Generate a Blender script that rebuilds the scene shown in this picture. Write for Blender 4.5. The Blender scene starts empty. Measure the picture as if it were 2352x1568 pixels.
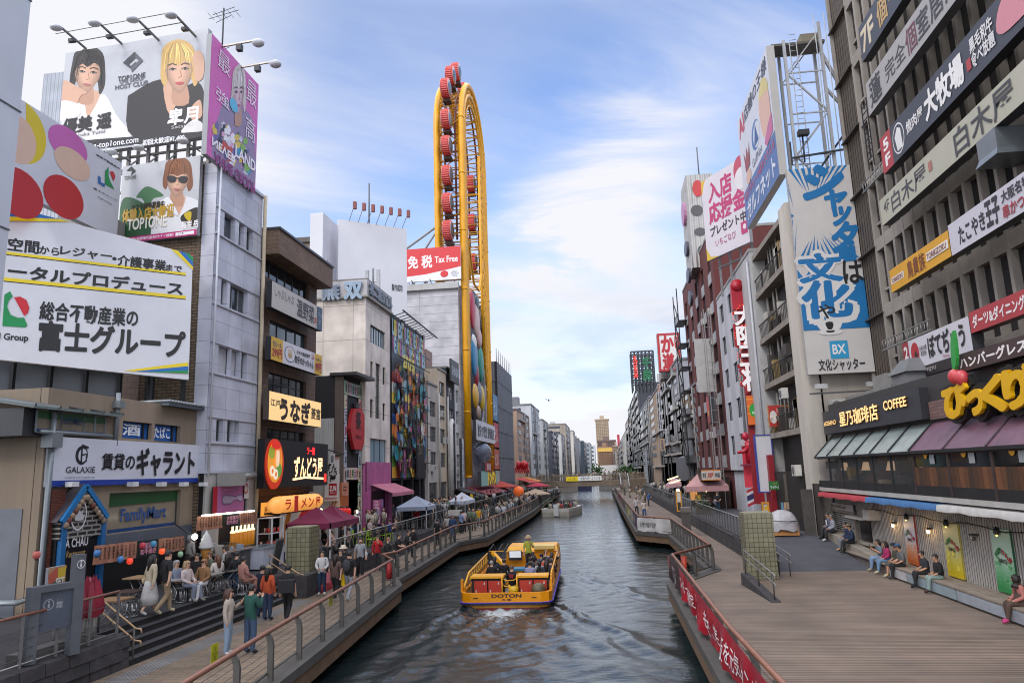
import bpy,bmesh,math,random
from mathutils import Vector,Matrix,Euler,noise as mnoise
random.seed(7)
R=math.radians;C=bpy.context.scene.collection;scn=bpy.context.scene
V=Vector
F=1650.0;H=5.6
fw=V(((1392-1176)/F,-(1078-784)/F,-1)).normalized()
up=V(((841-1176)/F,(784+8900)/F,-1)).normalized()
up=(up-fw*up.dot(fw)).normalized();rt=fw.cross(up)
CW=Matrix((rt,fw,up))
cam=bpy.data.cameras.new('camera');co=bpy.data.objects.new('camera',cam);C.objects.link(co)
co.matrix_world=Matrix.Translation((0,0,H))@CW.to_4x4()
cam.sensor_width=36;cam.lens=36*F/2352;cam.clip_start=.1;cam.clip_end=6000
scn.camera=co
EYE=V((0,0,H))
SUN_EL,SUN_AZ=R(38),R(205)
w=bpy.data.worlds.new('World');scn.world=w;w.use_nodes=True
BOOST=2.7  # gain of the added fill light in the sky outside the view
def world():
 nt=w.node_tree;N=nt.nodes;L=nt.links;N.clear()
 def nd(t,**k):
  n=N.new(t)
  for a,b in k.items():setattr(n,a,b)
  return n
 def math_(op,a,b=None,c=None,cl=False):
  n=nd('ShaderNodeMath',operation=op,use_clamp=cl)
  for i,x in enumerate((a,b,c)):
   if x is None:continue
   if isinstance(x,(int,float)):n.inputs[i].default_value=x
   else:L.new(x,n.inputs[i])
  return n.outputs[0]
 def ramp(x,a,b,c=0.,d=1.):
  n=nd('ShaderNodeMapRange',interpolation_type='SMOOTHSTEP');L.new(x,n.inputs[0])
  for i,q in enumerate((a,b,c,d)):n.inputs[i+1].default_value=q
  return n.outputs[0]
 out=nd('ShaderNodeOutputWorld');bg=nd('ShaderNodeBackground');L.new(bg.outputs[0],out.inputs[0])
 sky=nd('ShaderNodeTexSky',sky_type='NISHITA');sky.sun_disc=False;sky.sun_elevation=SUN_EL;sky.sun_rotation=SUN_AZ
 sky.air_density=1.0;sky.dust_density=.6;sky.ozone_density=1.6
 geo=nd('ShaderNodeTexCoord');sep=nd('ShaderNodeSeparateXYZ');L.new(geo.outputs['Generated'],sep.inputs[0])
 X,Y,Z=sep.outputs
 zz=math_('ADD',math_('MAXIMUM',Z,0.0),.10)
 u=math_('DIVIDE',X,zz);v=math_('DIVIDE',Y,zz)
 def noise(x,y,s,det,rough,dist=0.,off=0.):
  cb=nd('ShaderNodeCombineXYZ');L.new(x,cb.inputs[0]);L.new(y,cb.inputs[1]);cb.inputs[2].default_value=off
  n=nd('ShaderNodeTexNoise');L.new(cb.outputs[0],n.inputs['Vector'])
  n.inputs['Scale'].default_value=s;n.inputs['Detail'].default_value=det;n.inputs['Roughness'].default_value=rough;n.inputs['Distortion'].default_value=dist
  return n.outputs[0]
 a=math_('ADD',math_('MULTIPLY',u,.80),math_('MULTIPLY',v,.45))
 b=math_('SUBTRACT',math_('MULTIPLY',v,.80),math_('MULTIPLY',u,.45))
 n1=noise(math_('MULTIPLY',a,.30),math_('MULTIPLY',b,.95),1.0,9,.58,.5,3.1)
 n2=noise(a,b,.42,6,.5,.3,7.7)
 wisps=ramp(n1,.47,.70)
 soft=ramp(n2,.40,.68)
 az=math_('DIVIDE',X,math_('MAXIMUM',Y,.05));el=math_('DIVIDE',Z,math_('MAXIMUM',Y,.05))
 left=ramp(az,-.34,-.78)
 low=ramp(el,.40,.06)
 tilt=math_('SUBTRACT',math_('SUBTRACT',az,.04),math_('MULTIPLY',math_('SUBTRACT',el,.42),.55))
 nw=noise(math_('MULTIPLY',a,.35),math_('MULTIPLY',b,.8),1.7,8,.6,.9,1.3)
 tilt=math_('ADD',tilt,math_('MULTIPLY',math_('SUBTRACT',nw,.5),.42))
 sheet=math_('MULTIPLY',ramp(math_('ABSOLUTE',tilt),.20,.02),ramp(el,.17,.33))
 sheet=math_('MULTIPLY',sheet,ramp(el,.72,.52))
 sheet=math_('MULTIPLY',sheet,ramp(nw,.34,.60))
 tot=math_('ADD',math_('MULTIPLY',wisps,.62),math_('MULTIPLY',soft,.36))
 tot=math_('ADD',tot,math_('MULTIPLY',sheet,1.05))
 tot=math_('ADD',tot,math_('MULTIPLY',left,.75))
 tot=math_('ADD',tot,math_('MULTIPLY',low,.86),cl=True)
 cl=nd('ShaderNodeMixRGB');
 n3=noise(az,math_('MULTIPLY',el,3.2),3.0,6,.55,.2,5.)
 bank=math_('MULTIPLY',math_('MULTIPLY',ramp(n3,.44,.60),ramp(el,.30,.12)),ramp(el,.0,.06))
 L.new(bank,cl.inputs[0]);cl.inputs[1].default_value=(.88,.885,.935,1);cl.inputs[2].default_value=(.57,.66,.84,1)
 gain=nd('ShaderNodeVectorMath',operation='MULTIPLY');L.new(sky.outputs[0],gain.inputs[0]);gain.inputs[1].default_value=(1.24,1.33,1.58)
 sc=nd('ShaderNodeVectorMath',operation='SCALE');L.new(cl.outputs[0],sc.inputs[0]);sc.inputs[3].default_value=.86/.14
 veil=math_('MULTIPLY',math_('MAXIMUM',ramp(Z,.57,.70),ramp(Y,.1,-.3)),.85);tot=math_('MAXIMUM',tot,veil)  # sky above and behind the view whitened so the added fill is less blue
 mx=nd('ShaderNodeMixRGB');L.new(tot,mx.inputs[0]);L.new(gain.outputs[0],mx.inputs[1]);L.new(sc.outputs[0],mx.inputs[2])
 bst=math_('MAXIMUM',ramp(Z,.57,.70),math_('MULTIPLY',ramp(Y,.10,-.45),.35))  # added fill light: sky overhead and behind the view brightened for the facades
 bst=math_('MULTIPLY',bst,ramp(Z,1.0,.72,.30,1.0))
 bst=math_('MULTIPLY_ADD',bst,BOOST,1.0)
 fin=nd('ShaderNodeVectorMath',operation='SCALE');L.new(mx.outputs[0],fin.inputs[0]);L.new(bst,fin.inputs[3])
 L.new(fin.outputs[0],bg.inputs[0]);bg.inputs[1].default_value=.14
world()
sl=bpy.data.lights.new('sun','SUN');sl.energy=.9;sl.angle=R(14);sl.color=(1,.95,.88)
so=bpy.data.objects.new('sun',sl);C.objects.link(so);so.location=(0,-20,60)
sd=V((math.sin(SUN_AZ)*math.cos(SUN_EL),math.cos(SUN_AZ)*math.cos(SUN_EL),math.sin(SUN_EL)))
so.rotation_euler=sd.to_track_quat('Z','Y').to_euler()
scn.view_settings.view_transform='Standard';scn.view_settings.look='None';scn.view_settings.exposure=.30;scn.view_settings.gamma=1
scn.cycles.max_bounces=6;scn.cycles.diffuse_bounces=3;scn.cycles.glossy_bounces=3;scn.cycles.transmission_bounces=4;scn.cycles.transparent_max_bounces=6
scn.cycles.use_denoising=True;scn.cycles.denoising_prefilter='ACCURATE';scn.cycles.filter_width=1.05;scn.cycles.caustics_reflective=False;scn.cycles.caustics_refractive=False
CR=dict(a=(0,0,.33333),b=(0,490,.2708),c=(0,865.7,.26389),d=(0,1208.7,.26389),e=(555.3,457.3,.26036),f=(555.3,816.7,.26036),g=(555.3,1143.3,.27087),h=(931,122.5,.29697),i=(931,555.3,.37487),j=(1012.7,1127,.19786),k=(1208.7,882,.20831),l=(1404.7,735,.34386),m=(1551.7,65.3,.37503),n=(1535.3,604.3,.3958),o=(1862,0,.36458),p=(1813,571.7,.37509),q=(1813,1127,.28132),r=(1453.7,1143.3,.27077),s=(196,1208.7,.22918),t=(1143.3,735,.2605),u=(882,1045.3,.14583),v=(702.3,1127,.13541),w=(1666,1094.3,.15625),x=(1911,1192.3,.125),y=(1535.3,1012.7,.13542),z=(0,898.3,.20833),A=(441,1127,.125),B=(1061.7,1225,.125))
def px(k,x,y):
 o=CR[k];return(o[0]+x*o[2],o[1]+y*o[2])
def ray(x,y):return CW@V(((x-1176)/F,-(y-784)/F,-1))
def onZ(p,z):d=ray(*p);return EYE+d*((z-H)/d.z)
def onX(p,X):d=ray(*p);return EYE+d*(X/d.x)
def onY(p,Y):d=ray(*p);return EYE+d*(Y/d.y)
class PL:
 "a vertical surface: u along it, v = height, n = outwards"
 def __init__(s,o,u):
  s.o=V(o);s.o.z=0;s.u=V(u);s.u.z=0;s.u.normalize();s.n=s.u.cross(V((0,0,1)))
 def at(s,x,y):
  d=ray(x,y);p=EYE+d*((s.o-EYE).dot(s.n)/d.dot(s.n));return((p-s.o).dot(s.u),p.z)
 def w(s,a,b,n=0.):return s.o+s.u*a+V((0,0,b))+s.n*n
 def rc(s,x0,y0,x1,y1):
  a=s.at(x0,y0);b=s.at(x1,y1);return(min(a[0],b[0]),max(a[0],b[0]),min(a[1],b[1]),max(a[1],b[1]))
 def off(s,n):return PL(s.o+s.n*n,s.u)
def XL(x):return PL((x,0,0),(0,1,0))
def XR(x):return PL((x,0,0),(0,-1,0))
def YF(y):return PL((0,y,0),(1,0,0))
def lin(h):
 h=h.lstrip('#');c=[int(h[i:i+2],16)/255 for i in(0,2,4)]
 return tuple(x/12.92 if x<=.04045 else((x+.055)/1.055)**2.4 for x in c)+(1,)
MC={}
def newmat(name):
 m=bpy.data.materials.new(name);m.use_nodes=True;return m,m.node_tree.nodes,m.node_tree.links,m.node_tree.nodes['Principled BSDF']
def M(hexc,rough=.55,metal=0.,var=.12,scale=1.5,bump=0.,emit=0.,streak=False):
 "painted, plastic, metal or stone surface with a little dirt"
 k=(hexc,rough,metal,var,scale,bump,emit,streak)
 if k in MC:return MC[k]
 m,N,L,b=newmat('paint_'+hexc.strip('#'));col=lin(hexc)
 b.inputs['Roughness'].default_value=rough;b.inputs['Metallic'].default_value=metal;b.inputs['Base Color'].default_value=col
 if emit:b.inputs['Emission Color'].default_value=col;b.inputs['Emission Strength'].default_value=emit
 if var or bump:
  tc=N.new('ShaderNodeNewGeometry');mp=N.new('ShaderNodeMapping');L.new(tc.outputs['Position'],mp.inputs[0])
  if streak:mp.inputs['Scale'].default_value=(1,1,.12)
  n=N.new('ShaderNodeTexNoise');n.inputs['Scale'].default_value=scale;n.inputs['Detail'].default_value=6;n.inputs['Roughness'].default_value=.65
  L.new(mp.outputs[0],n.inputs['Vector'])
  mr=N.new('ShaderNodeMapRange');mr.inputs[1].default_value=.3;mr.inputs[2].default_value=.7;mr.inputs[3].default_value=1-var*1.6;mr.inputs[4].default_value=1+var*.5
  L.new(n.outputs[0],mr.inputs[0])
  vm=N.new('ShaderNodeVectorMath');vm.operation='SCALE';vm.inputs[0].default_value=col[:3];L.new(mr.outputs[0],vm.inputs[3]);L.new(vm.outputs[0],b.inputs['Base Color'])
  if emit:L.new(vm.outputs[0],b.inputs['Emission Color'])
  if bump:
   bp=N.new('ShaderNodeBump');bp.inputs['Strength'].default_value=bump;bp.inputs['Distance'].default_value=.05;L.new(n.outputs[0],bp.inputs['Height']);L.new(bp.outputs[0],b.inputs['Normal'])
 MC[k]=m;return m
def S(h):return M(h,.45,0,.05,.8)
def WALL(h,var=.22):return M(h,.8,0,var,.55,0,0,True)
def FAB(h):return M(h,.9,0,.14,3.)
def MET(h,r=.4):return M(h,r,.7,.1,2.)
def LIT(h,e):return M(h,.5,0,0,1,0,e)
def brick(h1,h2,mortar,bw,bh,rough=.8,ms=.015,axis='x',off=.5,bump=.3):
 "courses of brick, tile or block; axis says which horizontal coordinate runs along the wall"
 k=('brick',h1,h2,mortar,bw,bh,axis,off,ms)
 if k in MC:return MC[k]
 m,N,L,b=newmat('masonry_'+h1 .strip('#'));b.inputs['Roughness'].default_value=rough
 tc=N.new('ShaderNodeNewGeometry');sp=N.new('ShaderNodeSeparateXYZ');L.new(tc.outputs['Position'],sp.inputs[0]);cb=N.new('ShaderNodeCombineXYZ')
 if axis=='xy':
  ad=N.new('ShaderNodeMath');L.new(sp.outputs[0],ad.inputs[0]);L.new(sp.outputs[1],ad.inputs[1]);L.new(ad.outputs[0],cb.inputs[0])
 elif axis=='flat':L.new(sp.outputs[0],cb.inputs[0])
 else:L.new(sp.outputs['xyz'.index(axis)],cb.inputs[0])
 L.new(sp.outputs[1 if axis=='flat' else 2],cb.inputs[1])
 t=N.new('ShaderNodeTexBrick');L.new(cb.outputs[0],t.inputs['Vector']);t.offset=off
 t.inputs['Color1'].default_value=lin(h1);t.inputs['Color2'].default_value=lin(h2);t.inputs['Mortar'].default_value=lin(mortar)
 t.inputs['Scale'].default_value=1;t.inputs['Brick Width'].default_value=bw;t.inputs['Row Height'].default_value=bh;t.inputs['Mortar Size'].default_value=ms
 n=N.new('ShaderNodeTexNoise');n.inputs['Scale'].default_value=.7;n.inputs['Detail'].default_value=7;L.new(tc.outputs['Position'],n.inputs['Vector'])
 mr=N.new('ShaderNodeMapRange');mr.inputs[1].default_value=.3;mr.inputs[2].default_value=.7;mr.inputs[3].default_value=.72;mr.inputs[4].default_value=1.1;L.new(n.outputs[0],mr.inputs[0])
 vm=N.new('ShaderNodeVectorMath');vm.operation='SCALE';L.new(t.outputs[0],vm.inputs[0]);L.new(mr.outputs[0],vm.inputs[3]);L.new(vm.outputs[0],b.inputs['Base Color'])
 bp=N.new('ShaderNodeBump');bp.inputs['Strength'].default_value=bump;bp.inputs['Distance'].default_value=.02;bp.invert=True;L.new(t.outputs['Fac'],bp.inputs['Height']);L.new(bp.outputs[0],b.inputs['Normal'])
 MC[k]=m;return m
def ribbed(h,period,axis='xy',rough=.5,depth=.35,var=.12,metal=0.):
 "vertical corrugation (axis xy) or horizontal louvres (axis z)"
 k=('rib',h,period,axis)
 if k in MC:return MC[k]
 m,N,L,b=newmat('ribbed_'+h.strip('#'));b.inputs['Roughness'].default_value=rough;b.inputs['Metallic'].default_value=metal
 tc=N.new('ShaderNodeNewGeometry');sp=N.new('ShaderNodeSeparateXYZ');L.new(tc.outputs['Position'],sp.inputs[0])
 if axis=='z':src=sp.outputs[2]
 else:
  ad=N.new('ShaderNodeMath');L.new(sp.outputs[0],ad.inputs[0]);L.new(sp.outputs[1],ad.inputs[1]);src=ad.outputs[0]
 mu=N.new('ShaderNodeMath');mu.operation='MULTIPLY';L.new(src,mu.inputs[0]);mu.inputs[1].default_value=2*math.pi/period
 si=N.new('ShaderNodeMath');si.operation='SINE';L.new(mu.outputs[0],si.inputs[0])
 n=N.new('ShaderNodeTexNoise');n.inputs['Scale'].default_value=1.2;n.inputs['Detail'].default_value=6;L.new(tc.outputs['Position'],n.inputs['Vector'])
 mr=N.new('ShaderNodeMapRange');mr.inputs[1].default_value=.3;mr.inputs[2].default_value=.7;mr.inputs[3].default_value=1-var*1.5;mr.inputs[4].default_value=1+var*.4;L.new(n.outputs[0],mr.inputs[0])
 vm=N.new('ShaderNodeVectorMath');vm.operation='SCALE';vm.inputs[0].default_value=lin(h)[:3];L.new(mr.outputs[0],vm.inputs[3]);L.new(vm.outputs[0],b.inputs['Base Color'])
 bp=N.new('ShaderNodeBump');bp.inputs['Strength'].default_value=depth*2;bp.inputs['Distance'].default_value=period*.3;L.new(si.outputs[0],bp.inputs['Height']);L.new(bp.outputs[0],b.inputs['Normal'])
 MC[k]=m;return m
def glass(h='#20262c',rough=.06,var=.5):
 k=('glass',h)
 if k in MC:return MC[k]
 m,N,L,b=newmat('glass_'+h.strip('#'));b.inputs['Roughness'].default_value=rough;b.inputs['Specular IOR Level'].default_value=.65
 oi=N.new('ShaderNodeObjectInfo');mr=N.new('ShaderNodeMapRange');mr.inputs[3].default_value=1-var;mr.inputs[4].default_value=1+var*2.2;L.new(oi.outputs['Random'],mr.inputs[0])
 vm=N.new('ShaderNodeVectorMath');vm.operation='SCALE';vm.inputs[0].default_value=lin(h)[:3];L.new(mr.outputs[0],vm.inputs[3]);L.new(vm.outputs[0],b.inputs['Base Color'])
 MC[k]=m;return m
def clear_glass(h='#9fb0b4',alpha=.25):
 k=('clear',h,alpha)
 if k in MC:return MC[k]
 m,N,L,b=newmat('clear_glass');b.inputs['Base Color'].default_value=lin(h);b.inputs['Roughness'].default_value=.05;b.inputs['Alpha'].default_value=alpha
 MC[k]=m;return m
class MB:
 def __init__(s):s.v=[];s.f=[];s.mi=[];s.ms=[];s.sm=[]
 def m(s,mat):
  if mat not in s.ms:s.ms.append(mat)
  return s.ms.index(mat)
 def add(s,vs,fs,mat,smooth=False):
  o=len(s.v);i=s.m(mat);s.v+=[tuple(p)for p in vs]
  for f in fs:s.f.append(tuple(o+j for j in f));s.mi.append(i);s.sm.append(smooth)
 def hexa(s,p,mat):
  s.add(p,[(3,2,1,0),(4,5,6,7),(0,1,5,4),(1,2,6,5),(2,3,7,6),(3,0,4,7)],mat)
 def box(s,x0,x1,y0,y1,z0,z1,mat):
  s.hexa([(x0,y0,z0),(x1,y0,z0),(x1,y1,z0),(x0,y1,z0),(x0,y0,z1),(x1,y0,z1),(x1,y1,z1),(x0,y1,z1)],mat)
 def pbox(s,pl,u0,u1,v0,v1,n0,n1,mat):
  s.hexa([pl.w(u0,v0,n1),pl.w(u1,v0,n1),pl.w(u1,v0,n0),pl.w(u0,v0,n0),pl.w(u0,v1,n1),pl.w(u1,v1,n1),pl.w(u1,v1,n0),pl.w(u0,v1,n0)],mat)
 def quad(s,a,b,c,d,mat):s.add([a,b,c,d],[(0,1,2,3)],mat)
 def ppoly(s,pl,pts,n0,n1,mat):
  "flat shape on a surface, n1 outermost; n0=None leaves it a sheet"
  k=len(pts);top=[pl.w(a,b,n1)for a,b in pts]
  if sum(pts[i][0]*pts[(i+1)%k][1]-pts[(i+1)%k][0]*pts[i][1]for i in range(k))<0:top=top[::-1];pts=pts[::-1]
  if n0 is None:s.add(top,[tuple(range(k))],mat);return
  bot=[pl.w(a,b,n0)for a,b in pts]
  s.add(top+bot,[tuple(range(k)),tuple(range(2*k-1,k-1,-1))]+[(i,k+i,k+(i+1)%k,(i+1)%k)for i in range(k)],mat)
 def prism(s,pts,z0,z1,mat):
  k=len(pts)
  if sum(pts[i][0]*pts[(i+1)%k][1]-pts[(i+1)%k][0]*pts[i][1]for i in range(k))<0:pts=pts[::-1]
  s.add([(x,y,z1)for x,y in pts]+[(x,y,z0)for x,y in pts],[tuple(range(k)),tuple(range(2*k-1,k-1,-1))]+[(i,k+i,k+(i+1)%k,(i+1)%k)for i in range(k)],mat)
 def tube(s,pts,r,mat,n=8,caps=True,smooth=True):
  pts=[V(p)for p in pts];rs=r if isinstance(r,(list,tuple))else[r]*len(pts);k=len(pts);vs=[];prev=None
  for i,p in enumerate(pts):
   t=(pts[min(i+1,k-1)]-pts[max(i-1,0)]).normalized()
   if prev is None:a=t.orthogonal().normalized()
   else:a=(prev-t*prev.dot(t));a=a.normalized()if a.length>1e-6 else t.orthogonal().normalized()
   prev=a;b=t.cross(a)
   for j in range(n):
    th=2*math.pi*j/n;vs.append(p+(a*math.cos(th)+b*math.sin(th))*rs[i])
  fs=[(i*n+j,i*n+(j+1)%n,(i+1)*n+(j+1)%n,(i+1)*n+j)for i in range(k-1)for j in range(n)]
  if caps:fs+=[tuple(range(n-1,-1,-1)),tuple(range((k-1)*n,k*n))]
  s.add(vs,fs,mat,smooth)
 def bar(s,a,b,wd,mat,ht=None):
  "square bar between two points"
  a=V(a);b=V(b);t=(b-a).normalized();x=t.cross(V((0,0,1)))
  if x.length<1e-3:x=V((1,0,0))
  x.normalize();y=x.cross(t);hx=x*wd/2;hy=y*(ht or wd)/2
  s.hexa([a-hx-hy,a+hx-hy,b+hx-hy,b-hx-hy,a-hx+hy,a+hx+hy,b+hx+hy,b-hx+hy],mat)
 def lathe(s,c,prof,mat,n=16,smooth=True,axis=None):
  c=V(c);ax=V(axis or(0,0,1)).normalized();a=ax.orthogonal().normalized();b=ax.cross(a);k=len(prof)
  vs=[c+ax*z+(a*math.cos(2*math.pi*j/n)+b*math.sin(2*math.pi*j/n))*max(r,1e-4)for r,z in prof for j in range(n)]
  fs=[(i*n+j,i*n+(j+1)%n,(i+1)*n+(j+1)%n,(i+1)*n+j)for i in range(k-1)for j in range(n)]
  fs+=[tuple(range(n-1,-1,-1)),tuple(range((k-1)*n,k*n))]
  s.add(vs,fs,mat,smooth)
 def ball(s,c,rx,ry,rz,mat,n=10,k=7):
  vs=[];c=V(c)
  for i in range(k+1):
   ph=math.pi*i/k-math.pi/2
   for j in range(n):
    th=2*math.pi*j/n;vs.append(c+V((rx*math.cos(ph)*math.cos(th),ry*math.cos(ph)*math.sin(th),rz*math.sin(ph))))
  s.add(vs,[(i*n+j,i*n+(j+1)%n,(i+1)*n+(j+1)%n,(i+1)*n+j)for i in range(k)for j in range(n)],mat,True)
 def mesh(s,name,o=V((0,0,0))):
  me=bpy.data.meshes.new(name);me.from_pydata([V(p)-o for p in s.v],[],s.f)
  for m in s.ms:me.materials.append(m)
  me.polygons.foreach_set('material_index',s.mi);me.polygons.foreach_set('use_smooth',s.sm);me.update();return me
 def build(s,name,parent=None):
  o=V(parent['_o'])if parent else V((0,0,0))
  ob=bpy.data.objects.new(name,s.mesh(name,o));C.objects.link(ob)
  if parent:ob.parent=parent;ob['_o']=tuple(o)
  return ob
def tag(o,label=None,cat=None,group=None,kind=None):
 if label:o['label']=label
 if cat:o['category']=cat
 if group:o['group']=group
 if kind:o['kind']=kind
 return o
def thing(name,label,cat,loc=(0,0,0),group=None):
 o=bpy.data.objects.new(name,None);C.objects.link(o);o.location=loc;o['_o']=tuple(loc);o.empty_display_size=.2
 return tag(o,label,cat,group)
def solo(mb,name,label,cat,loc,group=None):
 "a thing that is one mesh"
 ob=bpy.data.objects.new(name,mb.mesh(name,V(loc)));C.objects.link(ob);ob.location=loc;return tag(ob,label,cat,group)
def structure(mb,name):return tag(mb.build(name),kind='structure')
def dup(src,loc,rz=0.,label=None,group=None,scale=None):
 def cp(o,par):
  c=o.copy();C.objects.link(c)
  if par:c.parent=par
  for ch in list(KIDS.get(o.name)or o.children):cp(ch,c)
  return c
 r=cp(src,None);r.location=loc;r.rotation_euler=(0,0,rz)
 if scale:r.scale=(scale,)*3
 if label:r['label']=label
 if group:r['group']=group
 return r
KIDS={}
TX={}
def glyphs(t,bold=0.,space=1.,line=1.):
 k=(t,bold,space,line)
 if k in TX:return TX[k]
 cu=bpy.data.curves.new('lettering','FONT');cu.body=t;cu.offset=min(bold,.008);cu.resolution_u=3;cu.space_character=space;cu.space_line=line;cu.align_x='CENTER'
 ob=bpy.data.objects.new('lettering',cu);C.objects.link(ob)
 me=bpy.data.meshes.new_from_object(ob.evaluated_get(bpy.context.evaluated_depsgraph_get()))
 vs=[v.co.copy()for v in me.vertices];fs=[tuple(p.vertices)for p in me.polygons]
 bpy.data.objects.remove(ob);bpy.data.curves.remove(cu);bpy.data.meshes.remove(me)
 x0=min(v.x for v in vs);x1=max(v.x for v in vs);y0=min(v.y for v in vs);y1=max(v.y for v in vs)
 TX[k]=([((v.x-x0)/max(x1-x0,1e-6),(v.y-y0)/max(y1-y0,1e-6))for v in vs],fs,max(x1-x0,1e-6),max(y1-y0,1e-6));return TX[k]
def letters(mb,pl,t,u0,u1,v0,v1,n,mat,bold=.012,depth=0.,shear=0.,rot=0.,line=1.,space=1.,side=None):
 uv,fs,ew,eh=glyphs(t,min(bold,.008),space,line)
 if bold>.016:
  rr=bold*.75;q=[(math.cos(a)*rr/ew,math.sin(a)*rr/eh)for a in(0,.785,1.571,2.356,3.142,3.927,4.712,5.498)];sh=.00025
  for i,(dx,dy)in enumerate(q):letters(mb,pl,t,u0+(u1-u0)*dx,u1+(u1-u0)*dx,v0+(v1-v0)*dy,v1+(v1-v0)*dy,n+sh*(i+1),mat,.008,depth,shear,rot,line,space,side)
 def uvp(a,b):
  x=u0+(u1-u0)*a+shear*(b-.5)*(v1-v0);y=v0+(v1-v0)*b
  if rot:
   cx,cy=(u0+u1)/2,(v0+v1)/2;dx,dy=x-cx,y-cy;c,s=math.cos(rot),math.sin(rot);x=cx+dx*c-dy*s;y=cy+dx*s+dy*c
  return x,y
 pts=[uvp(a,b)for a,b in uv]
 mb.add([pl.w(a,b,n+depth)for a,b in pts],fs,mat)
 if depth:
  k=len(pts);ec={}
  for f in fs:
   for i in range(len(f)):
    e=(f[i],f[(i+1)%len(f)]);ec[tuple(sorted(e))]=None if tuple(sorted(e))in ec else e
  sd_=[(a,b)for e in ec.values()if e for a,b in[e]]
  mb.add([pl.w(a,b,n+depth)for a,b in pts]+[pl.w(a,b,n)for a,b in pts],[(a,k+a,k+b,b)for a,b in sd_],side or mat)
def sign(name,label,pl,rect,face,items=(),n=.1,depth=.2,edge=None,cat='sign',group=None,step=.006,z0=None,lit=0.,frame=None,poly=None):
 "panel with graphics and lettering; items use fractions of the panel, y downwards"
 u0,u1,v0,v1=rect;t=thing(name,label,cat,pl.w((u0+u1)/2,v0,n),group)
 fm=face if not isinstance(face,str)else(LIT(face,lit)if lit else S(face))
 mb=MB();e=edge or M('#3a3c40',.5)
 e=e if not isinstance(e,str)else S(e)
 pp=[(u0+(u1-u0)*x,v1-(v1-v0)*y)for x,y in(poly or((0,1),(1,1),(1,0),(0,0)))];mb.ppoly(pl,pp,n,n+depth,e);d=n+depth+.004
 mb.ppoly(pl,pp,None,d,fm);mb.build('panel',t)
 if frame:
  fr=MB();fwid=frame[1];m=S(frame[0])
  for a in((u0,u1,v1-fwid,v1),(u0,u1,v0,v0+fwid),(u0,u0+fwid,v0+fwid,v1-fwid),(u1-fwid,u1,v0+fwid,v1-fwid)):fr.pbox(pl,*a,n+depth+.005,n+depth+.05,m)
  fr.build('frame',t)
 g=MB();i=0;step=min(step,.03/max(1,len(items)));W=u1-u0;Hh=v1-v0
 U=lambda x:u0+W*x
 Vv=lambda y:v1-Hh*y
 def mt(c):return(LIT(c,lit)if lit else S(c))if isinstance(c,str)else c
 for it in items:
  i+=1;nn=d+step*i
  cl=lambda l:[(min(max(x,0),1),min(max(y,0),1))for x,y in l]
  if it[0]=='t':
   o=it[8]if len(it)>8 else{}
   lt=MB();letters(lt,pl,it[1],U(it[2]),U(it[4]),Vv(it[5]),Vv(it[3]),nn,mt(it[6]),it[7]if len(it)>7 else.012,**o);lt.build('lettering',t)
  elif it[0]=='r':g.ppoly(pl,[(U(it[1]),Vv(it[4])),(U(it[3]),Vv(it[4])),(U(it[3]),Vv(it[2])),(U(it[1]),Vv(it[2]))],None,nn,mt(it[5]))
  elif it[0]=='p':g.ppoly(pl,[(U(x),Vv(y))for x,y in cl(it[1])],None,nn,mt(it[2]))
  elif it[0]=='e':
   a0,a1=(it[6],it[7])if len(it)>6 else(0,360)
   k=28;pts=[(U(it[1]+it[3]*math.cos(R(a0+(a1-a0)*j/k))),Vv(it[2]-it[4]*math.sin(R(a0+(a1-a0)*j/k))))for j in range(k+(a1-a0<360))]
   g.ppoly(pl,pts,None,nn,mt(it[5]))
  elif it[0]=='l':
   P=[V((U(x),Vv(y)))for x,y in it[1]];hw=it[2]*Hh/2;A=[];B=[]
   for q in range(len(P)):
    tn=(P[min(q+1,len(P)-1)]-P[max(q-1,0)]);tn=V((tn[0],tn[1])).normalized();nr=V((-tn[1],tn[0]))
    ww=hw*(1 if len(it)<5 else it[4][q]);A.append(P[q]+nr*ww);B.append(P[q]-nr*ww)
   for q in range(len(P)-1):g.ppoly(pl,[tuple(A[q]),tuple(A[q+1]),tuple(B[q+1]),tuple(B[q])],None,nn,mt(it[3]))
 if g.v:g.build('graphic',t)
 return t
def smooth_pts(pts,k=4):
 "closed Catmull-Rom through the points"
 n=len(pts);out=[]
 for i in range(n):
  p0,p1,p2,p3=(V(pts[(i+j-1)%n])for j in range(4))
  for s in range(k):
   t=s/k;out.append(tuple(.5*((2*p1)+(p2-p0)*t+(2*p0-5*p1+4*p2-p3)*t*t+(3*p1-p0-3*p2+p3)*t**3)))
 return out
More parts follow.
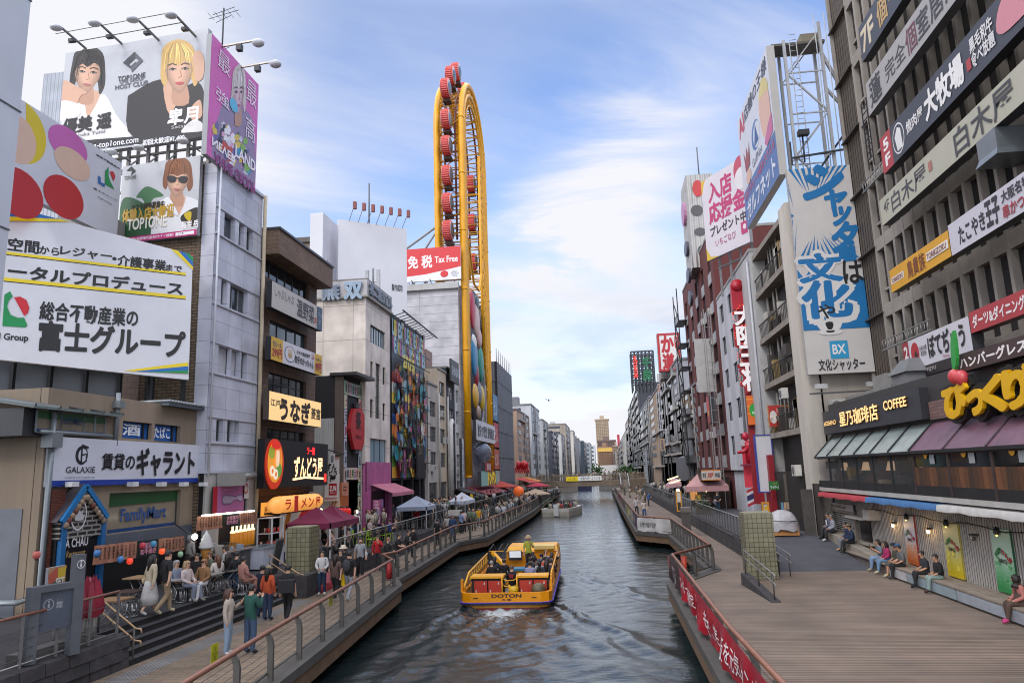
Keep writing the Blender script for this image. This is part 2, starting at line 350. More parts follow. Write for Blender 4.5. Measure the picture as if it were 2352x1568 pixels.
# ================================================================ SETTING
import numpy as np
ZT=1.80
def water_mat():
 m,N,L,b=newmat('canal_water');b.inputs['Roughness'].default_value=.07;b.inputs['IOR'].default_value=1.33
 b.inputs['Specular IOR Level'].default_value=.8
 g=N.new('ShaderNodeNewGeometry');mp=N.new('ShaderNodeMapping');L.new(g.outputs['Position'],mp.inputs[0]);mp.inputs['Scale'].default_value=(.62,1.6,1);mp.inputs['Rotation'].default_value=(0,0,R(12))
 n1=N.new('ShaderNodeTexNoise');n1 .inputs['Scale'].default_value=2.6;n1 .inputs['Detail'].default_value=5;n1 .inputs['Roughness'].default_value=.55;n1 .inputs['Distortion'].default_value=.6;L.new(mp.outputs[0],n1 .inputs['Vector'])
 n2=N.new('ShaderNodeTexNoise');n2 .inputs['Scale'].default_value=9.0;n2 .inputs['Detail'].default_value=4;L.new(mp.outputs[0],n2 .inputs['Vector'])
 ad=N.new('ShaderNodeMath');ad.operation='MULTIPLY_ADD';L.new(n2 .outputs[0],ad.inputs[0]);ad.inputs[1].default_value=.30;L.new(n1 .outputs[0],ad.inputs[2])
 bp=N.new('ShaderNodeBump');bp.inputs['Strength'].default_value=.42;bp.inputs['Distance'].default_value=.05;L.new(ad.outputs[0],bp.inputs['Height']);L.new(bp.outputs[0],b.inputs['Normal'])
 at=N.new('ShaderNodeAttribute');at.attribute_name='foam'
 nf=N.new('ShaderNodeTexNoise');nf.inputs['Scale'].default_value=4.5;nf.inputs['Detail'].default_value=9;nf.inputs['Roughness'].default_value=.72;nf.inputs['Distortion'].default_value=.8;L.new(g.outputs['Position'],nf.inputs['Vector'])
 a2=N.new('ShaderNodeMath');a2 .operation='ADD';L.new(at.outputs['Fac'],a2 .inputs[0]);L.new(nf.outputs[0],a2 .inputs[1])
 mr=N.new('ShaderNodeMapRange');mr.interpolation_type='SMOOTHSTEP';mr.inputs[1].default_value=.98;mr.inputs[2].default_value=1.42;L.new(a2 .outputs[0],mr.inputs[0])
 mc=N.new('ShaderNodeMixRGB');L.new(mr.outputs[0],mc.inputs[0]);mc.inputs[1].default_value=(.014,.022,.024,1);mc.inputs[2].default_value=(.42,.45,.46,1);L.new(mc.outputs[0],b.inputs['Base Color'])
 m2=N.new('ShaderNodeMapRange');m2 .inputs[3].default_value=.07;m2 .inputs[4].default_value=.6;L.new(mr.outputs[0],m2 .inputs[0]);L.new(m2 .outputs[0],b.inputs['Roughness'])
 return m
WM=water_mat()
def make_water():
 xs=np.arange(-15,8.01,.13);ys=np.concatenate([np.arange(4,46,.13),np.arange(46,90,.35)])
 X,Y=np.meshgrid(xs,ys);Zw=np.zeros_like(X);rng=np.random.RandomState(4)
 for i in range(16):
  lam=.55*1.22**(i*.62);th=rng.uniform(-.75,.75)+math.pi/2;k=2*math.pi/lam
  Zw+=.0034*lam**.3*np.sin(k*(X*math.cos(th)+Y*math.sin(th))+rng.uniform(0,6.3)+.9*np.sin(X*.31*(i%3+1)+i)+.7*np.sin(Y*.22+i*2))
 def arm(x0,y0,x1,y1,amp,w0,w1,n=1,gap=.9):
  nonlocal Zw
  dx,dy=x1-x0,y1-y0;ln=math.hypot(dx,dy);t=((X-x0)*dx+(Y-y0)*dy)/ln;d=((X-x0)*dy-(Y-y0)*dx)/ln
  d=d+.14*np.sin(t*1.3)+.07*np.sin(t*3.1)
  f=np.clip(t/ln,0,1);wdt=w0+(w1-w0)*f;on=np.clip(t/.8,0,1)*np.clip((ln*1.15-t)/(ln*.3),0,1)
  for j in range(n):Zw+=amp*on*(1-.45*f)*.75**j*np.exp(-((d-j*gap*(.6+f))/wdt)**2)
 for s in(1,):
  arm(-2.5,32,1.9,22.5,.20,.18,.5,3,.75);arm(-6.4,32,-7.6,19.5,.17,.18,.5,2,-.7)
  arm(-2.1,42,1.8,33,.12,.14,.35,4,.55);arm(-6.6,41,-8.6,36,.10,.14,.3,3,-.5)
  arm(-2.6,30,2.0,17,.09,.2,.6,3,.9);arm(-5.2,30,-6.6,15,.10,.25,.7,2,-.9)
 churn=np.exp(-((X+4.5)/1.9)**2)*np.clip((31.6-Y)/.5,0,1)*np.exp(-np.clip(31.4-Y,0,99)/3.2)
 c2=np.sin(X*5.1+1.3*np.sin(Y*3.7))*np.sin(Y*4.3+1.7*np.sin(X*4.1))+.6*np.sin(X*9.3+Y*7.1)
 Zw+=.10*churn*c2
 Zw*=np.clip((88-Y)/25,0,1)
 foam=churn*.8+.30*np.exp(-((X+4.5)/(.9+.10*np.clip(31-Y,0,30)))**2)*np.clip((31.4-Y)/.5,0,1)*np.exp(-np.clip(31-Y,0,99)/11)
 for sx in(-6.75,-2.2):foam+=.38*np.exp(-((X-sx)/.25)**2)*((Y>32)&(Y<42))
 ny,nx=X.shape;vs=np.stack([X,Y,Zw],-1).reshape(-1,3)
 idx=np.arange(ny*nx).reshape(ny,nx);fs=np.stack([idx[:-1,:-1],idx[:-1,1:],idx[1:,1:],idx[1:,:-1]],-1).reshape(-1,4)
 me=bpy.data.meshes.new('water');me.from_pydata(vs.tolist(),[],fs.tolist());me.materials.append(WM)
 at=me.attributes.new('foam','FLOAT','POINT');at.data.foreach_set('value',foam.reshape(-1).astype('f'))
 me.polygons.foreach_set('use_smooth',[True]*len(fs));me.update()
 o=bpy.data.objects.new('canal_water',me);C.objects.link(o);tag(o,kind='structure')
 b=MB();b.quad((-15,89.95,0),(8,89.95,0),(8,900,0),(-15,900,0),WM);structure(b,'far_water')
make_water()
PAVE=brick('#7d6c5a','#6d5e4d','#4c423a',.60,.22,.75,.012,'flat',.5,.25)
PLANK=brick('#807063','#6f6055','#40372f',60.,.145,.78,.018,'flat',.37,.45)
ASPH=M('#45454c',.9,0,.2,.7,.12);DARKPAVE=brick('#2b2a2d','#333235','#1f1e20',.9,.45,.85,.008,'flat',.5,.15)
CURB=M('#4b4845',.85,0,.2,1.6,.1);BEAM=M('#6b543f',.8,0,.22,2.2,.1);STONE=brick('#3f3b3a','#2e2b30','#211f20',.62,.29,.95,.02,'xy',.5,.9)
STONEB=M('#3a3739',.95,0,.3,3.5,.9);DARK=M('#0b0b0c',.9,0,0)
b=MB();LAND=M('#5a5955',.9,0,.1,.3)
b.quad((-900,-60,ZT-.02),(-24,-60,ZT-.02),(-24,1500,ZT-.02),(-900,1500,ZT-.02),LAND);b.quad((20,-60,ZT-.02),(900,-60,ZT-.02),(900,1500,ZT-.02),(20,1500,ZT-.02),LAND)
b.quad((-24,760,ZT-.02),(20,760,ZT-.02),(20,1500,ZT-.02),(-24,1500,ZT-.02),LAND);structure(b,'ground')
b=MB();b.quad((-30,-20,-1.2),(30,-20,-1.2),(30,900,-1.2),(-30,900,-1.2),DARK);structure(b,'canal_bed')
LE=[(-6.2,2),(-7.77,16.9),(-8.98,31.3),(-9.6,32.9),(-10.3,50.2),(-8.9,53.7),(-8.9,87.5),(-9.9,120),(-10.3,150),(-11,175)]
LI=[(-12.5,2),(-12.5,28.4),(-12.05,28.4),(-12.3,45),(-12.6,60),(-12.8,87),(-13,120),(-13.2,150),(-13.5,175)]
def walkway(edge,inner,name,top,beam_h=.42,sgn=1):
 b=MB();b.add([(x,y,1.0)for x,y in inner]+[(x,y,1.0)for x,y in edge[::-1]],[tuple(range(len(edge)+len(inner)))],top);structure(b,name)
 b=MB();k=MB()
 for(x0,y0),(x1,y1)in zip(edge,edge[1:]):
  d=V((x1-x0,y1-y0,0)).normalized();nr=V((d.y,-d.x,0))*sgn
  p0=V((x0,y0,0));p1=V((x1,y1,0));ins=-.62 if abs(y1-y0)>2 else-.3
  b.hexa([p0+nr*ins+V((0,0,.8)),p0+nr*.05+V((0,0,.8)),p1+nr*.05+V((0,0,.8)),p1+nr*ins+V((0,0,.8)),p0+nr*ins+V((0,0,1.035)),p0+nr*.05+V((0,0,1.035)),p1+nr*.05+V((0,0,1.035)),p1+nr*ins+V((0,0,1.035))],CURB)
  k.hexa([p0-nr*.3+V((0,0,.8-beam_h)),p0+V((0,0,.8-beam_h)),p1+V((0,0,.8-beam_h)),p1-nr*.3+V((0,0,.8-beam_h)),p0-nr*.3+V((0,0,.798)),p0+V((0,0,.798)),p1+V((0,0,.798)),p1-nr*.3+V((0,0,.798))],BEAM)
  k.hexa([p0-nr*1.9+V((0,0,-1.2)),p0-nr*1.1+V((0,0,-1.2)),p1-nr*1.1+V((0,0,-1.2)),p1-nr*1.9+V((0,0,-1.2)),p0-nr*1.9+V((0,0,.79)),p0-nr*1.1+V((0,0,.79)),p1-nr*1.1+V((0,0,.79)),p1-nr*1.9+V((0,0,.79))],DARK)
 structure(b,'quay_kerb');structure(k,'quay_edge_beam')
walkway(LE,LI,'promenade',PAVE)
b=MB();b.quad((-12.2,4,1.004),(-11.55,4,1.004),(-11.55,28,1.004),(-12.2,28,1.004),brick('#8f8c88','#86837f','#5a5856',.11,.11,.8,.03,'flat',0,.5));structure(b,'tactile_paving')
b=MB();b.add([(-26,2,ZT),(-13.5,2,ZT),(-13.5,29.4,ZT),(-12.05,29.4,ZT),(-12.3,45,ZT),(-12.6,60,ZT),(-12.8,87,ZT),(-13,120,ZT),(-13.2,150,ZT),(-13.5,175,ZT),(-14,760,ZT),(-26,760,ZT)],[tuple(range(12))],DARKPAVE);structure(b,'terrace')
b=MB();TREAD=M('#343336',.85,0,.12,2);RISE=M('#1b1a1b',.9,0,.25,4)
for i in range(5):
 x1=-12.5-.25*i;b.box(-14.2,x1,18.35,28.4,1.0+.16*i-.02 if i else.9,1.0+.16*(i+1)-.022,RISE);b.box(x1-.262,x1+.015,18.35,28.4,1.0+.16*(i+1)-.02,1.0+.16*(i+1)-(0 if i<4 else.003),TREAD)
structure(b,'steps')
b=MB()
WLS=[(-12.05,29.4),(-12.3,45),(-12.6,60),(-12.8,87),(-13,120),(-13.2,150),(-13.5,175),(-14,600)]
for(x0,y0),(x1,y1)in zip(WLS,WLS[1:]):
 b.hexa([(x0-.4,y0,.2),(x0,y0,.2),(x1,y1,.2),(x1-.4,y1,.2),(x0-.4,y0,ZT+.04),(x0,y0,ZT+.04),(x1,y1,ZT+.04),(x1-.4,y1,ZT+.04)],STONE)
b.box(-13.4,-12.0,28.4,29.4,.9,ZT+.05,STONEB)
b.build('stone_wall');tag(C.objects['stone_wall'],'long dark stone retaining wall between the left terrace and the lower walkway','wall')
b=MB();rnd=random.Random(3)
for r_ in range(3):
 y=5.0+rnd.random()*.4
 while y<18.3:
  l=min(rnd.uniform(.7,1.3),18.33-y);dz=.28;d=rnd.uniform(0,.05)
  b.hexa([(-13,y,.95+dz*r_),(-12.52+d,y+.015,.95+dz*r_),(-12.52+d,y+l-.015,.95+dz*r_),(-13,y+l,.95+dz*r_),(-13,y,.95+dz*(r_+1)-.012),(-12.55+d,y+.015,.95+dz*(r_+1)-.012),(-12.55+d,y+l-.015,.95+dz*(r_+1)-.012),(-13,y+l,.95+dz*(r_+1)-.012)],STONEB);y+=l
b.box(-13.5,-12.9,4,18.33,.9,ZT-.02,STONEB);b.box(-13.3,-12.95,15.2,17.5,ZT-.02,ZT+.22,M('#5a5856',.8,0,.1,2));
o=b.build('rough_stone_wall');tag(o,'rough hewn stone wall with a grey box cap at the near end of the steps','wall')
RE=[(2.6,2),(2.24,17),(2.23,30.9),(4.3,34.6),(4.05,52.5),(1.95,55.4),(1.6,90),(1.45,130),(1.3,152),(1.1,190)]
RI=[(12.2,2),(12.2,33.6),(6.7,33.6),(6.55,60),(6.4,90),(6,130),(5.4,152),(5.2,190)]
walkway(RE,RI,'boardwalk',PLANK,.42,-1)
b=MB();b.add([(6.7,33.6,1.002),(12.2,33.6,1.002),(12.2,41,ZT),(6.62,41,ZT)],[(0,1,2,3)],ASPH);b.add([(6.62,41,ZT),(12.2,41,ZT),(20,41,ZT),(20,760,ZT),(6,760,ZT),(6.2,130,ZT),(6.55,60,ZT)],[tuple(range(7))],ASPH);structure(b,'terrace_ramp')
b=MB()
RW=[(6.68,36),(6.55,60),(6.4,90),(6.1,130),(5.8,152),(5.6,300),(5,600)]
for(x0,y0),(x1,y1)in zip(RW,RW[1:]):
 b.hexa([(x0,y0,.2),(x0+.35,y0,.2),(x1+.35,y1,.2),(x1,y1,.2),(x0,y0,ZT+.06),(x0+.35,y0,ZT+.06),(x1+.35,y1,ZT+.06),(x1,y1,ZT+.06)],STONE)
b.hexa([(6.7,33.3,.9),(7.0,33.3,.9),(7.03,36,.9),(6.68,36,.9),(6.7,33.3,1.2),(7.0,33.3,1.2),(7.03,36,ZT+.06),(6.68,36,ZT+.06)],STONE)
o=b.build('stone_wall');tag(o,'dark stone retaining wall between the boardwalk and the right terrace','wall')
b=MB();b.hexa([(5.02,30.3,1),(5.35,30.3,1),(5.62,26.4,1),(5.3,26.4,1),(5.02,30.3,1.45),(5.35,30.3,1.45),(5.62,26.4,1.03),(5.3,26.4,1.03)],STONEB);tag(b.build('ramp_kerb'),'tapered stone kerb under the short handrail on the boardwalk','kerb')
FEND=M('#6f6a60',.7,0,.25,2)
def fender(x,y,rz,lab,g):
 b=MB();b.box(-.75,0,-.28,.28,.25,.68,FEND);b.box(-.8,-.45,-.32,.32,.68,.74,MET('#77756f'));b.tube([(-.5,-.3,.7),(-.5,-.31,-.3)],.03,MET('#3b3a38'));b.box(-.7,-.1,-.22,.22,-.8,.25,M('#2e2b28',.9,0,.3,3))
 o=solo(b,'mooring_bracket',lab,'mooring bracket',(x,y,0),g);o.rotation_euler.z=rz;return o
for x,y,l in((2.24,24.9,'farthest rusty grey mooring bracket under the right boardwalk edge'),(2.24,20.3,'middle grey mooring bracket sticking out below the red banner'),(2.24,16.6,'nearest grey mooring bracket at the bottom of the right edge')):fender(x,y,0,l,'mooring brackets under the right boardwalk')
fender(-8.95,31.0,math.pi,'pale mooring bracket at the corner of the left walkway','mooring brackets under the left walkway')
for y in(36.5,41,45.5):fender(-9.75,y,math.pi,'dark mooring bracket under the left walkway behind the kink','mooring brackets under the left walkway')
WOODR=M('#7d5443',.5,0,.15,4);POST=M('#55534f',.55,.3,.1,2);STEEL=M('#8b8a88',.4,.5,.08,2);CABLE=MET('#6d6c6a')
def railing(name,label,pts,post_dx,kind='quay',h=1.1,hr=WOODR,group=None,cap=.055):
 P=[V(p)for p in pts];t=thing(name,label,'railing',pts[0],group);b=MB()
 b.tube([p+V((0,0,h))for p in P],cap,hr,10);b.build('handrail',t)
 b=MB()
 for a,c in zip(P,P[1:]):
  up_=V((0,0,1))
  if kind=='quay':
   b.tube([a+up_*.18,c+up_*.18],.025,POST,6)
   for z in(.35,.5,.65,.8,.93):b.tube([a+up_*z,c+up_*z],.006,CABLE,4,False)
  elif kind=='bars':
   b.tube([a+up_*.12,c+up_*.12],.02,POST,6);b.tube([a+up_*(h-.15),c+up_*(h-.15)],.015,POST,6)
  else:
   for z in(.2,.4,.6,.8):b.tube([a+up_*z,c+up_*z],.008,CABLE,4,False)
   b.tube([a+up_*.08,c+up_*.08],.02,STEEL,6)
 b.build('infill_rail',t)
 me={}
 for a,c in zip(P,P[1:]):
  d=c-a;ln=d.length;d.normalize();nr=V((d.y,-d.x,0));k=max(1,round(ln/post_dx))
  for i in range(k+1 if c==P[-1]else k):
   p=a+d*(ln*i/k);key=(round(d.x,3),round(d.y,3))
   if key not in me:
    b=MB()
    if kind=='quay':
     dz=.045;prof=[(.0,0),(.0,.75),(-.012,.88),(-.05,.98),(-.10,1.04),(-.10,1.10),(.02,1.06),(.09,.96),(.13,.8),(.13,0)]
     f=[d*dz+nr*x*1.0+V((0,0,z))for x,z in prof];r_=[-d*dz+nr*x+V((0,0,z))for x,z in prof];n_=len(prof)
     b.add(f+r_,[tuple(range(n_)),tuple(range(2*n_-1,n_-1,-1))]+[(i,n_+i,n_+(i+1)%n_,(i+1)%n_)for i in range(n_)],POST)
    else:
     b.hexa([d*-.02-nr*.03,d*.02-nr*.03,d*.02+nr*.03,d*-.02+nr*.03,d*-.02-nr*.03+V((0,0,h)),d*.02-nr*.03+V((0,0,h)),d*.02+nr*.03+V((0,0,h)),d*-.02+nr*.03+V((0,0,h))],POST if kind=='bars' else STEEL)
    me[key]=b.mesh('post')
   o=bpy.data.objects.new('post',me[key]);C.objects.link(o);o.parent=t;o.location=p-V(t['_o'])
 return t
def on(pts,z=1.03):return[(x,y,z)for x,y in pts]
railing('quay_railing','long brown topped quay railing in the left foreground',on([(-6.55,3),(-8.05,16.9),(-9.25,30.9),(-10.35,33.0)]),1.95)
railing('quay_railing','brown topped quay railing behind the kink, where people lean over the canal',on([(-10.35,33.0),(-9.95,33.9),(-10.6,50.0),(-9.2,53.9)]),1.75)
railing('quay_railing','brown topped quay railing running along the crowded far left walkway',on([(-9.2,53.9),(-9.2,87.5),(-10.15,120),(-10.5,150)]),1.9)
railing('quay_railing','quay railing behind the red banner on the right boardwalk',on([(2.95,3),(2.5,17),(2.48,30.8),(4.45,34.2)]),1.95)
railing('quay_railing','quay railing along the recessed part of the right boardwalk',on([(4.45,34.2),(4.28,52.2)]),1.6)
railing('quay_railing','quay railing of the far right walkway hung with banners',on([(4.28,52.2),(2.2,55.5),(1.85,90),(1.7,130),(1.5,152)]),2.0)
railing('terrace_railing','grey steel railing beside the maroon tent on the left terrace',[(-12.3,31.8,ZT),(-12.5,45,ZT),(-12.8,58,ZT)],1.25,'bars',1.1,STEEL,None,.03)
railing('terrace_railing','grey steel railing of the far left terrace above the stone wall',[(-12.8,62,ZT),(-13.0,87,ZT),(-13.2,120,ZT),(-13.4,150,ZT)],1.5,'bars',1.1,STEEL,None,.03)
railing('terrace_railing','steel railing on the stone wall beside the right boardwalk',[(6.85,36,ZT),(6.8,48,ZT),(6.75,58.5,ZT)],1.0,'bars',1.1,STEEL,None,.03)
railing('terrace_railing','steel railing around the far restaurant terrace on the right',[(8.0,60,ZT),(6.75,61.5,ZT),(6.6,90,ZT),(6.3,130,ZT)],1.4,'bars',1.1,STEEL,None,.03)
railing('terrace_railing','wire railing behind the information board in the left corner',[(-12.75,9,ZT),(-12.75,13.9,ZT),(-12.75,18.1,ZT)],1.05,'wire',1.1,WOODR,None,.035)
def stair_rail(name,label,top,bot,two=True,mat=STEEL):
 "sloping handrails with posts between two ground points"
 a,c=V(top),V(bot);t=thing(name,label,'handrail',bot);b=MB();d=(c-a);dn=V((d.x,d.y,0)).normalized()
 for h_ in((.9,.6)if two else(.9,)):b.tube([a+V((0,0,h_)),c+V((0,0,h_)),c+dn*.16+V((0,0,h_-.02)),c+dn*.18+V((0,0,h_-.12))],.026,mat,8)
 b.build('handrail',t)
 for q in(0.02,.5,.98)if d.length>2.2 else(.03,.97):
  p=a+d*q;b=MB();b.tube([p,p+V((0,0,.9))],.026,POST,8);b.build('post',t)
BRASS=M('#a98a6a',.4,.4,.1,3)
stair_rail('stair_handrail','brass coloured double handrail at the far end of the left steps',(-13.7,28.6,ZT),(-12.4,28.6,1.0),True,BRASS)
stair_rail('stair_handrail','short double handrail by the rough stone wall at the near end of the steps',(-13.6,18.5,ZT),(-12.5,18.5,1.0),True,BRASS)
stair_rail('stair_handrail','double handrail on the tapered kerb in front of the right glass block pillar',(5.18,30.2,1.42),(5.46,26.5,1.02))
stair_rail('stair_handrail','double handrail on the ramp to the right of the glass block pillar',(7.2,36.2,1.30),(7.35,32.2,1.0))
stair_rail('stair_handrail','second handrail close behind the one right of the glass block pillar',(6.95,35.6,1.25),(7.0,32.6,1.0))
GB=brick('#7d7a63','#706e58','#524f3d',.19,.19,.25,.014,'xy',0,.6)
for x0,x1,y0,y1,z0,z1,l in((-13.35,-12.35,29.45,30.5,1.0,3.62,'square olive glass block pillar on the left quay beside the steps'),(5.52,6.68,31.4,32.6,1.0,3.6,'square olive glass block pillar on the right boardwalk by the ramp')):
 t=thing('glass_block_pillar',l,'pillar',((x0+x1)/2,(y0+y1)/2,z0));b=MB();b.box(x0,x1,y0,y1,z0+.02,z1,GB);b.build('glass_block_shaft',t)
 b=MB();b.box(x0+.03,x1-.03,y0+.03,y1-.03,z1,z1+.05,M('#85826c',.5));b.build('cap',t)
BC=M('#857768',.85,0,.2,.8,0);t=thing('footbridge','low brown slatted bridge over the far end of the canal carrying a banner','bridge',(-6,158,2.2))
b=MB()
for i in range(3):b.box(-16,8,157.0,163,2.3+.42*i,2.3+.42*i+.36,BC)
b.box(-16,8,157.3,162.7,2.2,3.55,M('#4b443d',.9));b.build('deck_beam',t)
b=MB()
for i in range(5):b.box(-16,8,157.1,157.22,3.75+.24*i,3.75+.24*i+.13,BC)
b.build('parapet_slats',t)
for i in range(11):
 b=MB();b.box(-16+2.4*i-.12,-16+2.4*i+.12,156.9,157.1,2.2,4.95,BC);b.build('post',t)
for x in(-13.5,4.5):
 b=MB();b.box(x-1.2,x+1.2,157.5,162.5,-1,2.2,M('#2f2c29',.9));b.build('pier',t)
pl=YF(156.85);u=pl.rc(*px('k',440,1020),*px('k',832,1058))
sign('bridge_banner','yellow and white cloth banner hung on the far bridge',pl,u,'#e8e6e2',[('r',0,0,.34,1,'#e8cf1c'),('t','大阪',.04,.2,.3,.8,'#a88a10'),('t','水都大阪へようこそ',.40,.15,.96,.85,'#7d8a96')],.0,.05,cat='banner',step=.02)
b=MB();b.box(4.6,8,150,158,1.0,3.6,M('#7a6a58',.9,0,.2));
for i in range(12):b.box(2.9,4.5,157-.6*i-.6,157-.6*i,1,3.4-.2*i,M('#8a8078',.9))
o=b.build('bridge_stairs');tag(o,'brown stair block leading down from the far bridge to the right walkway','stairs')
b=MB();
for s in(2.85,4.5):b.bar((s,157,4.5),(s,149.8,2.1),.12,M('#9aa2a8',.5),.5)
o=b.build('stair_parapet');tag(o,'pale sloping parapets of the far bridge stairs','parapet')
# ================================================================ BUILDINGS: tools
def shell(mb,pl,u0,u1,v0,v1,ops,mat,d=.2,rev=None):
 "front of a wall with real openings d deep"
 us=sorted({u0,u1}|{x for o in ops for x in o[:2]});vs=sorted({v0,v1}|{x for o in ops for x in o[2:4]})
 us=[x for x in us if u0<=x<=u1];vs=[x for x in vs if v0<=x<=v1]
 for a,b in zip(us,us[1:]):
  run=None
  for c,e in zip(vs,vs[1:]):
   mx,my=(a+b)/2,(c+e)/2;hole=any(o[0]<mx<o[1]and o[2]<my<o[3]for o in ops)
   if hole:
    if run:mb.quad(pl.w(a,run[0]),pl.w(b,run[0]),pl.w(b,run[1]),pl.w(a,run[1]),mat);run=None
   else:run=(run[0],e)if run else(c,e)
  if run:mb.quad(pl.w(a,run[0]),pl.w(b,run[0]),pl.w(b,run[1]),pl.w(a,run[1]),mat)
 rev=rev or mat
 for o in ops:
  a,b,c,e=o[:4]
  for p,q in(((a,c),(b,c)),((b,c),(b,e)),((b,e),(a,e)),((a,e),(a,c))):
   mb.quad(pl.w(*p),pl.w(*p,-d),pl.w(*q,-d),pl.w(*q),rev)
 for p,q in(((u0,v0),(u0,v1)),((u0,v1),(u1,v1)),((u1,v1),(u1,v0))):mb.quad(pl.w(*p),pl.w(*q),pl.w(*q,-d-.06),pl.w(*p,-d-.06),mat)
WIN={}
def window(parent,pl,u0,u1,v0,v1,n=-.16,cols=2,rows=1,frame='#55585c',gl=None,fw=.06):
 gl=gl or glass();key=(tuple(round(x,3)for x in pl.u),round(u1-u0,2),round(v1-v0,2),cols,rows,frame,gl.name,fw)
 loc=pl.w(u0,v0,n)
 if key not in WIN:
  fr=MB();pn=MB();q=PL((0,0,0),pl.u);W,Hh=u1-u0,v1-v0;fm=M(frame,.45,.2,.05)
  for i in range(cols+1):
   x=W*i/cols;fr.pbox(q,max(0,x-fw/2)if i else 0,min(W,x+fw/2)if i<cols else W,0,Hh,0,.05,fm)
  for j in range(rows+1):
   y=Hh*j/rows;fr.pbox(q,0,W,max(0,y-fw/2)if j else 0,min(Hh,y+fw/2)if j<rows else Hh,.004,.046,fm)
  pn.quad(q.w(0,0,.012),q.w(W,0,.012),q.w(W,Hh,.012),q.w(0,Hh,.012),gl);WIN[key]=(fr.mesh('window'),pn.mesh('pane'))
 f=bpy.data.objects.new('window',WIN[key][0]);C.objects.link(f);f.parent=parent;f.location=loc-V(parent['_o'])
 p=bpy.data.objects.new('pane',WIN[key][1]);C.objects.link(p);p.parent=f;return f
def blk(name,label,x0,x1,y0,y1,z0,z1,mat,roof=None,cat='building',inset=.26,side='L',group=None):
 "building mass whose canal front stands back by the wall thickness; the shell adds the front"
 t=thing(name,label,cat,((x0+x1)/2,(y0+y1)/2,z0),group);b=MB()
 if side=='L':b.box(x0,x1-inset,y0,y1,z0,z1,mat)
 elif side=='R':b.box(x0+inset,x1,y0,y1,z0,z1,mat)
 else:b.box(x0,x1,y0,y1,z0,z1,mat)
 return t,b
def rcs(pl,k,L_):
 out=[]
 for a in L_:out.append(pl.rc(*px(k,a[0],a[1]),*px(k,a[2],a[3])))
 return out
def ac_unit(pl,u,v,n=.02,label='',group='air conditioners on the canal fronts',w_=.85,h_=.62):
 t=thing('air_conditioner',label,'air conditioner',pl.w(u,v,n),group);b=MB();b.pbox(pl,u-w_/2,u+w_/2,v,v+h_,n,n+.34,M('#b9b7b0',.55));b.build('casing',t)
 b=MB();c=pl.w(u-.08,v+h_/2,n+.342);b.lathe(c,[(.24,0),(.24,.015),(.2,.02),(.06,.02)],M('#5f6062',.5),14,True,pl.n);b.build('fan_grille',t);return t
def spot(pl,u,v,n0,reach,drop,label,group,head='#cfd2d4',lamp=.0,rise=0.):
 "arm with a floodlight head reaching out from a board"
 t=thing('floodlight',label,'floodlight',pl.w(u,v,n0),group);b=MB();b.tube([pl.w(u,v,n0),pl.w(u,v+rise,n0+reach)],.035,MET('#7c7e80'),6);b.build('arm',t)
 b=MB();e=pl.w(u,v+rise-drop,n0+reach);b.ball(e,.26,.26,.12,M(head,.4),10,6);b.build('lamp_head',t);return t
# ================================================================ LEFT BANK
FL=XL(-17)
t,b=blk('clad_tower','light grey metal clad tower at the left edge of the photo',-19,-12.75,12.0,13.6,ZT,34,M('#bcc1cc',.35,.1,.06,.5),None,'building',0,'N')
b.build('wall',t);b=MB()
for i,z in enumerate((8.4,11.2,14.0,16.8)):b.box(-19,-12.73,11.98,13.62,z,z+.03,M('#4c5058',.5))
b.build('panel_joint',t);b=MB();b.box(-19,-13.1,11.86,11.99,ZT,34,glass('#3b5a60'));b.build('glazing',t);b=MB();b.box(-19,-13.15,11.8,11.85,14.0,15.3,S('#7d1727'));b.build('red_band',t)
uv_=ray(3600,1002);UB=PL((-17.15,27.9,0),(uv_.x,uv_.y,0));r1=UB.at(443,585);r2=UB.at(433,872);r4=UB.at(-60,819.5);r3=UB.at(-60,453)
rect=(r4[0],(r1[0]+r2[0])/2,(r2[1]+r4[1])/2,max(r1[1],r3[1]));W0=rect[1]-rect[0]
def fx(x,y):
 a=UB.at(x,y);return((a[0]-rect[0])/(rect[1]-rect[0]),(rect[3]-a[1])/(rect[3]-rect[2]))
def fb(x,y):return fx(*px('b',x,y))
K='#15161a';Yl='#e3cb1d';Bl='#1767b4';Gn='#0f8a4c';Rd='#c3202f'
def tt(s,a,c,col=K,bold=.03,**o):
 p,q=fb(*a),fb(*c);return('t',s,p[0],p[1],q[0],q[1],col,bold,o)
def yl(x1,y0,y1,xa=-200):
 p,q=fb(x1,y0),fb(x1,y1);return[('r',0,p[1],p[0],q[1],Yl),('r',0,q[1],p[0],q[1]+.006,K)]
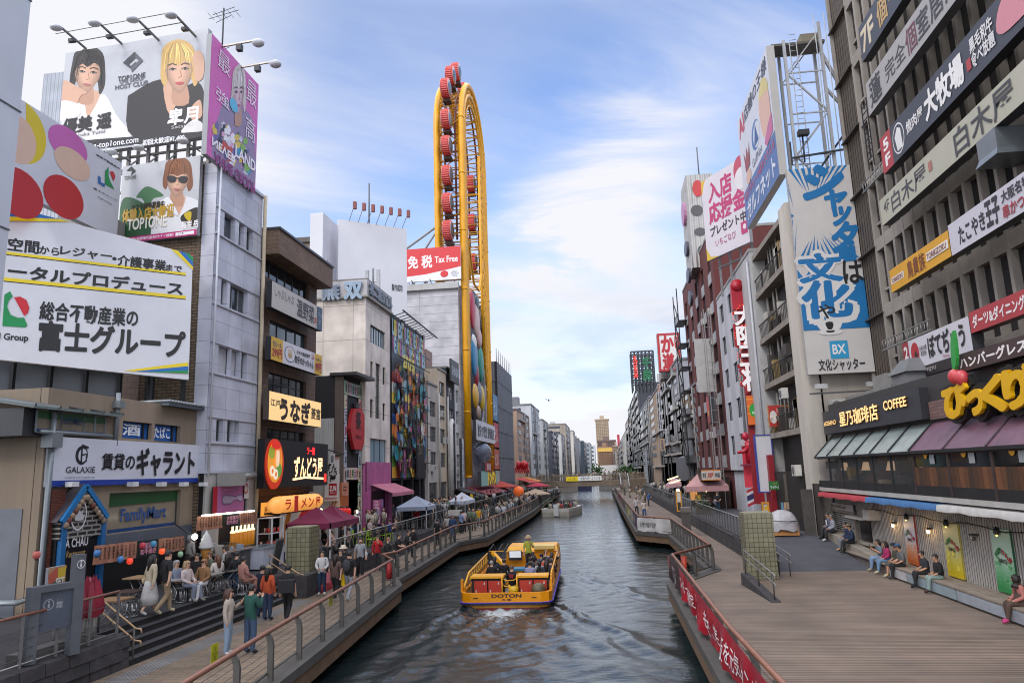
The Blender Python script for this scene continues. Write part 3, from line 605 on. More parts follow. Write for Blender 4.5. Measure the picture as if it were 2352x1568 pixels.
its=yl(1577,505,525)+yl(1577,700,726)+[tt('空間',(75,205),(325,345)),tt('から',(335,275),(500,360)),tt('レジャー',(515,275),(945,405)),tt('・',(955,370),(985,400)),tt('介護事業',(1000,350),(1405,490)),tt('まで',(1410,432),(1540,500)),tt('トータルプロデュース',(-70,410),(1545,695),K,.04),tt('総合不動産業の',(345,745),(1165,965)),tt('富士グループ',(340,910),(1560,1230),K,.04),tt('FUJI Group',(-120,1005),(235,1100),K,.025),('p',[fb(20,955),fb(38,690),fb(85,660),fb(108,705),fb(75,740),fb(60,790),fb(90,860),fb(150,885),fb(205,885),fb(232,950),fb(215,967)],Gn),('p',[fb(118,712),fb(170,706),fb(225,735),fb(248,800),fb(238,845),fb(205,870)],Rd),('p',[fb(1450,302),fb(1510,318),fb(1637,455),fb(1637,482)],Yl),('p',[fb(1510,318),fb(1565,333),fb(1637,415),fb(1637,455)],Bl),('p',[fb(1565,333),fb(1610,344),fb(1637,370),fb(1637,415)],Gn),('p',[fb(1610,344),fb(1637,352),fb(1637,370)],Rd),('p',[fb(1040,1340),fb(1595,1262),fb(1595,1295),fb(1140,1355)],Yl),('p',[fb(1140,1355),fb(1595,1295),fb(1595,1330),fb(1240,1366)],Bl),('p',[fb(1240,1366),fb(1595,1330),fb(1595,1358),fb(1370,1380)],Gn),('p',[fb(1370,1380),fb(1595,1358),fb(1595,1385),fb(1500,1395)],Rd),('p',[fb(1500,1395),fb(1595,1385),fb(1595,1405)],'#2a3590'),('p',[fb(-220,-120),fb(250,-12),fb(600,74),fb(100,66),fb(-220,60)],Yl),('p',[fb(-220,-122),fb(250,-14),fb(500,50),fb(100,30),fb(-220,22)],Bl),('p',[fb(-220,-124),fb(250,-16),fb(350,10),fb(100,-2),fb(-220,-15)],Gn)]
pl_=[fx(443,585),fx(433,872),fx(-60,819.5),fx(-60,453)]
bd=sign('billboard','big white angled billboard with black lettering, yellow underlines and a green red emblem',UB,rect,'#cfd1d9',its,n=-.25,depth=.25,poly=pl_,edge='#c9ccd2',cat='billboard',step=.008)
b=MB()
for k in range(7):
 u=rect[0]+W0*k/6
 for n_ in(-.9,-2.2):b.bar(UB.w(u,6.0,n_),UB.w(u,rect[3]-.4-k*.35,n_),.14,M('#1f2225',.6,.3))
 b.bar(UB.w(u,rect[2]+.3,-.9),UB.w(u,7.2,-2.2),.07,M('#1f2225',.6));b.bar(UB.w(u,6.3,-.9),UB.w(u,rect[2]-.1,-2.2),.06,M('#1f2225',.6))
for z in(7.2,8.6,rect[2]+.5,12.5):b.bar(UB.w(rect[0],z,-.9),UB.w(rect[1]-.3,z,-.9),.12,M('#1f2225',.6,.3))
b.build('support_frame',bd)
rect0=rect
UP=XL(-21.3);c1=UP.at(50,222);c2=UP.at(280,375);c3=UP.at(280,528)
rect=(UP.at(-60,150)[0],c2[0],c3[1]-.5,c2[1])
def fx(x,y):
 a=UP.at(x,y);return((a[0]-rect[0])/(rect[1]-rect[0]),(rect[3]-a[1])/(rect[3]-rect[2]))
def fa(x,y):return fx(x/3,y/3)
def ta(s,a,c,col=K,bold=.02):p,q=fa(*a),fa(*c);return('t',s,p[0],p[1],q[0],q[1],col,bold)
its=[('e',*fa(140,900),.16,.34,'#d6c02c',-70,85),('e',*fa(125,960),.11,.26,'#d8b9a6'),('e',*fa(130,1330),.15,.26,'#b8262c'),('e',*fa(470,1000),.14,.20,'#c469b4'),('e',*fa(500,1130),.13,.17,'#d8b9a6'),('e',*fa(440,1360),.14,.24,'#b8262c')]+[ta('総合不動産業の',(662,1058),(822,1170)),ta('富士グループ',(642,1290),(805,1390)),ta('FUJI Group',(675,1355),(770,1415)),('p',[fa(720,1180),fa(745,1150),fa(745,1215),fa(755,1245),fa(785,1305),fa(720,1270)],Gn),('p',[fa(752,1185),fa(775,1180),fa(792,1215),fa(780,1250)],Rd),('p',[fa(672,1210),fa(690,1222),fa(690,1255),fa(718,1268),fa(718,1290),fa(672,1262)],Bl),('p',[fa(-100,1345),fa(80,1420),fa(510,1530),fa(500,1545),fa(80,1500),fa(-100,1500)],Gn)]
sign('billboard','upper white billboard parallel to the canal with a small green and red house emblem',UP,rect,'#ccd0dc',its,n=-.3,depth=.3,edge='#b9bcc4',cat='billboard',step=.01)
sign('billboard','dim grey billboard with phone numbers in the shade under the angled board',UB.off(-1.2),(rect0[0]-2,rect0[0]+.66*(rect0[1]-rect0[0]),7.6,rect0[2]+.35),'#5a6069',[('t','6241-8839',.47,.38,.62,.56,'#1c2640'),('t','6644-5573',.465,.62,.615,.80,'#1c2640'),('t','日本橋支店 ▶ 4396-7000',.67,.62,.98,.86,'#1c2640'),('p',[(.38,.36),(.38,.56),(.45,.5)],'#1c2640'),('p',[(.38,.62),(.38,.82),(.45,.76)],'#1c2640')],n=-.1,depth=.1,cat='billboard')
FM=XL(-17.45);BEI='#8d7e6d';y0=FM.at(103,1010)[0];y1=29.2
t,b=blk('store_building','low beige building with convenience store windows, gutter and corrugated roof edge at the left',-28,-17.45,y0,y1,ZT,8.75,WALL(BEI))
w2=rcs(FM,'c',[(1072,378,1318,545),(1350,405,1565,568)]);w1=rcs(FM,'c',[(345,275,545,495),(560,285,745,510),(760,305,930,520)])
low=FM.rc(*px('c',955,1010),*px('c',1560,1285));cor=FM.rc(*px('c',520,960),*px('c',905,1800))
ops=w2+[low];shell(b,FM,y0,y1,ZT,8.75,ops,WALL(BEI),.22);b.build('wall',t)
for i,r_ in enumerate(w2):
 f=window(t,FM,*r_,-.2,1,1,'#1c1e22',S('#1f5fae'));m=MB();letters(m,FM,('酒','たばこ')[i],r_[0]+.12*(r_[1]-r_[0]),r_[0]+.72*(r_[1]-r_[0]),r_[2]+.2*(r_[3]-r_[2]),r_[3]-.14*(r_[3]-r_[2]),-.15,S('#dfe6ee'),.02);m.pbox(FM,r_[0]+.78*(r_[1]-r_[0]),r_[0]+.83*(r_[1]-r_[0]),r_[2],r_[3],-.18,-.12,M('#1c1e22'));m.build('lettering',t)
f=window(t,FM,*low,-.2,1,1,'#3d4046',M('#8b8171',.2,0,.1));m=MB();g0=low;dh=g0[3]-g0[2]
m.ppoly(FM,[(g0[0],g0[3]-.34*dh),(g0[1],g0[3]-.30*dh),(g0[1],g0[3]),(g0[0],g0[3])],None,-.15,M('#12512c',.3));m.ppoly(FM,[(g0[0],g0[2]),(g0[1],g0[2]),(g0[1],g0[2]+.09*dh),(g0[0],g0[2]+.09*dh)],None,-.15,M('#173f74',.3));m.build('window_stripe',t)
m=MB();letters(m,FM,'FamilyMart',g0[0]+.2*(g0[1]-g0[0]),g0[0]+.83*(g0[1]-g0[0]),g0[2]+.17*dh,g0[2]+.58*dh,-.14,S('#1c4a86'),.03);m.build('lettering',t)
q=XL(-17.25);b=MB();a0=q.rc(*px('c',345,275),*px('c',930,520));za=a0[2]-.1
b.box(-22,-17.47,a0[0]-.35,a0[1]+.2,za,a0[3]+.02,M('#3a3d42'));b.build('dormer',t)
for i,(c0,c1)in enumerate(((345,545),(560,745),(760,930))):
 r_=q.rc(*px('c',c0,275),*px('c',c1,520));r_=(r_[0],r_[1],a0[2],a0[3]);window(t,q,*r_,-.12,1 if i<2 else 2,1,'#7e868c',M('#7c7364',.2,0,.1));m=MB()
 m.ppoly(q,[(r_[0],r_[3]-.28),(r_[1],r_[3]-.28),(r_[1],r_[3]-.05),(r_[0],r_[3]-.05)],None,-.09,M('#14502c',.3));m.ppoly(q,[(r_[0],r_[2]+.05),(r_[1],r_[2]+.05),(r_[1],r_[2]+.13),(r_[0],r_[2]+.13)],None,-.09,M('#173f74',.3))
 if i==1:letters(m,q,'FamilyMart',r_[0]+.05,r_[1]-.1,r_[2]+.25,r_[2]+.6,-.085,S('#1c3c66'))
 m.build('window_stripe',t)
b=MB();zt=a0[3]
b.hexa([(-17.0,a0[0]-.5,zt-.02),(-17.0,a0[1]+.4,zt-.02),(-20.5,a0[1]+.4,zt+.6),(-20.5,a0[0]-.5,zt+.6),(-17.0,a0[0]-.5,zt+.06),(-17.0,a0[1]+.4,zt+.06),(-20.5,a0[1]+.4,zt+.68),(-20.5,a0[0]-.5,zt+.68)],M('#6f7c7a',.12,0,.15))
for k in range(5):
 y=a0[0]-.5+(a0[1]-a0[0]+.9)*k/4;b.bar((-16.95,y,zt+.08),(-20.5,y,zt+.71),.07,MET('#71787d'))
b.build('lean_to_roof',t)
b=MB();CORR=M('#8d9397',.45,.4,.12,2)
for ya,yb,zz,xx in((y0+2.2,y0+5.6,8.62,-18.0),(y0+5.9,y1,8.8,-17.1)):
 b.box(-24,xx,ya,yb,zz-.12,zz,M('#4d555e'));k=ya
 while k<yb:b.tube([(xx-2,k,zz+.06),(xx+.06,k,zz+.06)],.06,CORR,6);k+=.2
b.build('roof',t)
b=MB();GUT=M('#7f868b',.4,.3,.06)
b.tube([(-17.3,y0+.12,8.0),(-17.3,y0+.12,2.4),(-17.5,y0-.5,2.3),(-20,y0-.5,2.3)],.09,GUT,10);b.box(-17.5,-17.1,y0-.1,y0+.34,6.85,7.3,GUT)
yy=FM.at(*px('c',1000,300))[0];b.tube([(-17.35,yy,8.9),(-17.35,yy,7.0)],.08,GUT,10);b.box(-17.55,-17.17,yy-.16,yy+.16,8.35,8.6,GUT);b.tube([(-17.3,y0-.4,7.33),(-17.3,a0[1]+.3,7.33)],.07,GUT,8);b.build('gutter_pipe',t)
b=MB();b.box(-24,-18.0,y0-.03,y0,ZT,5.0,M('#6f747d',.6,.2));b.build('shutter',t)
rr=FM.rc(*px('c',415,518),*px('c',1690,905));rr=(y0+.05,rr[1],rr[2]-.05,7.2)
sign('shop_sign','long white letting agency sign with a blackletter G emblem and a blue bottom stripe',FM,rr,'#c9ccd8',[('r',0,.88,1,1,'#1c3a94'),('e',.165,.36,.034,.2,'#20222a'),('e',.17,.36,.024,.14,'#c9ccd8'),('l',[(.15,.25),(.165,.15),(.2,.2)],.05,'#20222a'),('l',[(.163,.16),(.163,.55)],.05,'#20222a'),('l',[(.163,.36),(.19,.33),(.19,.5)],.04,'#20222a'),('t','GALAXIE',.085,.60,.245,.73,'#23252c',.01),('t','A room for rent  A room for rent',.082,.80,.245,.84,'#4c505a',0.),('t','賃貸の',.28,.30,.49,.66,'#1a1b20',.02),('t','ギャラント',.505,.16,.955,.80,'#1a1b20',.045)],n=.03,depth=.14,edge='#8d929c',cat='shop sign')
for k,x in enumerate((505,1045,1300,1500,1675)):
 u,v=FM.at(*px('c',x,930));tq=thing('sign_floodlight',('white floodlight under the letting sign, nearest the drainpipe','white floodlight under the letting sign, second from its left end','white floodlight under the middle of the letting sign','white floodlight under the letting sign, second from its right end','white floodlight at the right end of the letting sign')[k],'floodlight',FM.w(u,v,.2),'floodlights under the letting sign')
 m=MB();m.bar(FM.w(u,v,.05),FM.w(u,v-.05,.4),.04,MET('#888888'));m.build('bracket',tq);m=MB();m.pbox(FM,u-.16,u+.16,v-.1,v+.06,.38,.62,M('#d5d6d8',.4));m.build('lamp_head',tq)
AC=XL(-16.95);ga=[AC.at(*px('c',x,y))for x,y in((550,1230),(742,955),(905,1190))];by=ZT+.02
t=thing('gable_front','black brick gable front with bright blue verge boards and a white lotus emblem','restaurant front',AC.w(ga[1][0],by,0));b=MB()
yl_,yr_=ga[0][0],ga[2][0]
b.ppoly(AC,[(yl_-.1,4.0),(yr_+.1,4.0),(yr_+.1,ga[2][1]),ga[1],(yl_-.1,ga[0][1])],-.55,0,brick('#18181b','#1f1f23','#8f8a84',.42,.15,.8,.03,'y'));b.build('brick_panel',t)
b=MB()
for a_,c_ in((ga[0],ga[1]),(ga[2],ga[1])):b.bar(AC.w(a_[0]+(a_[0]-c_[0])*.12,a_[1]+(a_[1]-c_[1])*.12,.04),AC.w(c_[0],c_[1]+.03,.04),.1,S('#1c6ea8'),.16)
for y_ in(yl_-.05,yr_-.1):b.box(-17.1,-16.9,y_,y_+.2,by,ga[0][1],S('#1c5f96'))
b.build('blue_trim',t);b=MB()
b.add([AC.w(ga[1][0],ga[1][1]+.1,0),AC.w(yl_-.25,ga[0][1]-.1,0),AC.w(yl_-.25,ga[0][1]-.1,-.6),AC.w(ga[1][0],ga[1][1]+.1,-.6)],[(0,1,2,3)],M('#4b4449',.7));b.add([AC.w(ga[1][0],ga[1][1]+.1,0),AC.w(yr_+.2,ga[2][1]-.1,0),AC.w(yr_+.2,ga[2][1]-.1,-.6),AC.w(ga[1][0],ga[1][1]+.1,-.6)],[(3,2,1,0)],M('#4b4449',.7));b.build('roof',t)
em=AC.at(*px('c',680,1195));b=MB();ring=[(em[0]+.36*math.cos(a),em[1]+.5*math.sin(a))for a in[i*math.pi/16 for i in range(32)]];rin=[(em[0]+.31*math.cos(a),em[1]+.44*math.sin(a))for a in[i*math.pi/16 for i in range(32)]]
WH=S('#c9c9cc')
for i in range(32):j=(i+1)%32;b.ppoly(AC,[ring[i],ring[j],rin[j],rin[i]],None,.03,WH)
for k,(an,ln)in enumerate(((90,.36),(60,.33),(120,.33),(32,.30),(148,.30))):
 c_,s_=math.cos(R(an)),math.sin(R(an));cx,cy=em[0],em[1]-.2
 b.ppoly(AC,[(cx,cy),(cx+c_*ln*.5-s_*.09,cy+s_*ln*.6+c_*.09),(cx+c_*ln,cy+s_*ln*1.25),(cx+c_*ln*.5+s_*.09,cy+s_*ln*.6-c_*.09)],None,.034+.004*k,S('#b9b9be'))
b.build('lotus_emblem',t);b=MB();letters(b,AC,'À CHÂU',em[0]-.5,em[0]+.5,em[1]-1.0,em[1]-.66,.03,WH,.02);letters(b,AC,'Restaurant',em[0]-.42,em[0]+.42,em[1]-1.3,em[1]-1.1,.03,S('#a98c5c'),.01);b.build('lettering',t)
b=MB();rn=random.Random(5)
for a_,c_ in((ga[0],ga[1]),(ga[1],ga[2])):
 for k in range(7):
  f_=(k+.5)/7;b.ball(AC.w(a_[0]+(c_[0]-a_[0])*f_,a_[1]+(c_[1]-a_[1])*f_-.28,.06),.07,.11,.11,M(rn.choice(['#8a7a66','#7d4b44','#a08a72']),.8,0,.3,9),8,5)
b.build('flower_garland',t)
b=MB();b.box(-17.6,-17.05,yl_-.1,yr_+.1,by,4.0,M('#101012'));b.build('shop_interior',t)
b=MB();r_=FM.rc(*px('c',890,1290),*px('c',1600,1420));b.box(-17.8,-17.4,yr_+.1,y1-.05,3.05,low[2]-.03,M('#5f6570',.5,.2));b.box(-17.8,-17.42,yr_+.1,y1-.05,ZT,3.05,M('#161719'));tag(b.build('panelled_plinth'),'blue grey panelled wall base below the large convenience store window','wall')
b=MB();pb=FM.rc(*px('c',395,940),*px('c',505,1100));b.box(-17.7,-17.2,pb[0],pb[1],ZT,5.55,brick('#7b3f2d','#6b3526','#3b2a24',.24,.08,.85,.012,'xy'));tag(b.build('brick_pier'),'red brick pier at the corner under the letting sign','pier')
PB=FL;PY0,PY1=29.25,33.7;PAN=brick('#c3c5d2','#bdbfcc','#85888f',1.25,.98,.4,.012,'xy',0,.25)
t,b=blk('panel_building','tall white metal panelled building with a bare brick side wall and deep set windows',-20.3,-17,PY0,PY1,ZT,20.1,brick('#7a6a58','#6a5a49','#3e352d',.42,.14,.85,.018,'xy'))
wr=rcs(PB,'b',[(1905,20,1990,250),(2030,65,2068,300),(2095,105,2142,330),(1880,545,1922,790),(1955,600,2097,868),(1855,1110,1958,1372),(1962,1152,2030,1395),(2050,1180,2090,1410)])+rcs(PB,'c',[(1885,365,1940,560),(1980,375,2036,570),(2040,385,2072,572)])
def grp(i,*js):
 z0=sum(wr[j][2]for j in js)/len(js);z1=sum(wr[j][3]for j in js)/len(js)
 for j in js:wr[j]=(wr[j][0],wr[j][1],z0,z1)
grp(0,0,1,2);grp(0,3,4);grp(0,5,6,7);grp(0,8,9,10)
b.box(-17.62,-17.0,PY0-.04,PY0+.02,6.0,20.1,PAN);shell(b,PB,PY0,PY1,6.0,20.1,wr,PAN,.3);b.box(-20.2,-17.5,PY0+.02,PY1-.02,ZT,6.0,M('#8d8984'));b.build('wall',t)
for i,r_ in enumerate(wr):window(t,PB,*r_,-.26,1 if i not in(4,)else 3,1,'#8f9298',M('#b4b5bd',.5)if i in(5,6)else glass('#242a31'))
b=MB();LG=M('#c0c2cb',.4,.2)
for j in(0,3,5,8):
 z=wr[j][2];b.pbox(PB,PY0,PY1,z-.12,z-.05,0,.07,LG);b.pbox(PB,PY0,PY1,wr[j][3]+.03,wr[j][3]+.07,0,.05,LG)
b.pbox(PB,PY0,PY1,6.0,6.12,0,.1,LG);b.pbox(PB,PY0-.05,PY1+.05,20.1,20.25,-.3,.1,LG);b.build('ledge',t)
b=MB();b.tube([(-16.9,PY0+.12,20.3),(-16.9,PY0+.12,5.9)],.05,M('#c8cad2'),8);b.tube([(-16.85,PY1-.02,20.2),(-16.85,PY1-.02,2.2)],.1,M('#b5a68c',.5),10);b.build('drainpipe',t)
ang=V((.996,-.085,0));TB=PL((-17.2,29.2,0),ang);a1=TB.at(475,80);a2=TB.at(470,330);a3=TB.at(148,110);a4=TB.at(136,346)
rect=((a3[0]+a4[0])/2,(a1[0]+a2[0])/2,(a2[1]+a4[1])/2,(a1[1]+a3[1])/2)
def fx(x,y):
 a=TB.at(x,y);return((a[0]-rect[0])/(rect[1]-rect[0]),(rect[3]-a[1])/(rect[3]-rect[2]))
SK='#c99f86';SKD='#b58a72'
def face_items(f,cx,cy,w_,h_,hair,skin=SK,tilt=0,mouth='#8f4a48',glasses=False,fringe=1.,longs=1.):
 "generic portrait head; f maps picture units to panel fractions"
 c,s=math.cos(tilt),math.sin(tilt)
 def P(x,y):X=x*w_;Y=y*h_;return f(cx+X*c-Y*s,cy+X*s+Y*c)
 def cur(l,k=4):return[P(*p)for p in smooth_pts(l,k)]
 o=[('p',cur([(-.56,-.25),(-.46,-.7),(0,-.92),(.46,-.7),(.6,-.1),(.62,.35*longs),(.46,.6*longs),(.3,.2),(-.3,.2),(-.46,.56*longs),(-.6,.3*longs)]),hair),('p',cur([(-.19,.4),(.19,.4),(.26,1.05),(-.26,1.05)],3),SKD)]
 rn_=random.Random(int(abs(cx)*7));shade=lambda h_,k:'#%02x%02x%02x'%tuple(max(0,min(255,int(int(h_[i:i+2],16)*k)))for i in(1,3,5))
 for i in range(9):
  k=1-i/9*.55;o.append(('p',cur([(-.42*k+.05*(1-k),-.33*k),(0,-.6*k),(.42*k-.1*(1-k),-.33*k),(.43*k-.12*(1-k),.1*k),(.27*k-.06,.50*k+.02),(-.02,.72*k+.02),(-.27*k,.50*k+.02),(-.43*k,.1*k)]),shade(skin,.80+.033*i)))
 o.append(('p',cur([(-.46,.02),(-.52,-.4),(-.25,-.80),(.25,-.82),(.52,-.4),(.46,.05),(.40,-.2),(.2,-.34*fringe),(-.02,-.18*fringe),(-.2,-.28*fringe),(-.37,-.14)]),hair))
 for i in range(26):
  q=rn_.uniform(-1,1);y1_=rn_.uniform(-.28,-.12)if abs(q)<.6 else rn_.uniform(.0,.5*longs);o.append(('l',[P(q*.2,-.80),P(q*.46+.02,-.5),P(q*.56,y1_)],.007,shade(hair,rn_.uniform(.6,1.5)),(.4,1,.2)))
 if glasses:o+=[('p',cur([(-.42,-.06),(-.22,-.12),(-.04,-.04),(-.1,.14),(-.32,.15)]),'#1b1b20'),('p',cur([(.42,-.06),(.22,-.12),(.04,-.04),(.1,.14),(.32,.15)]),'#1b1b20'),('l',[P(-.05,-.03),P(.05,-.03)],.012,'#1b1b20')]
 else:
  for q in(-1,1):o+=[('p',cur([(q*.30,.0),(q*.2,-.045),(q*.09,.005),(q*.2,.03)],3),'#b9aaa2'),('p',cur([(q*.25,.0),(q*.2,-.04),(q*.15,.0),(q*.2,.03)],3),'#2a1d1a'),('l',[P(q*.31,-.0),P(q*.2,-.05),P(q*.08,.0)],.008,'#2a1d1a'),('l',[P(q*.36,-.13),P(q*.2,-.18),P(q*.07,-.13)],.010,'#4a3528')]
 o+=[('l',[P(.03,.02),P(.07,.22),P(-.03,.26)],.006,'#a87c66'),('p',cur([(-.15,.42),(-.04,.385),(.04,.385),(.15,.42),(.0,.49)],3),mouth)]
 return o
def fa(x,y):return fx(x/3,y/3)
def pa(l,c,k=4):return('p',[fa(*p)for p in smooth_pts(l,k)],c)
SLP=.075
def ta(s,a,c,col=K,bold=.02,**o):
 dd=SLP*(c[0]-a[0]);dd=min(dd,(c[1]-a[1])*.72);p,q=fa(a[0],a[1]+dd),fa(c[0],c[1]-dd);return('t',s,p[0],p[1],q[0],q[1],col,bold,o)
its=[pa([(405,830),(430,700),(560,640),(640,690),(720,650),(800,790),(900,950),(620,975)],'#d8d6d6'),pa([(590,640),(690,640),(640,760),(600,800)],SK)]+face_items(fa,605,500,200,200,'#25201f',SK,.08,'#a86a62',False,1,1.2)+[pa([(430,560),(520,590),(600,640),(560,660),(530,720),(500,700),(480,730),(440,690),(415,720)],SK),pa([(415,700),(540,720),(545,800),(405,830)],'#dcdadb'),pa([(925,950),(880,700),(920,640),(1100,550),(1250,600),(1370,570),(1415,700),(1395,900)],'#1b1a1e'),pa([(1130,570),(1260,590),(1170,790)],SK)]+face_items(fa,1235,480,215,225,'#c9a565',SK,-.05,'#b04d52',False,.7,.9)+[pa([(1330,390),(1375,350),(1410,420),(1400,540),(1350,560),(1340,470)],SK),pa([(1310,760),(1380,690),(1395,800),(1330,830)],SK),pa([(1250,915),(1330,830),(1395,850),(1395,905)],'#d6d4d2'),('p',[fa(x,y)for x,y in((850,435),(930,360),(955,385),(890,445),(905,460),(935,430),(955,450),(920,490))],'#3b3d45'),('p',[fa(x,y)for x,y in((940,370),(990,420),(910,502),(905,470),(960,420),(930,395))],'#55585f'),ta('TOP1ONE',(815,518),(1002,548),'#3d3f48',.02),ta('ONE GROUP',(828,545),(995,566),'#55575f'),ta('HOST CLUB',(798,575),(1022,603),'#55575f'),('p',[fa(x,y)for x,y in((405,985),(700,960),(1400,908),(1395,985),(620,1032),(405,1045))],'#1a1a22'),ta('優美 遥',(440,800),(765,905),'#111114',.035),ta('Haruka Yumi',(490,910),(725,935),'#55575f',0),ta('皐月',(1165,745),(1365,855),'#e6e4e4',.035),ta('Satsuki',(1185,860),(1330,882),'#c9c7c7',0),ta('osaka-top1one.com',(560,970),(955,1025),'#e4e4e8',.01),ta('初回大歓迎¥1,400-',(988,945),(1285,990),'#e4e4e8',.02)]
bd=sign('billboard','large rooftop billboard of a dark haired man in white and a blond man in black',TB,rect,'#b4b6bc',its,n=-.3,depth=.3,edge='#9b9da2',cat='billboard',step=.008)
b=MB()
for k in range(8):
 u=rect[0]+.2+(rect[1]-rect[0]-.4)*k/7
 for n_ in(-.7,-2.6):b.bar(TB.w(u,19,n_),TB.w(u,rect[3]-.3,n_),.13,M('#8a8681',.6,.2))
 b.bar(TB.w(u,20.3,-.7),TB.w(u,22.2,-2.6),.07,M('#8a8681'));
for z in(19.6,20.6,21.4,24):b.bar(TB.w(rect[0],z,-.8),TB.w(rect[1],z,-.8),.1,M('#8a8681'))
b.build('support_frame',bd)
for k,x in enumerate((155,240,325,410)):
 u,v=TB.at(x/1+40,px('a',0,[318,292,268,242][k])[1]);e=TB.off(0)
 sp=thing('floodlight',('leftmost roof floodlight arm above the two men billboard','second roof floodlight arm from the left above the two men billboard','third roof floodlight arm from the left above the two men billboard','right hand roof floodlight arm above the blond man on the billboard')[k],'floodlight',TB.w(u,v,-.1),'floodlights above the rooftop billboard');b=MB()
 b.bar(TB.w(u,v-.1,-.1),TB.w(u-.05,v+.12,1.5),.08,MET('#6f6b66'));b.build('arm',sp);b=MB();b.ball(TB.w(u-.15,v+.0,1.6),.3,.24,.14,M('#b9bcc2',.4),12,6);b.build('lamp_head',sp);b=MB();b.box(*(lambda p:(p.x-.15,p.x+.15,p.y-.1,p.y+.1,p.z-.45,p.z-.3))(TB.w(u-.03,v+.2,.75)),M('#3a3c40'));b.build('small_lamp',sp)
b=MB();u0_=TB.at(195,60);b.tube([TB.w(rect[0]+.8,rect[3]+.0,.7),TB.w(rect[1]-.9,rect[3]+.0,.7)],.025,MET('#77736e'),5);b.tube([TB.w(rect[0]+.7,rect[3]+.1,1.35),TB.w(rect[1]-1.0,rect[3]+.1,1.35)],.02,MET('#77736e'),5);tag(b.build('stay_wires'),'thin tie rods joining the floodlight arms above the rooftop billboard','tie rods')
LB=PL((-17.25,29.0,0),V((.995,-.10,0)));a1=LB.at(467,368);a2=LB.at(465,545);a3=LB.at(290,380);rect=(a3[0],a1[0],(a2[1]+LB.at(285,560)[1])/2,(a1[1]+a3[1])/2)
def fx(x,y):
 a=LB.at(x,y);return((a[0]-rect[0])/(rect[1]-rect[0]),(rect[3]-a[1])/(rect[3]-rect[2]))
SLP=.03
its=[pa([(860,1400),(950,1380),(1080,1480),(1080,1640),(860,1650)],'#2f5a38'),pa([(960,1370),(1020,1300),(1080,1310),(1150,1360),(1080,1380),(1040,1440),(1000,1380)],'#3d6b45'),pa([(1080,1690),(1100,1440),(1180,1370),(1330,1370),(1420,1450),(1410,1690)],'#d9dadd'),pa([(1190,1370),(1300,1370),(1240,1500)],SK)]+face_items(fa,1245,1245,170,170,'#7b4a2c',SK,.05,'#a86a62',True,.6,.8)+[pa([(1180,1370),(1230,1440),(1250,1500),(1150,1420)],'#e2e3e6'),pa([(1270,1500),(1390,1440),(1400,1560),(1300,1560)],'#26261f'),pa([(1290,1490),(1340,1470),(1330,1540)],'#c2a81e'),('p',[fa(x,y)for x,y in((895,1190),(930,1160),(960,1190),(925,1222),(935,1190))],'#2b2b30'),ta('TOP1ONE',(883,1226),(960,1246),'#555'+'555'),ta('ホスト随時募集中',(930,1415),(1155,1445),'#2a2512',.04),ta('体験入店大歓迎',(872,1448),(1218,1512),'#b58f2c',.05),ta('TOP1ONE',(905,1515),(1170,1575),'#e3e0d4',.03),ta('桜咲 岳',(1275,1535),(1388,1580),'#f0eeee',.03),('r',0,.93,1,1,'#b5216f'),('r',.74,.945,.97,.985,'#e8e6ea'),('t','自分に挑戦!!面接場所指名!!今すぐ検索!!',.04,.945,.72,.985,'#f0d8e4',.02),('t','ホス育',.77,.95,.84,.98,'#333333')]
bd=sign('billboard','smaller billboard of a brown haired man in sunglasses and a white shirt',LB,rect,'#b6b8bc',its,n=0,depth=.2,edge='#8d8f94',cat='billboard',step=.008)
for k,x in enumerate((305,365,463)):
 u,v=LB.at(x,px('a',0,(1075,1058,1052)[k])[1]);spot(LB,u,rect[3]+.25,.1,1.2,.05,('left floodlight above the sunglasses billboard','middle floodlight above the sunglasses billboard','right floodlight above the sunglasses billboard')[k],'floodlights above the sunglasses billboard')
PK=FL;rect=(28.0,PK.at(588,190)[0],PK.at(582,440)[1]-.1,(PK.at(480,85)[1]+PK.at(588,190)[1])/2)
def fx(x,y):
 a=PK.at(x,y);return((a[0]-rect[0])/(rect[1]-rect[0]),(rect[3]-a[1])/(rect[3]-rect[2]))
SLP=0
rn=random.Random(11);its=[pa([(1500,750),(1560,700),(1690,780),(1730,900),(1735,1280),(1600,1240),(1440,1080)],'#8d7c9c')]
for k in range(70):
 x=rn.uniform(1450,1720);y=rn.uniform(800,1010)+(x-1450)*.75;s_=rn.uniform(14,34);its.append(('p',[fa(x+s_*rn.uniform(.4,1)*math.cos(a),y+s_*rn.uniform(.6,1.5)*math.sin(a))for a in(0,1.2,2.4,3.7,5)],rn.choice(['#c9c6d4','#6a5f9a','#d2b84a','#3c8fb5','#b6452f','#2d2a3a','#7ea84a','#d59ac0','#e4e2e8'])))
its+=face_items(fa,1622,640,85,210,'#c9c0bd','#c9a9b4',.02,'#a65a74',False,.6,1.1)+[('e',*fa(1587,728),.085,.055,'#5cb4d8')]+[ta('最',(1480,330),(1560,545),'#e6d7e6',.0),ta('強',(1465,590),(1555,770),'#e6d7e6',0),ta('最',(1680,535),(1742,760),'#e6d7e6',0),ta('高',(1672,790),(1732,1000),'#e6d7e6',0),ta('NEVER',(1435,1000),(1600,1080),'#e9e4ee',.03),ta('LAND',(1600,1000),(1735,1190),'#e9e4ee',.03),ta('ANNE GROUP',(1450,1125),(1735,1270),'#8a2f74',.03)]
bd=sign('billboard','tall magenta billboard with a pale haired person blowing a blue bubble, on the panelled roof',PK,rect,'#cc62ac',its,n=-.1,depth=.25,edge='#8d8f94',cat='billboard',step=.008)
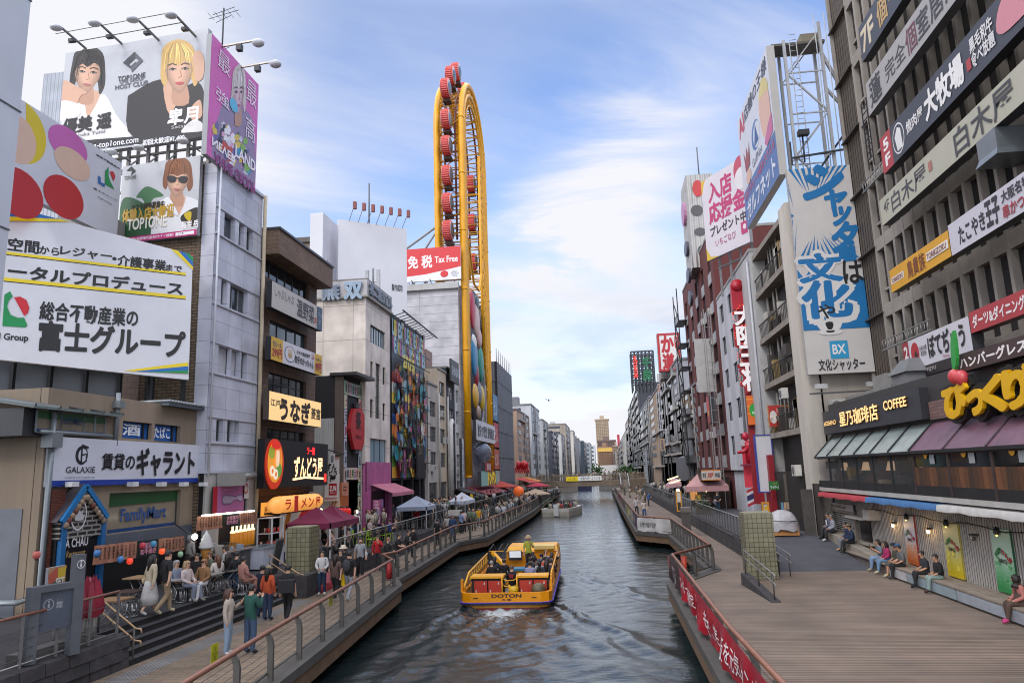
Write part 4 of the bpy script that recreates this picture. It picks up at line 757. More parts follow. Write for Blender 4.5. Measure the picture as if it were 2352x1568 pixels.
for k,(x,y)in enumerate(((1515,295),(1640,425))):
 u=PK.at(*px('a',x,y))[0];u=28.9 if k==0 else 30.7;sp=thing('floodlight',('nearer floodlight arm reaching out from the top of the magenta billboard','farther floodlight arm reaching out from the top of the magenta billboard')[k],'floodlight',PK.w(u,rect[3],0),'floodlights of the magenta billboard');b=MB();b.bar(PK.w(u,rect[3]-.1,.1),PK.w(u,rect[3]+.02,1.75),.08,MET('#8d8a85'));b.build('arm',sp);b=MB();b.ball(PK.w(u,rect[3]-.12,1.95),.3,.24,.2,M('#b9bcc2',.4),10,6);b.build('lamp_head',sp);b=MB();b.pbox(PK,u-.12,u+.12,rect[3]-.42,rect[3]-.12,.9,1.15,M('#33353a'));b.build('small_lamp',sp)
b=MB();p0=V((-17.6,30.2,rect[3]));b.tube([p0,p0+V((0,0,2.9))],.04,M('#2e2f33'),6)
for z,l in((2.55,.9),(2.75,.7),(2.3,.5),(.6,.5)):b.tube([p0+V((-l,.2,z)),p0+V((l,-.2,z))],.014,M('#2e2f33'),4)
for k in range(5):b.tube([p0+V((-.7+.35*k,-.25,2.56)),p0+V((-.7+.35*k,.35,2.56))],.01,M('#2e2f33'),4)
tag(b.build('tv_antenna'),'dark television antenna mast on the roof beside the magenta billboard','antenna')
b=MB();c_=onY((101,170),36);e_=onY((150,300),36);b.box(c_.x,e_.x,36,38,14,c_.z,ribbed('#aeb4bd',.25));tag(b.build('rooftop_cabin'),'pale corrugated rooftop cabin left of the two men billboard','rooftop cabin')
b=MB();b.box(-26,-21.4,27.9,29.2,ZT,17.5,WALL('#8f8c88'));tag(b.build('back_building'),'narrow grey building behind the property billboards','building')
BRN='#5d4a3d';y0,y1=33.9,41.0;FE=FL
t,b=blk('restaurant_building','dark brown tiled restaurant building with overhanging roof fascia and four shop signs',-27,-17,y0,y1,ZT,18.3,brick('#5e4b3f','#52413a','#2f2622',.5,.3,.7,.012,'xy'))
W=rcs(FE,'e',[(248,1060,570,1340)])+rcs(FE,'f',[(238,140,565,390),(225,640,558,835)]);top=FE.rc(*px('e',195,480),*px('e',515,840));top=(y0+.1,y1-1.2,16.05,17.05)
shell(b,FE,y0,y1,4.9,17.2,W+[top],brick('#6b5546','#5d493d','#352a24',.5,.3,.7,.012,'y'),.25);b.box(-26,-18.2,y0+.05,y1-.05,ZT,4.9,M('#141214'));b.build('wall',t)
for i,r_ in enumerate(W+[top]):window(t,FE,*r_,-.2,(4,5,5,6)[i],1 if i in(0,3)else 2,'#2b2c2f',glass('#39424a')if i==0 else glass('#14181c'))
b=MB();b.hexa([(-18,y0-.1,17.1),(-16.1,y0-.1,17.1),(-16.1,y1+.25,17.1),(-18,y1+.25,17.1),(-18,y0-.1,18.4),(-16.1,y0-.1,18.4),(-16.1,y1+.25,18.4),(-18,y1+.25,18.4)],brick('#7d6754','#715c4b','#4b3d33',.45,.22,.7,.01,'xy'));b.box(-18,-16.02,y0-.15,y1+.3,18.4,18.52,M('#4d4f52',.4,.4));b.build('roof_fascia',t)
SG=XL(-16.55)
def srect(k,*a):return SG.rc(*px(k,a[0],a[1]),*px(k,a[2],a[3]))
r_=srect('e',218,722,662,1168);HW='#3c3a3a'
sign('shop_sign','long pale sign with brush lettering for a hot pot restaurant, topmost on the brown building',SG,r_,'#b9b3ad',[('t','しゃぶしゃぶ',.05,.16,.40,.52,HW,.0,dict(shear=-.1)),('t','温野菜',.46,.14,.82,.86,HW,.02),('r',.83,.55,.87,.78,'#b34a44'),('r',.885,0,1,1,'#3f5568'),('t','7F 6F\n5F',.90,.25,.985,.75,'#8f9dac',.01)],n=.0,depth=.3,edge='#26272a',cat='shop sign')
r_=srect('e',210,1208,660,1560)
sign('shop_sign','white dumpling restaurant sign with yellow ends priced 299 and 99 yen',SG,r_,'#cfcdd4',[('r',0,0,.205,1,'#d3a92e'),('r',.838,0,1,1,'#d3a92e'),('t','生ビール',.03,.16,.18,.40,'#2c3d6b',.03),('t','299円',.02,.45,.19,.85,'#a02036',.04),('e',.335,.5,.1,.36,'#33363c'),('e',.335,.5,.09,.33,'#d5d3da'),('e',.335,.55,.04,.13,'#b29468'),('e',.335,.36,.05,.10,'#c9b9aa'),('t','ネオ大衆居酒屋',.46,.18,.73,.36,'#33363c',.02),('t','餃子のかっちゃん',.43,.45,.81,.80,'#26282e',.03),('t','㊙',.76,.08,.82,.38,'#b3293a'),('t','ハイボール',.86,.18,.98,.36,'#2c3d6b',.02),('t','99円',.855,.42,.985,.85,'#a02036',.04)],n=.0,depth=.3,edge='#26272a',cat='shop sign')
r_=srect('f',193,312,652,632)
sign('shop_sign','glowing cream sign with thick black brush lettering for an eel restaurant',SG,r_,'#d8b57c',[('t','江戸焼',.02,.26,.28,.50,'#1a140e',.02),('t','うなぎ',.18,.14,.76,.93,'#1a140e',.055),('t','菱富',.78,.28,.98,.72,'#1a140e',.02)],n=.0,depth=.3,edge='#4b4038',cat='shop sign',lit=.75)
r_=srect('f',140,818,645,1125);r_=(r_[0],y1+.1,5.25,7.6)
sgn=sign('shop_sign','black ramen shop sign with glowing hand lettered characters and a painted noodle bowl',SG,r_,'#17171a',[('t','ずんどう屋',.42,.34,.90,.80,'#f2c7a0',.03),('l',[(.40,.84),(.6,.80),(.92,.84)],.05,'#f2c7a0'),('t','ラー麺',.62,.10,.75,.28,'#d8282c',.03),('r',.925,.72,.97,.92,'#c02a26')],n=.0,depth=.35,edge='#101012',cat='shop sign')
for p in sgn.children:
 if p.name.startswith('lettering')or p.name.startswith('graphic'):
  for i,m in enumerate(p.data.materials):p.data.materials[i]=LIT({'f2c7a0':'#ffcf9c','d8282c':'#ff2c34','c02a26':'#d03028'}.get(m.name.split('_')[-1].split('.')[0],'#ffcf9c'),1.1)
b=MB();cu,cv=SG.at(*px('f',222,955));o_=.37
b.ppoly(SG,[(cu+.98*math.cos(a),cv+1.22*math.sin(a))for a in[i*math.pi/14 for i in range(28)]],.3,.42,LIT('#c03318',.35))
b.ppoly(SG,[(cu+.80*math.cos(a),cv+.1+1.0*math.sin(a))for a in[i*math.pi/14 for i in range(28)]],.42,.43,LIT('#d8902e',.5))
rn=random.Random(2)
for dx,dy,rx,ry,cc in((-.35,.55,.4,.3,'#8f9a34'),(.25,.45,.35,.5,'#e0762a'),(.35,-.3,.35,.35,'#5f8f3c'),(-.35,-.35,.26,.26,'#e9dfc6'),(0,-.5,.26,.26,'#e9dfc6'),(-.35,-.35,.11,.11,'#d8742a'),(0,-.5,.11,.11,'#d8742a'),(.05,.25,.16,.45,'#e8c79c'),(.22,.28,.1,.42,'#ecd2ac'),(-.1,.9,.5,.2,'#d02a1c')):
 o_+=.008;b.ppoly(SG,[(cu+dx+rx*math.cos(a),cv+dy+ry*math.sin(a))for a in[i*math.pi/9 for i in range(18)]],None,.06+o_,LIT(cc,.45))
b.build('noodle_bowl',sgn)
t=thing('long_lantern','long glowing paper lantern with red brush characters lying over the ramen shop door','lantern',SG.w(36,4.2,.8));l0=SG.at(*px('f',168,1205));l1=SG.at(*px('f',615,1190));b=MB();zc=4.42
L_=l1[0]-l0[0];b.lathe(SG.w(l0[0],zc,.5),[(.12,0),(.30,.25),(.38,.6)]+[(.4+.02*(i%2),.6+(L_-1.2)*i/16)for i in range(17)]+[(.38,L_-.6),(.3,L_-.25),(.12,L_)],LIT('#e0984a',.7),18,True,SG.u);b.build('paper_shade',t)
b=MB()
for k,s_ in enumerate('ラーメン屋'):letters(b,SG,s_,l0[0]+.7+k*(L_-1.4)/5,l0[0]+.7+(k+.7)*(L_-1.4)/5,zc-.24,zc+.24,.94,LIT('#a8291c',.2),.02,0,0,R(90)if s_=='ー' else 0)
b.build('lettering',t)
def card(name,label,pl,r_,face,items=(),n=.05,d=.06,cat='poster',lit=0,edge='#33302c',group=None):return sign(name,label,pl,r_,face,items,n=n,depth=d,edge=edge,cat=cat,lit=lit,group=group)
S2=XL(-16.9)
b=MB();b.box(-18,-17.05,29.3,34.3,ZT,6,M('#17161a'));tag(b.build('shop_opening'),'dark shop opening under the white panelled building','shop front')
b=MB();b.box(-17.06,-16.96,29.3,30.5,ZT,5.98,WALL('#b9b6b2'));b.box(-17.06,-16.96,33.0,33.7,ZT,5.98,WALL('#a9a6a2'));tag(b.build('white_piers'),'chipped white painted wall piers under the white panelled building','pier')
for k,(y_,z_,l)in enumerate(((43.0,6.5,'air conditioner in the gap beside the brown restaurant building'),(70.2,6.0,'air conditioner low on the pale narrow building by the mural'),(74.2,11.6,'upper air conditioner on the beige tank roofed building'),(75.6,8.9,'lower air conditioner on the beige tank roofed building'),(83.0,5.6,'air conditioner on the grey white building by the wheel'))):ac_unit(FL,y_,z_,.02,l)
r_=S2 .rc(*px('c',1835,955),*px('c',2100,1160));card('shop_poster','pink poster with a drawn churro stick and a red edge above the left stall',S2,r_,'#a65f93',[('r',0,0,.13,1,'#a3182a'),('p',[(.25,.45),(.33,.32),(.6,.36),(.7,.42),(.8,.33),(.95,.34),(.97,.6),(.85,.66),(.78,.56),(.65,.58),(.55,.72),(.3,.7)],'#6d5680'),('p',[(.28,.46),(.35,.36),(.58,.40),(.7,.46),(.8,.38),(.92,.39),(.94,.57),(.85,.61),(.78,.52),(.65,.54),(.54,.66),(.32,.64)],'#a89ab4'),('t','OSAKA CHURROS CAFE',.3,.08,.85,.16,'#c99ab8')])
r_=S2 .rc(*px('c',2095,900),*px('c',2145,1055));card('shop_poster','white poster with a round red emblem beside the pink poster',S2,r_,'#c9c6c4',[('e',.5,.45,.36,.3,'#b54a4e'),('e',.5,.45,.24,.2,'#c9c6c4')])
b=MB();u,v=S2 .at(*px('c',1890,880));b.box(-16.9,-16.2,u,u+1.2,v-.35,v+.2,M('#a3a19c',.5,.3));b.tube([(-16.5,u+1.2,v),(-16.5,u+2.6,v+.1)],.16,M('#8d8c89',.5,.4));tag(b.build('exhaust_duct'),'dented grey exhaust duct above the pink poster','duct')
r_=S2 .rc(*px('A',1225,220),*px('A',1470,440));card('lit_menu_board','small glowing amber menu board beside the drainpipe',S2,r_,'#c98a3a',[('t','美味',.25,.3,.75,.75,'#4b2c10',.02)],lit=.9)
r_=S2 .rc(*px('A',2040,60),*px('A',2320,330));card('food_poster','beige poster with photos of noodle dishes beside the ramen door',S2,r_,'#a49a8a',[('e',.3,.4,.2,.24,'#6d3b1c'),('e',.6,.28,.2,.22,'#8d4a22'),('e',.75,.62,.18,.18,'#c9a03a'),('e',.3,.4,.13,.15,'#b5562a')])
r_=S2 .rc(*px('A',1490,380),*px('A',2120,900));r_=(r_[0],r_[1],2.0,r_[3])
card('mural_board','red and white painted food board leaning behind the block pillar',S2,r_,'#c4c2c0',[('p',smooth_pts([(.38,.95),(.40,.55),(.62,.05),(.95,.05),(1,.4),(1,.98)],3),'#b01d24'),('p',smooth_pts([(.6,.98),(.62,.6),(.78,.35),(.92,.45),(.95,.98)],3),'#d8a45a'),('p',[(0,1),(.0,.8),(.2,0),(.32,0),(.1,1)],'#a8691c'),('e',.84,.22,.06,.08,'#d88a2a')],n=.3,lit=.15)
b=MB();pk=S2 .at(*px('A',1200,330));b.box(-17,-16.0,34.4,37.8,3.95,4.05,M('#2b2b2d'));tag(b.build('door_canopy'),'small dark canopy below the long paper lantern','canopy')
y0,y1=46.6,50.0;GBm=M('#1c1b1f',.6)
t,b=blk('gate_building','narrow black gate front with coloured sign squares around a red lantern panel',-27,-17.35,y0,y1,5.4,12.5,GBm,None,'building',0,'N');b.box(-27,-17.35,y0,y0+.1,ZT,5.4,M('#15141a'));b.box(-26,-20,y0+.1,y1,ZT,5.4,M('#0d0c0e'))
b.box(-27,-17.95,y0-.05,y0,ZT,9.6,ribbed('#b4b2ae',.3));b.box(-17.9,-17.3,y0-.06,y0,ZT,12.4,M('#5d5048'));b.build('wall',t)
b=MB();b.box(-18.2,-16.3,y0-.3,y1+.2,12.45,12.65,M('#3c3a3a',.5));b.build('roof',t)
GP=XL(-17.3);pts=[GP.at(*px('f',x,y))for x,y in((930,640),(945,520),(965,465),(1025,465),(1055,540),(1065,640),(1055,760),(1025,830),(965,825),(945,740))]
b=MB();b.ppoly(GP,pts,.0,.25,M('#b0262a',.5));cu=sum(p[0]for p in pts)/10;cv=sum(p[1]for p in pts)/10;letters(b,GP,'祭',cu-.5,cu+.5,cv-.05,cv+1.15,.26,M('#2a0d0d'),.05);letters(b,GP,'道頓堀屋台村',cu-.62,cu+.62,cv-.75,cv-.45,.26,M('#3a1012'),.01)
b.build('lantern_panel',t);b=MB();
for z in(pts[3][1],pts[7][1]-.3):b.pbox(GP,cu-.35,cu+.35,z,z+.32,.02,.2,M('#3a3a3c'))
b.build('lantern_cap',t)
rn=random.Random(8);PAS=['#c9c4ae','#9fbfa6','#c9a3b4','#b4b6c4','#c6c19a','#a7b7c2','#c8b0a4'];JP='天空寿司大阪串焼鳥酒場麺丼拉面焼肉海鮮蛸'
def tile(u0,u1,v0,v1):
 b=MB();b.pbox(GP,u0,u1,v0,v1,0,.06,S(rn.choice(PAS)));letters(b,GP,rn.choice(JP),u0+.1*(u1-u0),u1-.1*(u1-u0),v0+.15*(v1-v0),v1-.15*(v1-v0),.066,S(rn.choice(['#23202a','#9c2b3a','#2e5a44','#3a2c26'])),.02);b.build('sign_square',t)
gu0,gu1=y0+.08,y1-.06
for k in range(10):z=12.2-.05-k*.98;tile(gu0,gu0+.42,z-.93,z);tile(gu1-.42,gu1,z-.93,z)
for k in range(5):
 a=gu0+.46+k*(gu1-gu0-.92)/5;c=a+(gu1-gu0-.92)/5-.04;tile(a,c,11.2,12.1);tile(a,c,5.5,6.3)
b=MB();b.box(-17.6,-17.25,gu1-.42,gu1,ZT,2.4,GBm);b.build('gate_post',t)
BN=YF(45.2);r_=BN.rc(*px('f',738,898),*px('f',858,1278))
sign('hanging_banner','white hanging ramen banner with black brush characters and a red square',BN,r_,'#d0cbc6',[('t','ずん',.14,.14,.8,.30,'#1c191a',.05),('t','どう',.28,.31,.86,.42,'#1c191a',.05),('t','屋',.36,.43,.78,.56,'#1c191a',.05),('r',.30,.60,.86,.87,'#a81f2a'),('t','ZUN',.36,.66,.80,.77,'#e0d6d2',.05),('t','ZUNDO-YA',.38,.80,.78,.83,'#e0d6d2'),('r',.0,.0,1,.05,'#b97a78'),('r',.05,.92,.9,.96,'#b97a78')],n=0,depth=.06,edge='#c4bfba',cat='banner',step=.008)
b=MB();b.bar(BN.w(r_[0]-.9,r_[3]+.1,0),BN.w(r_[1]+.1,r_[3]+.1,0),.08,M('#1d1d20'));b.bar(BN.w(r_[0]-.9,r_[3]+.85,0),BN.w(r_[1]+.3,r_[3]+.15,0),.06,M('#1d1d20'));tag(b.build('banner_bracket'),'black angled bracket holding the white ramen banner','bracket')
r_=BN.off(.3).rc(*px('f',745,1120),*px('f',915,1330));r_=(r_[0]+.1,r_[1],r_[2],r_[3]);card('food_poster','large poster of grilled skewers on an orange ground below the ramen banner',BN.off(-.35),r_,'#a8603c',[('p',[(0,.3),(.5,.35),(.55,1),(0,1)],'#c9b39a'),('l',[(.05,.95),(.35,.45)],.08,'#7d4a2c'),('l',[(.2,.98),(.45,.5)],.08,'#8a532e'),('r',.62,0,1,.55,'#c08a74'),('t','牛',.7,.1,.92,.5,'#6b1e18')])
r_=BN.rc(*px('v',215,0),*px('v',345,300));b=MB();b.box(-19.2,-17.4,45.6,46.3,ZT,5.9,WALL('#b0aca6'));tag(b.build('white_hoarding'),'plain white hoarding behind the maroon tent','hoarding')
lant=None
for k in range(6):
 p=onY(px('v',415+60*k,352),44.0);
 if lant is None:
  lant=thing('red_lantern','one of the glowing red paper lanterns in a row behind the maroon tent','lantern',p,'red lanterns in a row behind the maroon tent');b=MB();b.lathe(p-V((0,0,.28)),[(.08,.06),(.14,.09),(.19,.18),(.2,.28),(.19,.38),(.14,.47),(.08,.5)],LIT('#c4201a',.3),12);b.build('paper_shade',lant);b=MB();b.lathe(p-V((0,0,.27)),[(.08,0),(.08,.05)],M('#1c1a1a'),10);b.lathe(p+V((0,0,.22)),[(.08,0),(.08,.05)],M('#1c1a1a'),10);b.build('cap',lant)
 else:dup(lant,p)
def bulb(p,label,r=.09,e=9,c='#ffe6b8',group='bare bulbs at the stalls'):
 b=MB();b.ball(p,r,r,r*1.15,LIT(c,e),10,6);t=thing('light_bulb',label,'lamp',p,group);b.build('bulb',t);b=MB();b.tube([V(p)+V((0,0,r)),V(p)+V((0,0,r+.25))],.02,M('#222222'),6);b.build('cord',t)
bulb(onY(px('v',258,325),44.2),'bright round bulb left of the red lanterns');bulb(onY(px('v',865,352),46.0),'lone warm bulb in the dark gateway');bulb(onY(px('v',405,320),44.6),'small bulb above the left end of the red lantern row',.06)
y0,y1=50.15,56.25;MW='#b7ab9f';BP=brick('#d9cfc6','#d2c7bd','#948a80',2.3,2.6,.75,.02,'xy',0,.2)
t,b=blk('corner_office','beige panelled corner office building with big grey rooftop characters',-27,-17,y0,y1,ZT,18.9,BP);MU=XL(-17)
wm=rcs(MU,'e',[(1135,1100,1265,1330)])+rcs(MU,'f',[(1135,45,1160,215),(1243,98,1268,262),(1133,380,1160,550),(1243,415,1268,575),(1180,60,1222,560),(1133,725,1280,950)])
ops=wm;shell(b,MU,y0,y1,6.6,18.9,ops,BP,.22);b.box(-27,-17.3,y0,y1,ZT,6.6,M('#8f5f7d',.6));b.build('wall',t)
for i,r_ in enumerate(wm):window(t,MU,*r_,-.18,(6,1,1,1,1,1,3)[i],(1,1,1,1,1,5,1)[i],'#2a2c30',glass('#5c6c74')if i in(0,6)else glass('#1f2429'))
b=MB();b.box(-27.1,-16.85,y0-.12,y1+.1,18.9,20.1,M('#b5b2b3',.6,0,.12,1));b.box(-27.2,-16.75,y0-.2,y1+.15,18.75,18.9,M('#8b867f'));b.box(-27.1,-16.85,y0-.13,y1+.1,20.1,20.2,M('#77726c'));b.build('roof_parapet',t)
MF=YF(y0-.12);b=MB();a=MF.rc(*px('e',720,760),*px('e',868,900));letters(b,MF,'無',a[0],a[1],a[2]+.1,a[3],.02,M('#8793a4',.5,.2),.05,.22);a2=MF.rc(*px('e',915,745),*px('e',1065,890));letters(b,MF,'双',a2[0],a2[1],a2[2]+.1,a2[3],.02,M('#8fa3b6',.4,.2),.06,.22)
q=MU.off(.15);letters(b,q,'第二無双ビル',y0+.2,y1-.2,19.05,20.0,.02,M('#7d838c',.5,.2),.04,.12);b.build('roof_lettering',t)
PKm=M('#b0588a',.6);b=MB();b.box(-17.2,-16.9,y0+.1,y1-.1,4.6,6.7,ribbed('#b35f90',.3));b.box(-17.2,-16.8,y1-1.1,y1-.1,ZT,4.6,PKm);b.box(-17.2,-16.8,y0+.1,y0+.8,ZT,4.6,PKm);b.box(-18.2,-17.1,y0+.8,y1-1.1,ZT,4.6,M('#4a2238'));b.build('pink_shopfront',t)
b=MB();a=onX(px('f',1420,1105),-14.9);b.add([(-16.9,y0+.9,5.1),(-15.3,y0+1.0,4.45),(-15.3,y1+.9,4.45),(-16.9,y1+.9,5.1),(-15.3,y0+1.0,4.2),(-15.3,y1+.9,4.2)],[(0,1,2,3),(1,4,5,2)],FAB('#b06a7c'));tag(b.build('pink_awning'),'dusty pink awning over the pink shop front','awning')
AW=YF(50.0);r_=AW.rc(*px('v',1140,150),*px('v',1270,560));r_=(r_[0],r_[1],max(r_[2],ZT+.05),r_[3])
sign('shop_banner','tall pink cafe banner standing before the pink shop front',AW,r_,'#b85a86',[('t','IDOL\nCAFE+\nBAR',.2,.05,.8,.36,'#e6d3dc',.03),('r',.08,.42,.92,.68,'#9a8aa6'),('r',.08,.7,.92,.97,'#cdbac4'),('e',.75,.36,.12,.04,'#e3d6dd')],n=.0,depth=.05,cat='banner',edge='#7d4a66',step=.008)
r_=AW.off(-.5).rc(*px('v',1265,140),*px('v',1440,600));card('shop_poster','purple poster wall with scattered lettering beside the cafe banner',AW.off(-.5),(r_[0],r_[1]-.5,ZT,r_[3]),'#94699c',[('t','LIVE BAR\nOSAKA\nIDOL',.1,.2,.8,.8,'#6d4a7c',.02)])
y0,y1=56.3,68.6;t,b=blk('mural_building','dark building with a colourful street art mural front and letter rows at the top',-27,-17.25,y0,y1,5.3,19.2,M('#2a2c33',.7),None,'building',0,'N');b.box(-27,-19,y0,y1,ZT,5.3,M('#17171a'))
for yy in(y0,60.5,64,66.5,y1-.5):b.box(-19,-17.3,yy,yy+.45,ZT,5.3,M('#1d1d21'))
b.build('wall',t);MR=XL(-17.2);b=MB();rn=random.Random(21);PAL=['#2f8d9a','#b8472f','#d0a13a','#e2ddd6','#30508f','#7a3f7e','#5d8a3f','#22242c','#c46a8a','#3aa0b8','#d87c34','#8fb4c0','#a83a2e','#e0c24a','#5a3a2c']
mu0,mu1,mz0,mz1=57.4,68.5,5.5,18.7;k=0
cellh=(mz1-mz0-3.6)/11;cellw=(mu1-mu0)/9
b.ppoly(MR,[(mu0,mz0),(mu1,mz0),(mu1,mz1),(mu0,mz1)],None,.0,S('#3c4650'))
for i in range(9):
 for j in range(11):
  u=mu0+cellw*(i+.5);v=mz0+cellh*(j+.5);b.ppoly(MR,[(u-cellw*.5,v-cellh*.5),(u+cellw*.5,v-cellh*.5),(u+cellw*.5,v+cellh*.5),(u-cellw*.5,v+cellh*.5)],None,.01,S(rn.choice(PAL)))
for q_ in range(330):
 k+=1;u=rn.uniform(mu0+.4,mu1-.4);v=rn.uniform(mz0+.4,mz1-3.9);s1=rn.uniform(.12,.95);ar=rn.uniform(.5,2.2);an=rn.uniform(0,3.1);c_,s_=math.cos(an),math.sin(an);n_=rn.choice([5,6,7]);pts=[]
 for a in range(n_):
  th=2*math.pi*a/n_;rr=s1*rn.uniform(.55,1.1);x,y=rr*math.cos(th),rr*ar*.6*math.sin(th);pts.append((min(max(u+x*c_-y*s_,mu0),mu1),min(max(v+x*s_+y*c_,mz0),mz1-3.5)))
 b.ppoly(MR,smooth_pts(pts,3),None,.015+.0012*k,S(rn.choice(PAL)))
b.build('mural',t);b=MB()
letters(b,MR,'2025',mu0+1.6,mu0+5.4,mz1-3.9,mz1-2.9,.5,S('#d6c23c'),.06)
for row in range(2):
 for i,ch in enumerate('LIVE STYLE NEVER SLEEPS'.replace(' ','')if row==0 else 'WE ARE ALL SUPERHEROES'.replace(' ','')):
  n_=19;a=mu0+(mu1-mu0)*i/n_
  if a+.5<mu1:letters(b,MR,ch,a+.05,a+(mu1-mu0)/n_-.08,mz1-1.3-1.45*row,mz1-.05-1.45*row,.06,S(['#8fc0d8','#c9b84a','#b45a94','#a9c9d2'][(i+row*2)%4]),.06)
b.build('lettering',t)
for j in range(10):
 b=MB();z=mz0+.6+j*1.35
 for i in(1,3,5,7):
  if rn.random()<.55:u=mu0+cellw*i;b.pbox(MR,u,u+.75,z,z+.62,.43,.5,glass('#15181c'))
 if b.v:b.build('window_row',t)
b=MB()
for z in[mz0+1.25*i for i in range(1,10)]:b.bar(MR.w(mu0,z,.55),MR.w(mu1,z,.55),.06,M('#202226'))
for u in(mu0+1.4*i for i in range(1,8)):b.bar(MR.w(u,mz0+.3,.57),MR.w(u,mz1-3.5,.57),.05,M('#202226'))
b.build('rigging_rail',t);b=MB()
b.bar((-16.1,mu0-.4,mz1+.55),(-16.0,mu1+.6,mz1+.35),.1,M('#3a3c40'))
for i in range(13):u=mu0+(mu1-mu0)*i/12;b.bar((-17.3,u,mz1+.1),(-16.0,u+.1,mz1+.5),.06,M('#3a3c40'))
b.build('awning_frame',t);b=MB();r_=MR.rc(*px('f',1490,785),*px('f',1555,1070));b.pbox(MR,r_[0],r_[1],5.4,r_[3],.5,.62,M('#1d1a1a'));letters(b,MR,'ST',r_[0]+.5,r_[1]-.5,r_[2]+2.0,r_[2]+3.0,.63,S('#8a7a5c'),.0);b.build('hanging_board',t)
SB=[(68.7,73.0,14.6,'#b5aea7','pale narrow building with old windows beside the street art mural'),(73.0,77.3,16.6,'#c2b29c','beige building with a rooftop tank and floodlights next to the mural'),(77.3,81.8,17.3,'#33353d','narrow dark navy building with white window frames'),(81.8,84.6,16.2,'#c4c2c0','grey white building with stacked windows against the yellow wheel tower')]
for i,(y0,y1,z1,c,l)in enumerate(SB):
 t,b=blk('small_building',l,-26,-17,y0,y1,ZT,z1,WALL(c));ops=[];n_=max(1,round((z1-6)/2.6));q=FL
 for j in range(n_):
  z=6.4+2.5*j
  if z+1.5>z1-.4:break
  ops.append((y0+(y1-y0)*.25,y1-(y1-y0)*.18,z,z+1.5))
 ops.append((y0+.4,y1-.4,2.3,4.9));shell(b,q,y0,y1,ZT,z1,ops,WALL(c),.2);b.build('wall',t)
 for r_ in ops:window(t,q,*r_,-.16,3,1 if r_[2]<5 else 2,'#c4c4c2' if i>1 else '#6b6a68',glass('#2c3238'))
 b=MB();b.box(-26.1,-16.9,y0,y1,z1,z1+.2,M('#8d8984'));
 if i==1:b.box(-22,-18.2,y0+.4,y0+3,z1+.2,z1+2.2,M('#8a6f66'))
 if i==0:b.box(-24,-18.5,y0+.5,y0+3,z1+.2,z1+1.2,M('#6d6a66'))
 b.build('roof',t)
b=MB();
for y in(72.9,77.2):b.tube([(-16.8,y,14),(-16.8,y,3)],.1,M('#b0aeaa'),8)
b.tube([(-16.6,78.8,11.0),(-16.6,78.0,11.4),(-16.6,77.4,11.0),(-16.6,77.4,3)],.3,M('#c2c0bb',.5),12);tag(b.build('vent_pipes'),'white ventilation duct and drainpipes on the small buildings','pipes')
q=XL(-16.6);sign('shop_sign','black rooftop sign with white letters on the navy building',q,(77.4,81.7,15.8,18.3),'#1f2026',[('t','SHINSAI',.08,.3,.92,.7,'#aab0b8',.02)],n=0,depth=.2,cat='shop sign');sign('shop_sign','tall white vertical sign at the foot of the navy building',q,(80.6,81.6,4.2,9.6),'#c9cdd0',[('t','美\n容\n整\n体',.2,.1,.8,.9,'#3a5a6a')],n=.3,depth=.3,cat='shop sign')
DY0,DY1=84.8,106;t,b=blk('store_block','huge grey panel clad store block behind the yellow wheel',-52,-16.95,DY0,DY1,ZT,28.9,brick('#c0bfc4','#b7b6bb','#8a898d',9.,1.05,.5,.03,'xy',0,.3),None,'building',0,'N');b.build('wall',t)
b=MB();b.box(-52,-16.8,DY0-.5,DY0,28.2,29.0,M('#a9a8a8'));b.build('ledge',t);b=MB();b.box(-16.95,-16.75,DY0+2.5,DY1-1.5,ZT,12.5,M('#8f8b92'));b.build('entrance_wall',t)
TF=YF(DY0-.3);r_=TF.rc(*px('e',1440,395),*px('i',341,215));r_=(r_[0]-2,r_[1],TF.at(1059,640)[1],TF.at(1000,572)[1]+.2)
sign('billboard','red and white tax free billboard on the grey store block',TF,r_,'#d8d8dc',[('p',[(0,0),(1,0),(1,.62),(.8,.70),(.5,.80),(.2,.84),(0,.84)],'#c4262b'),('t','免 税',.26,.22,.60,.60,'#ecdcdc',.03),('t','Tax Free',.64,.28,.96,.47,'#ecdcdc',.02),('e',.77,.82,.055,.10,'#c4262b'),('t','Japan\nTax-free\nShop',.86,.74,.97,.92,'#8d8a90')],n=-.3,depth=.3,edge='#b9b5b3',cat='billboard',step=.02)
b=MB()
for u in(-25,-22.5,-20.2):b.tube([TF.w(u,29.0,0),TF.w(u,29.3,.9)],.06,M('#3a3a3c'))
tag(b.build('sign_spotlights'),'small dark spotlights under the tax free billboard','floodlight')
HB=PL(tuple(onX((778,600),-23.5)),V((.80,.6,0)));c1=HB.at(778,488);c2=HB.at(934,540);c3=HB.at(934,690);c4=HB.at(777,650)
t=thing('blank_billboard','large blank white billboard on the roofs before the yellow wheel','billboard',HB.w(c1[0],13,0));b=MB();tp=(c1[1]+c2[1])/2;b.pbox(HB,c1[0],c2[0],min(c3[1],c4[1])-2,tp,-.5,0,M('#cdcdd2',.6,0,.05,.3));b.build('panel',t)
b=MB();letters(b,HB,'製作成功',c1[0]+.77*(c2[0]-c1[0]),c1[0]+.93*(c2[0]-c1[0]),HB.at(900,668)[1],HB.at(900,652)[1],.02,S('#3a3a40'),.02);b.build('lettering',t)
b=MB();
for u in(c1[0]+1,c2[0]-1):b.bar(HB.w(u,8,-.6),HB.w(u,tp-2,-.6),.3,M('#6d6a68'))
b.build('support_frame',t)
lm=None
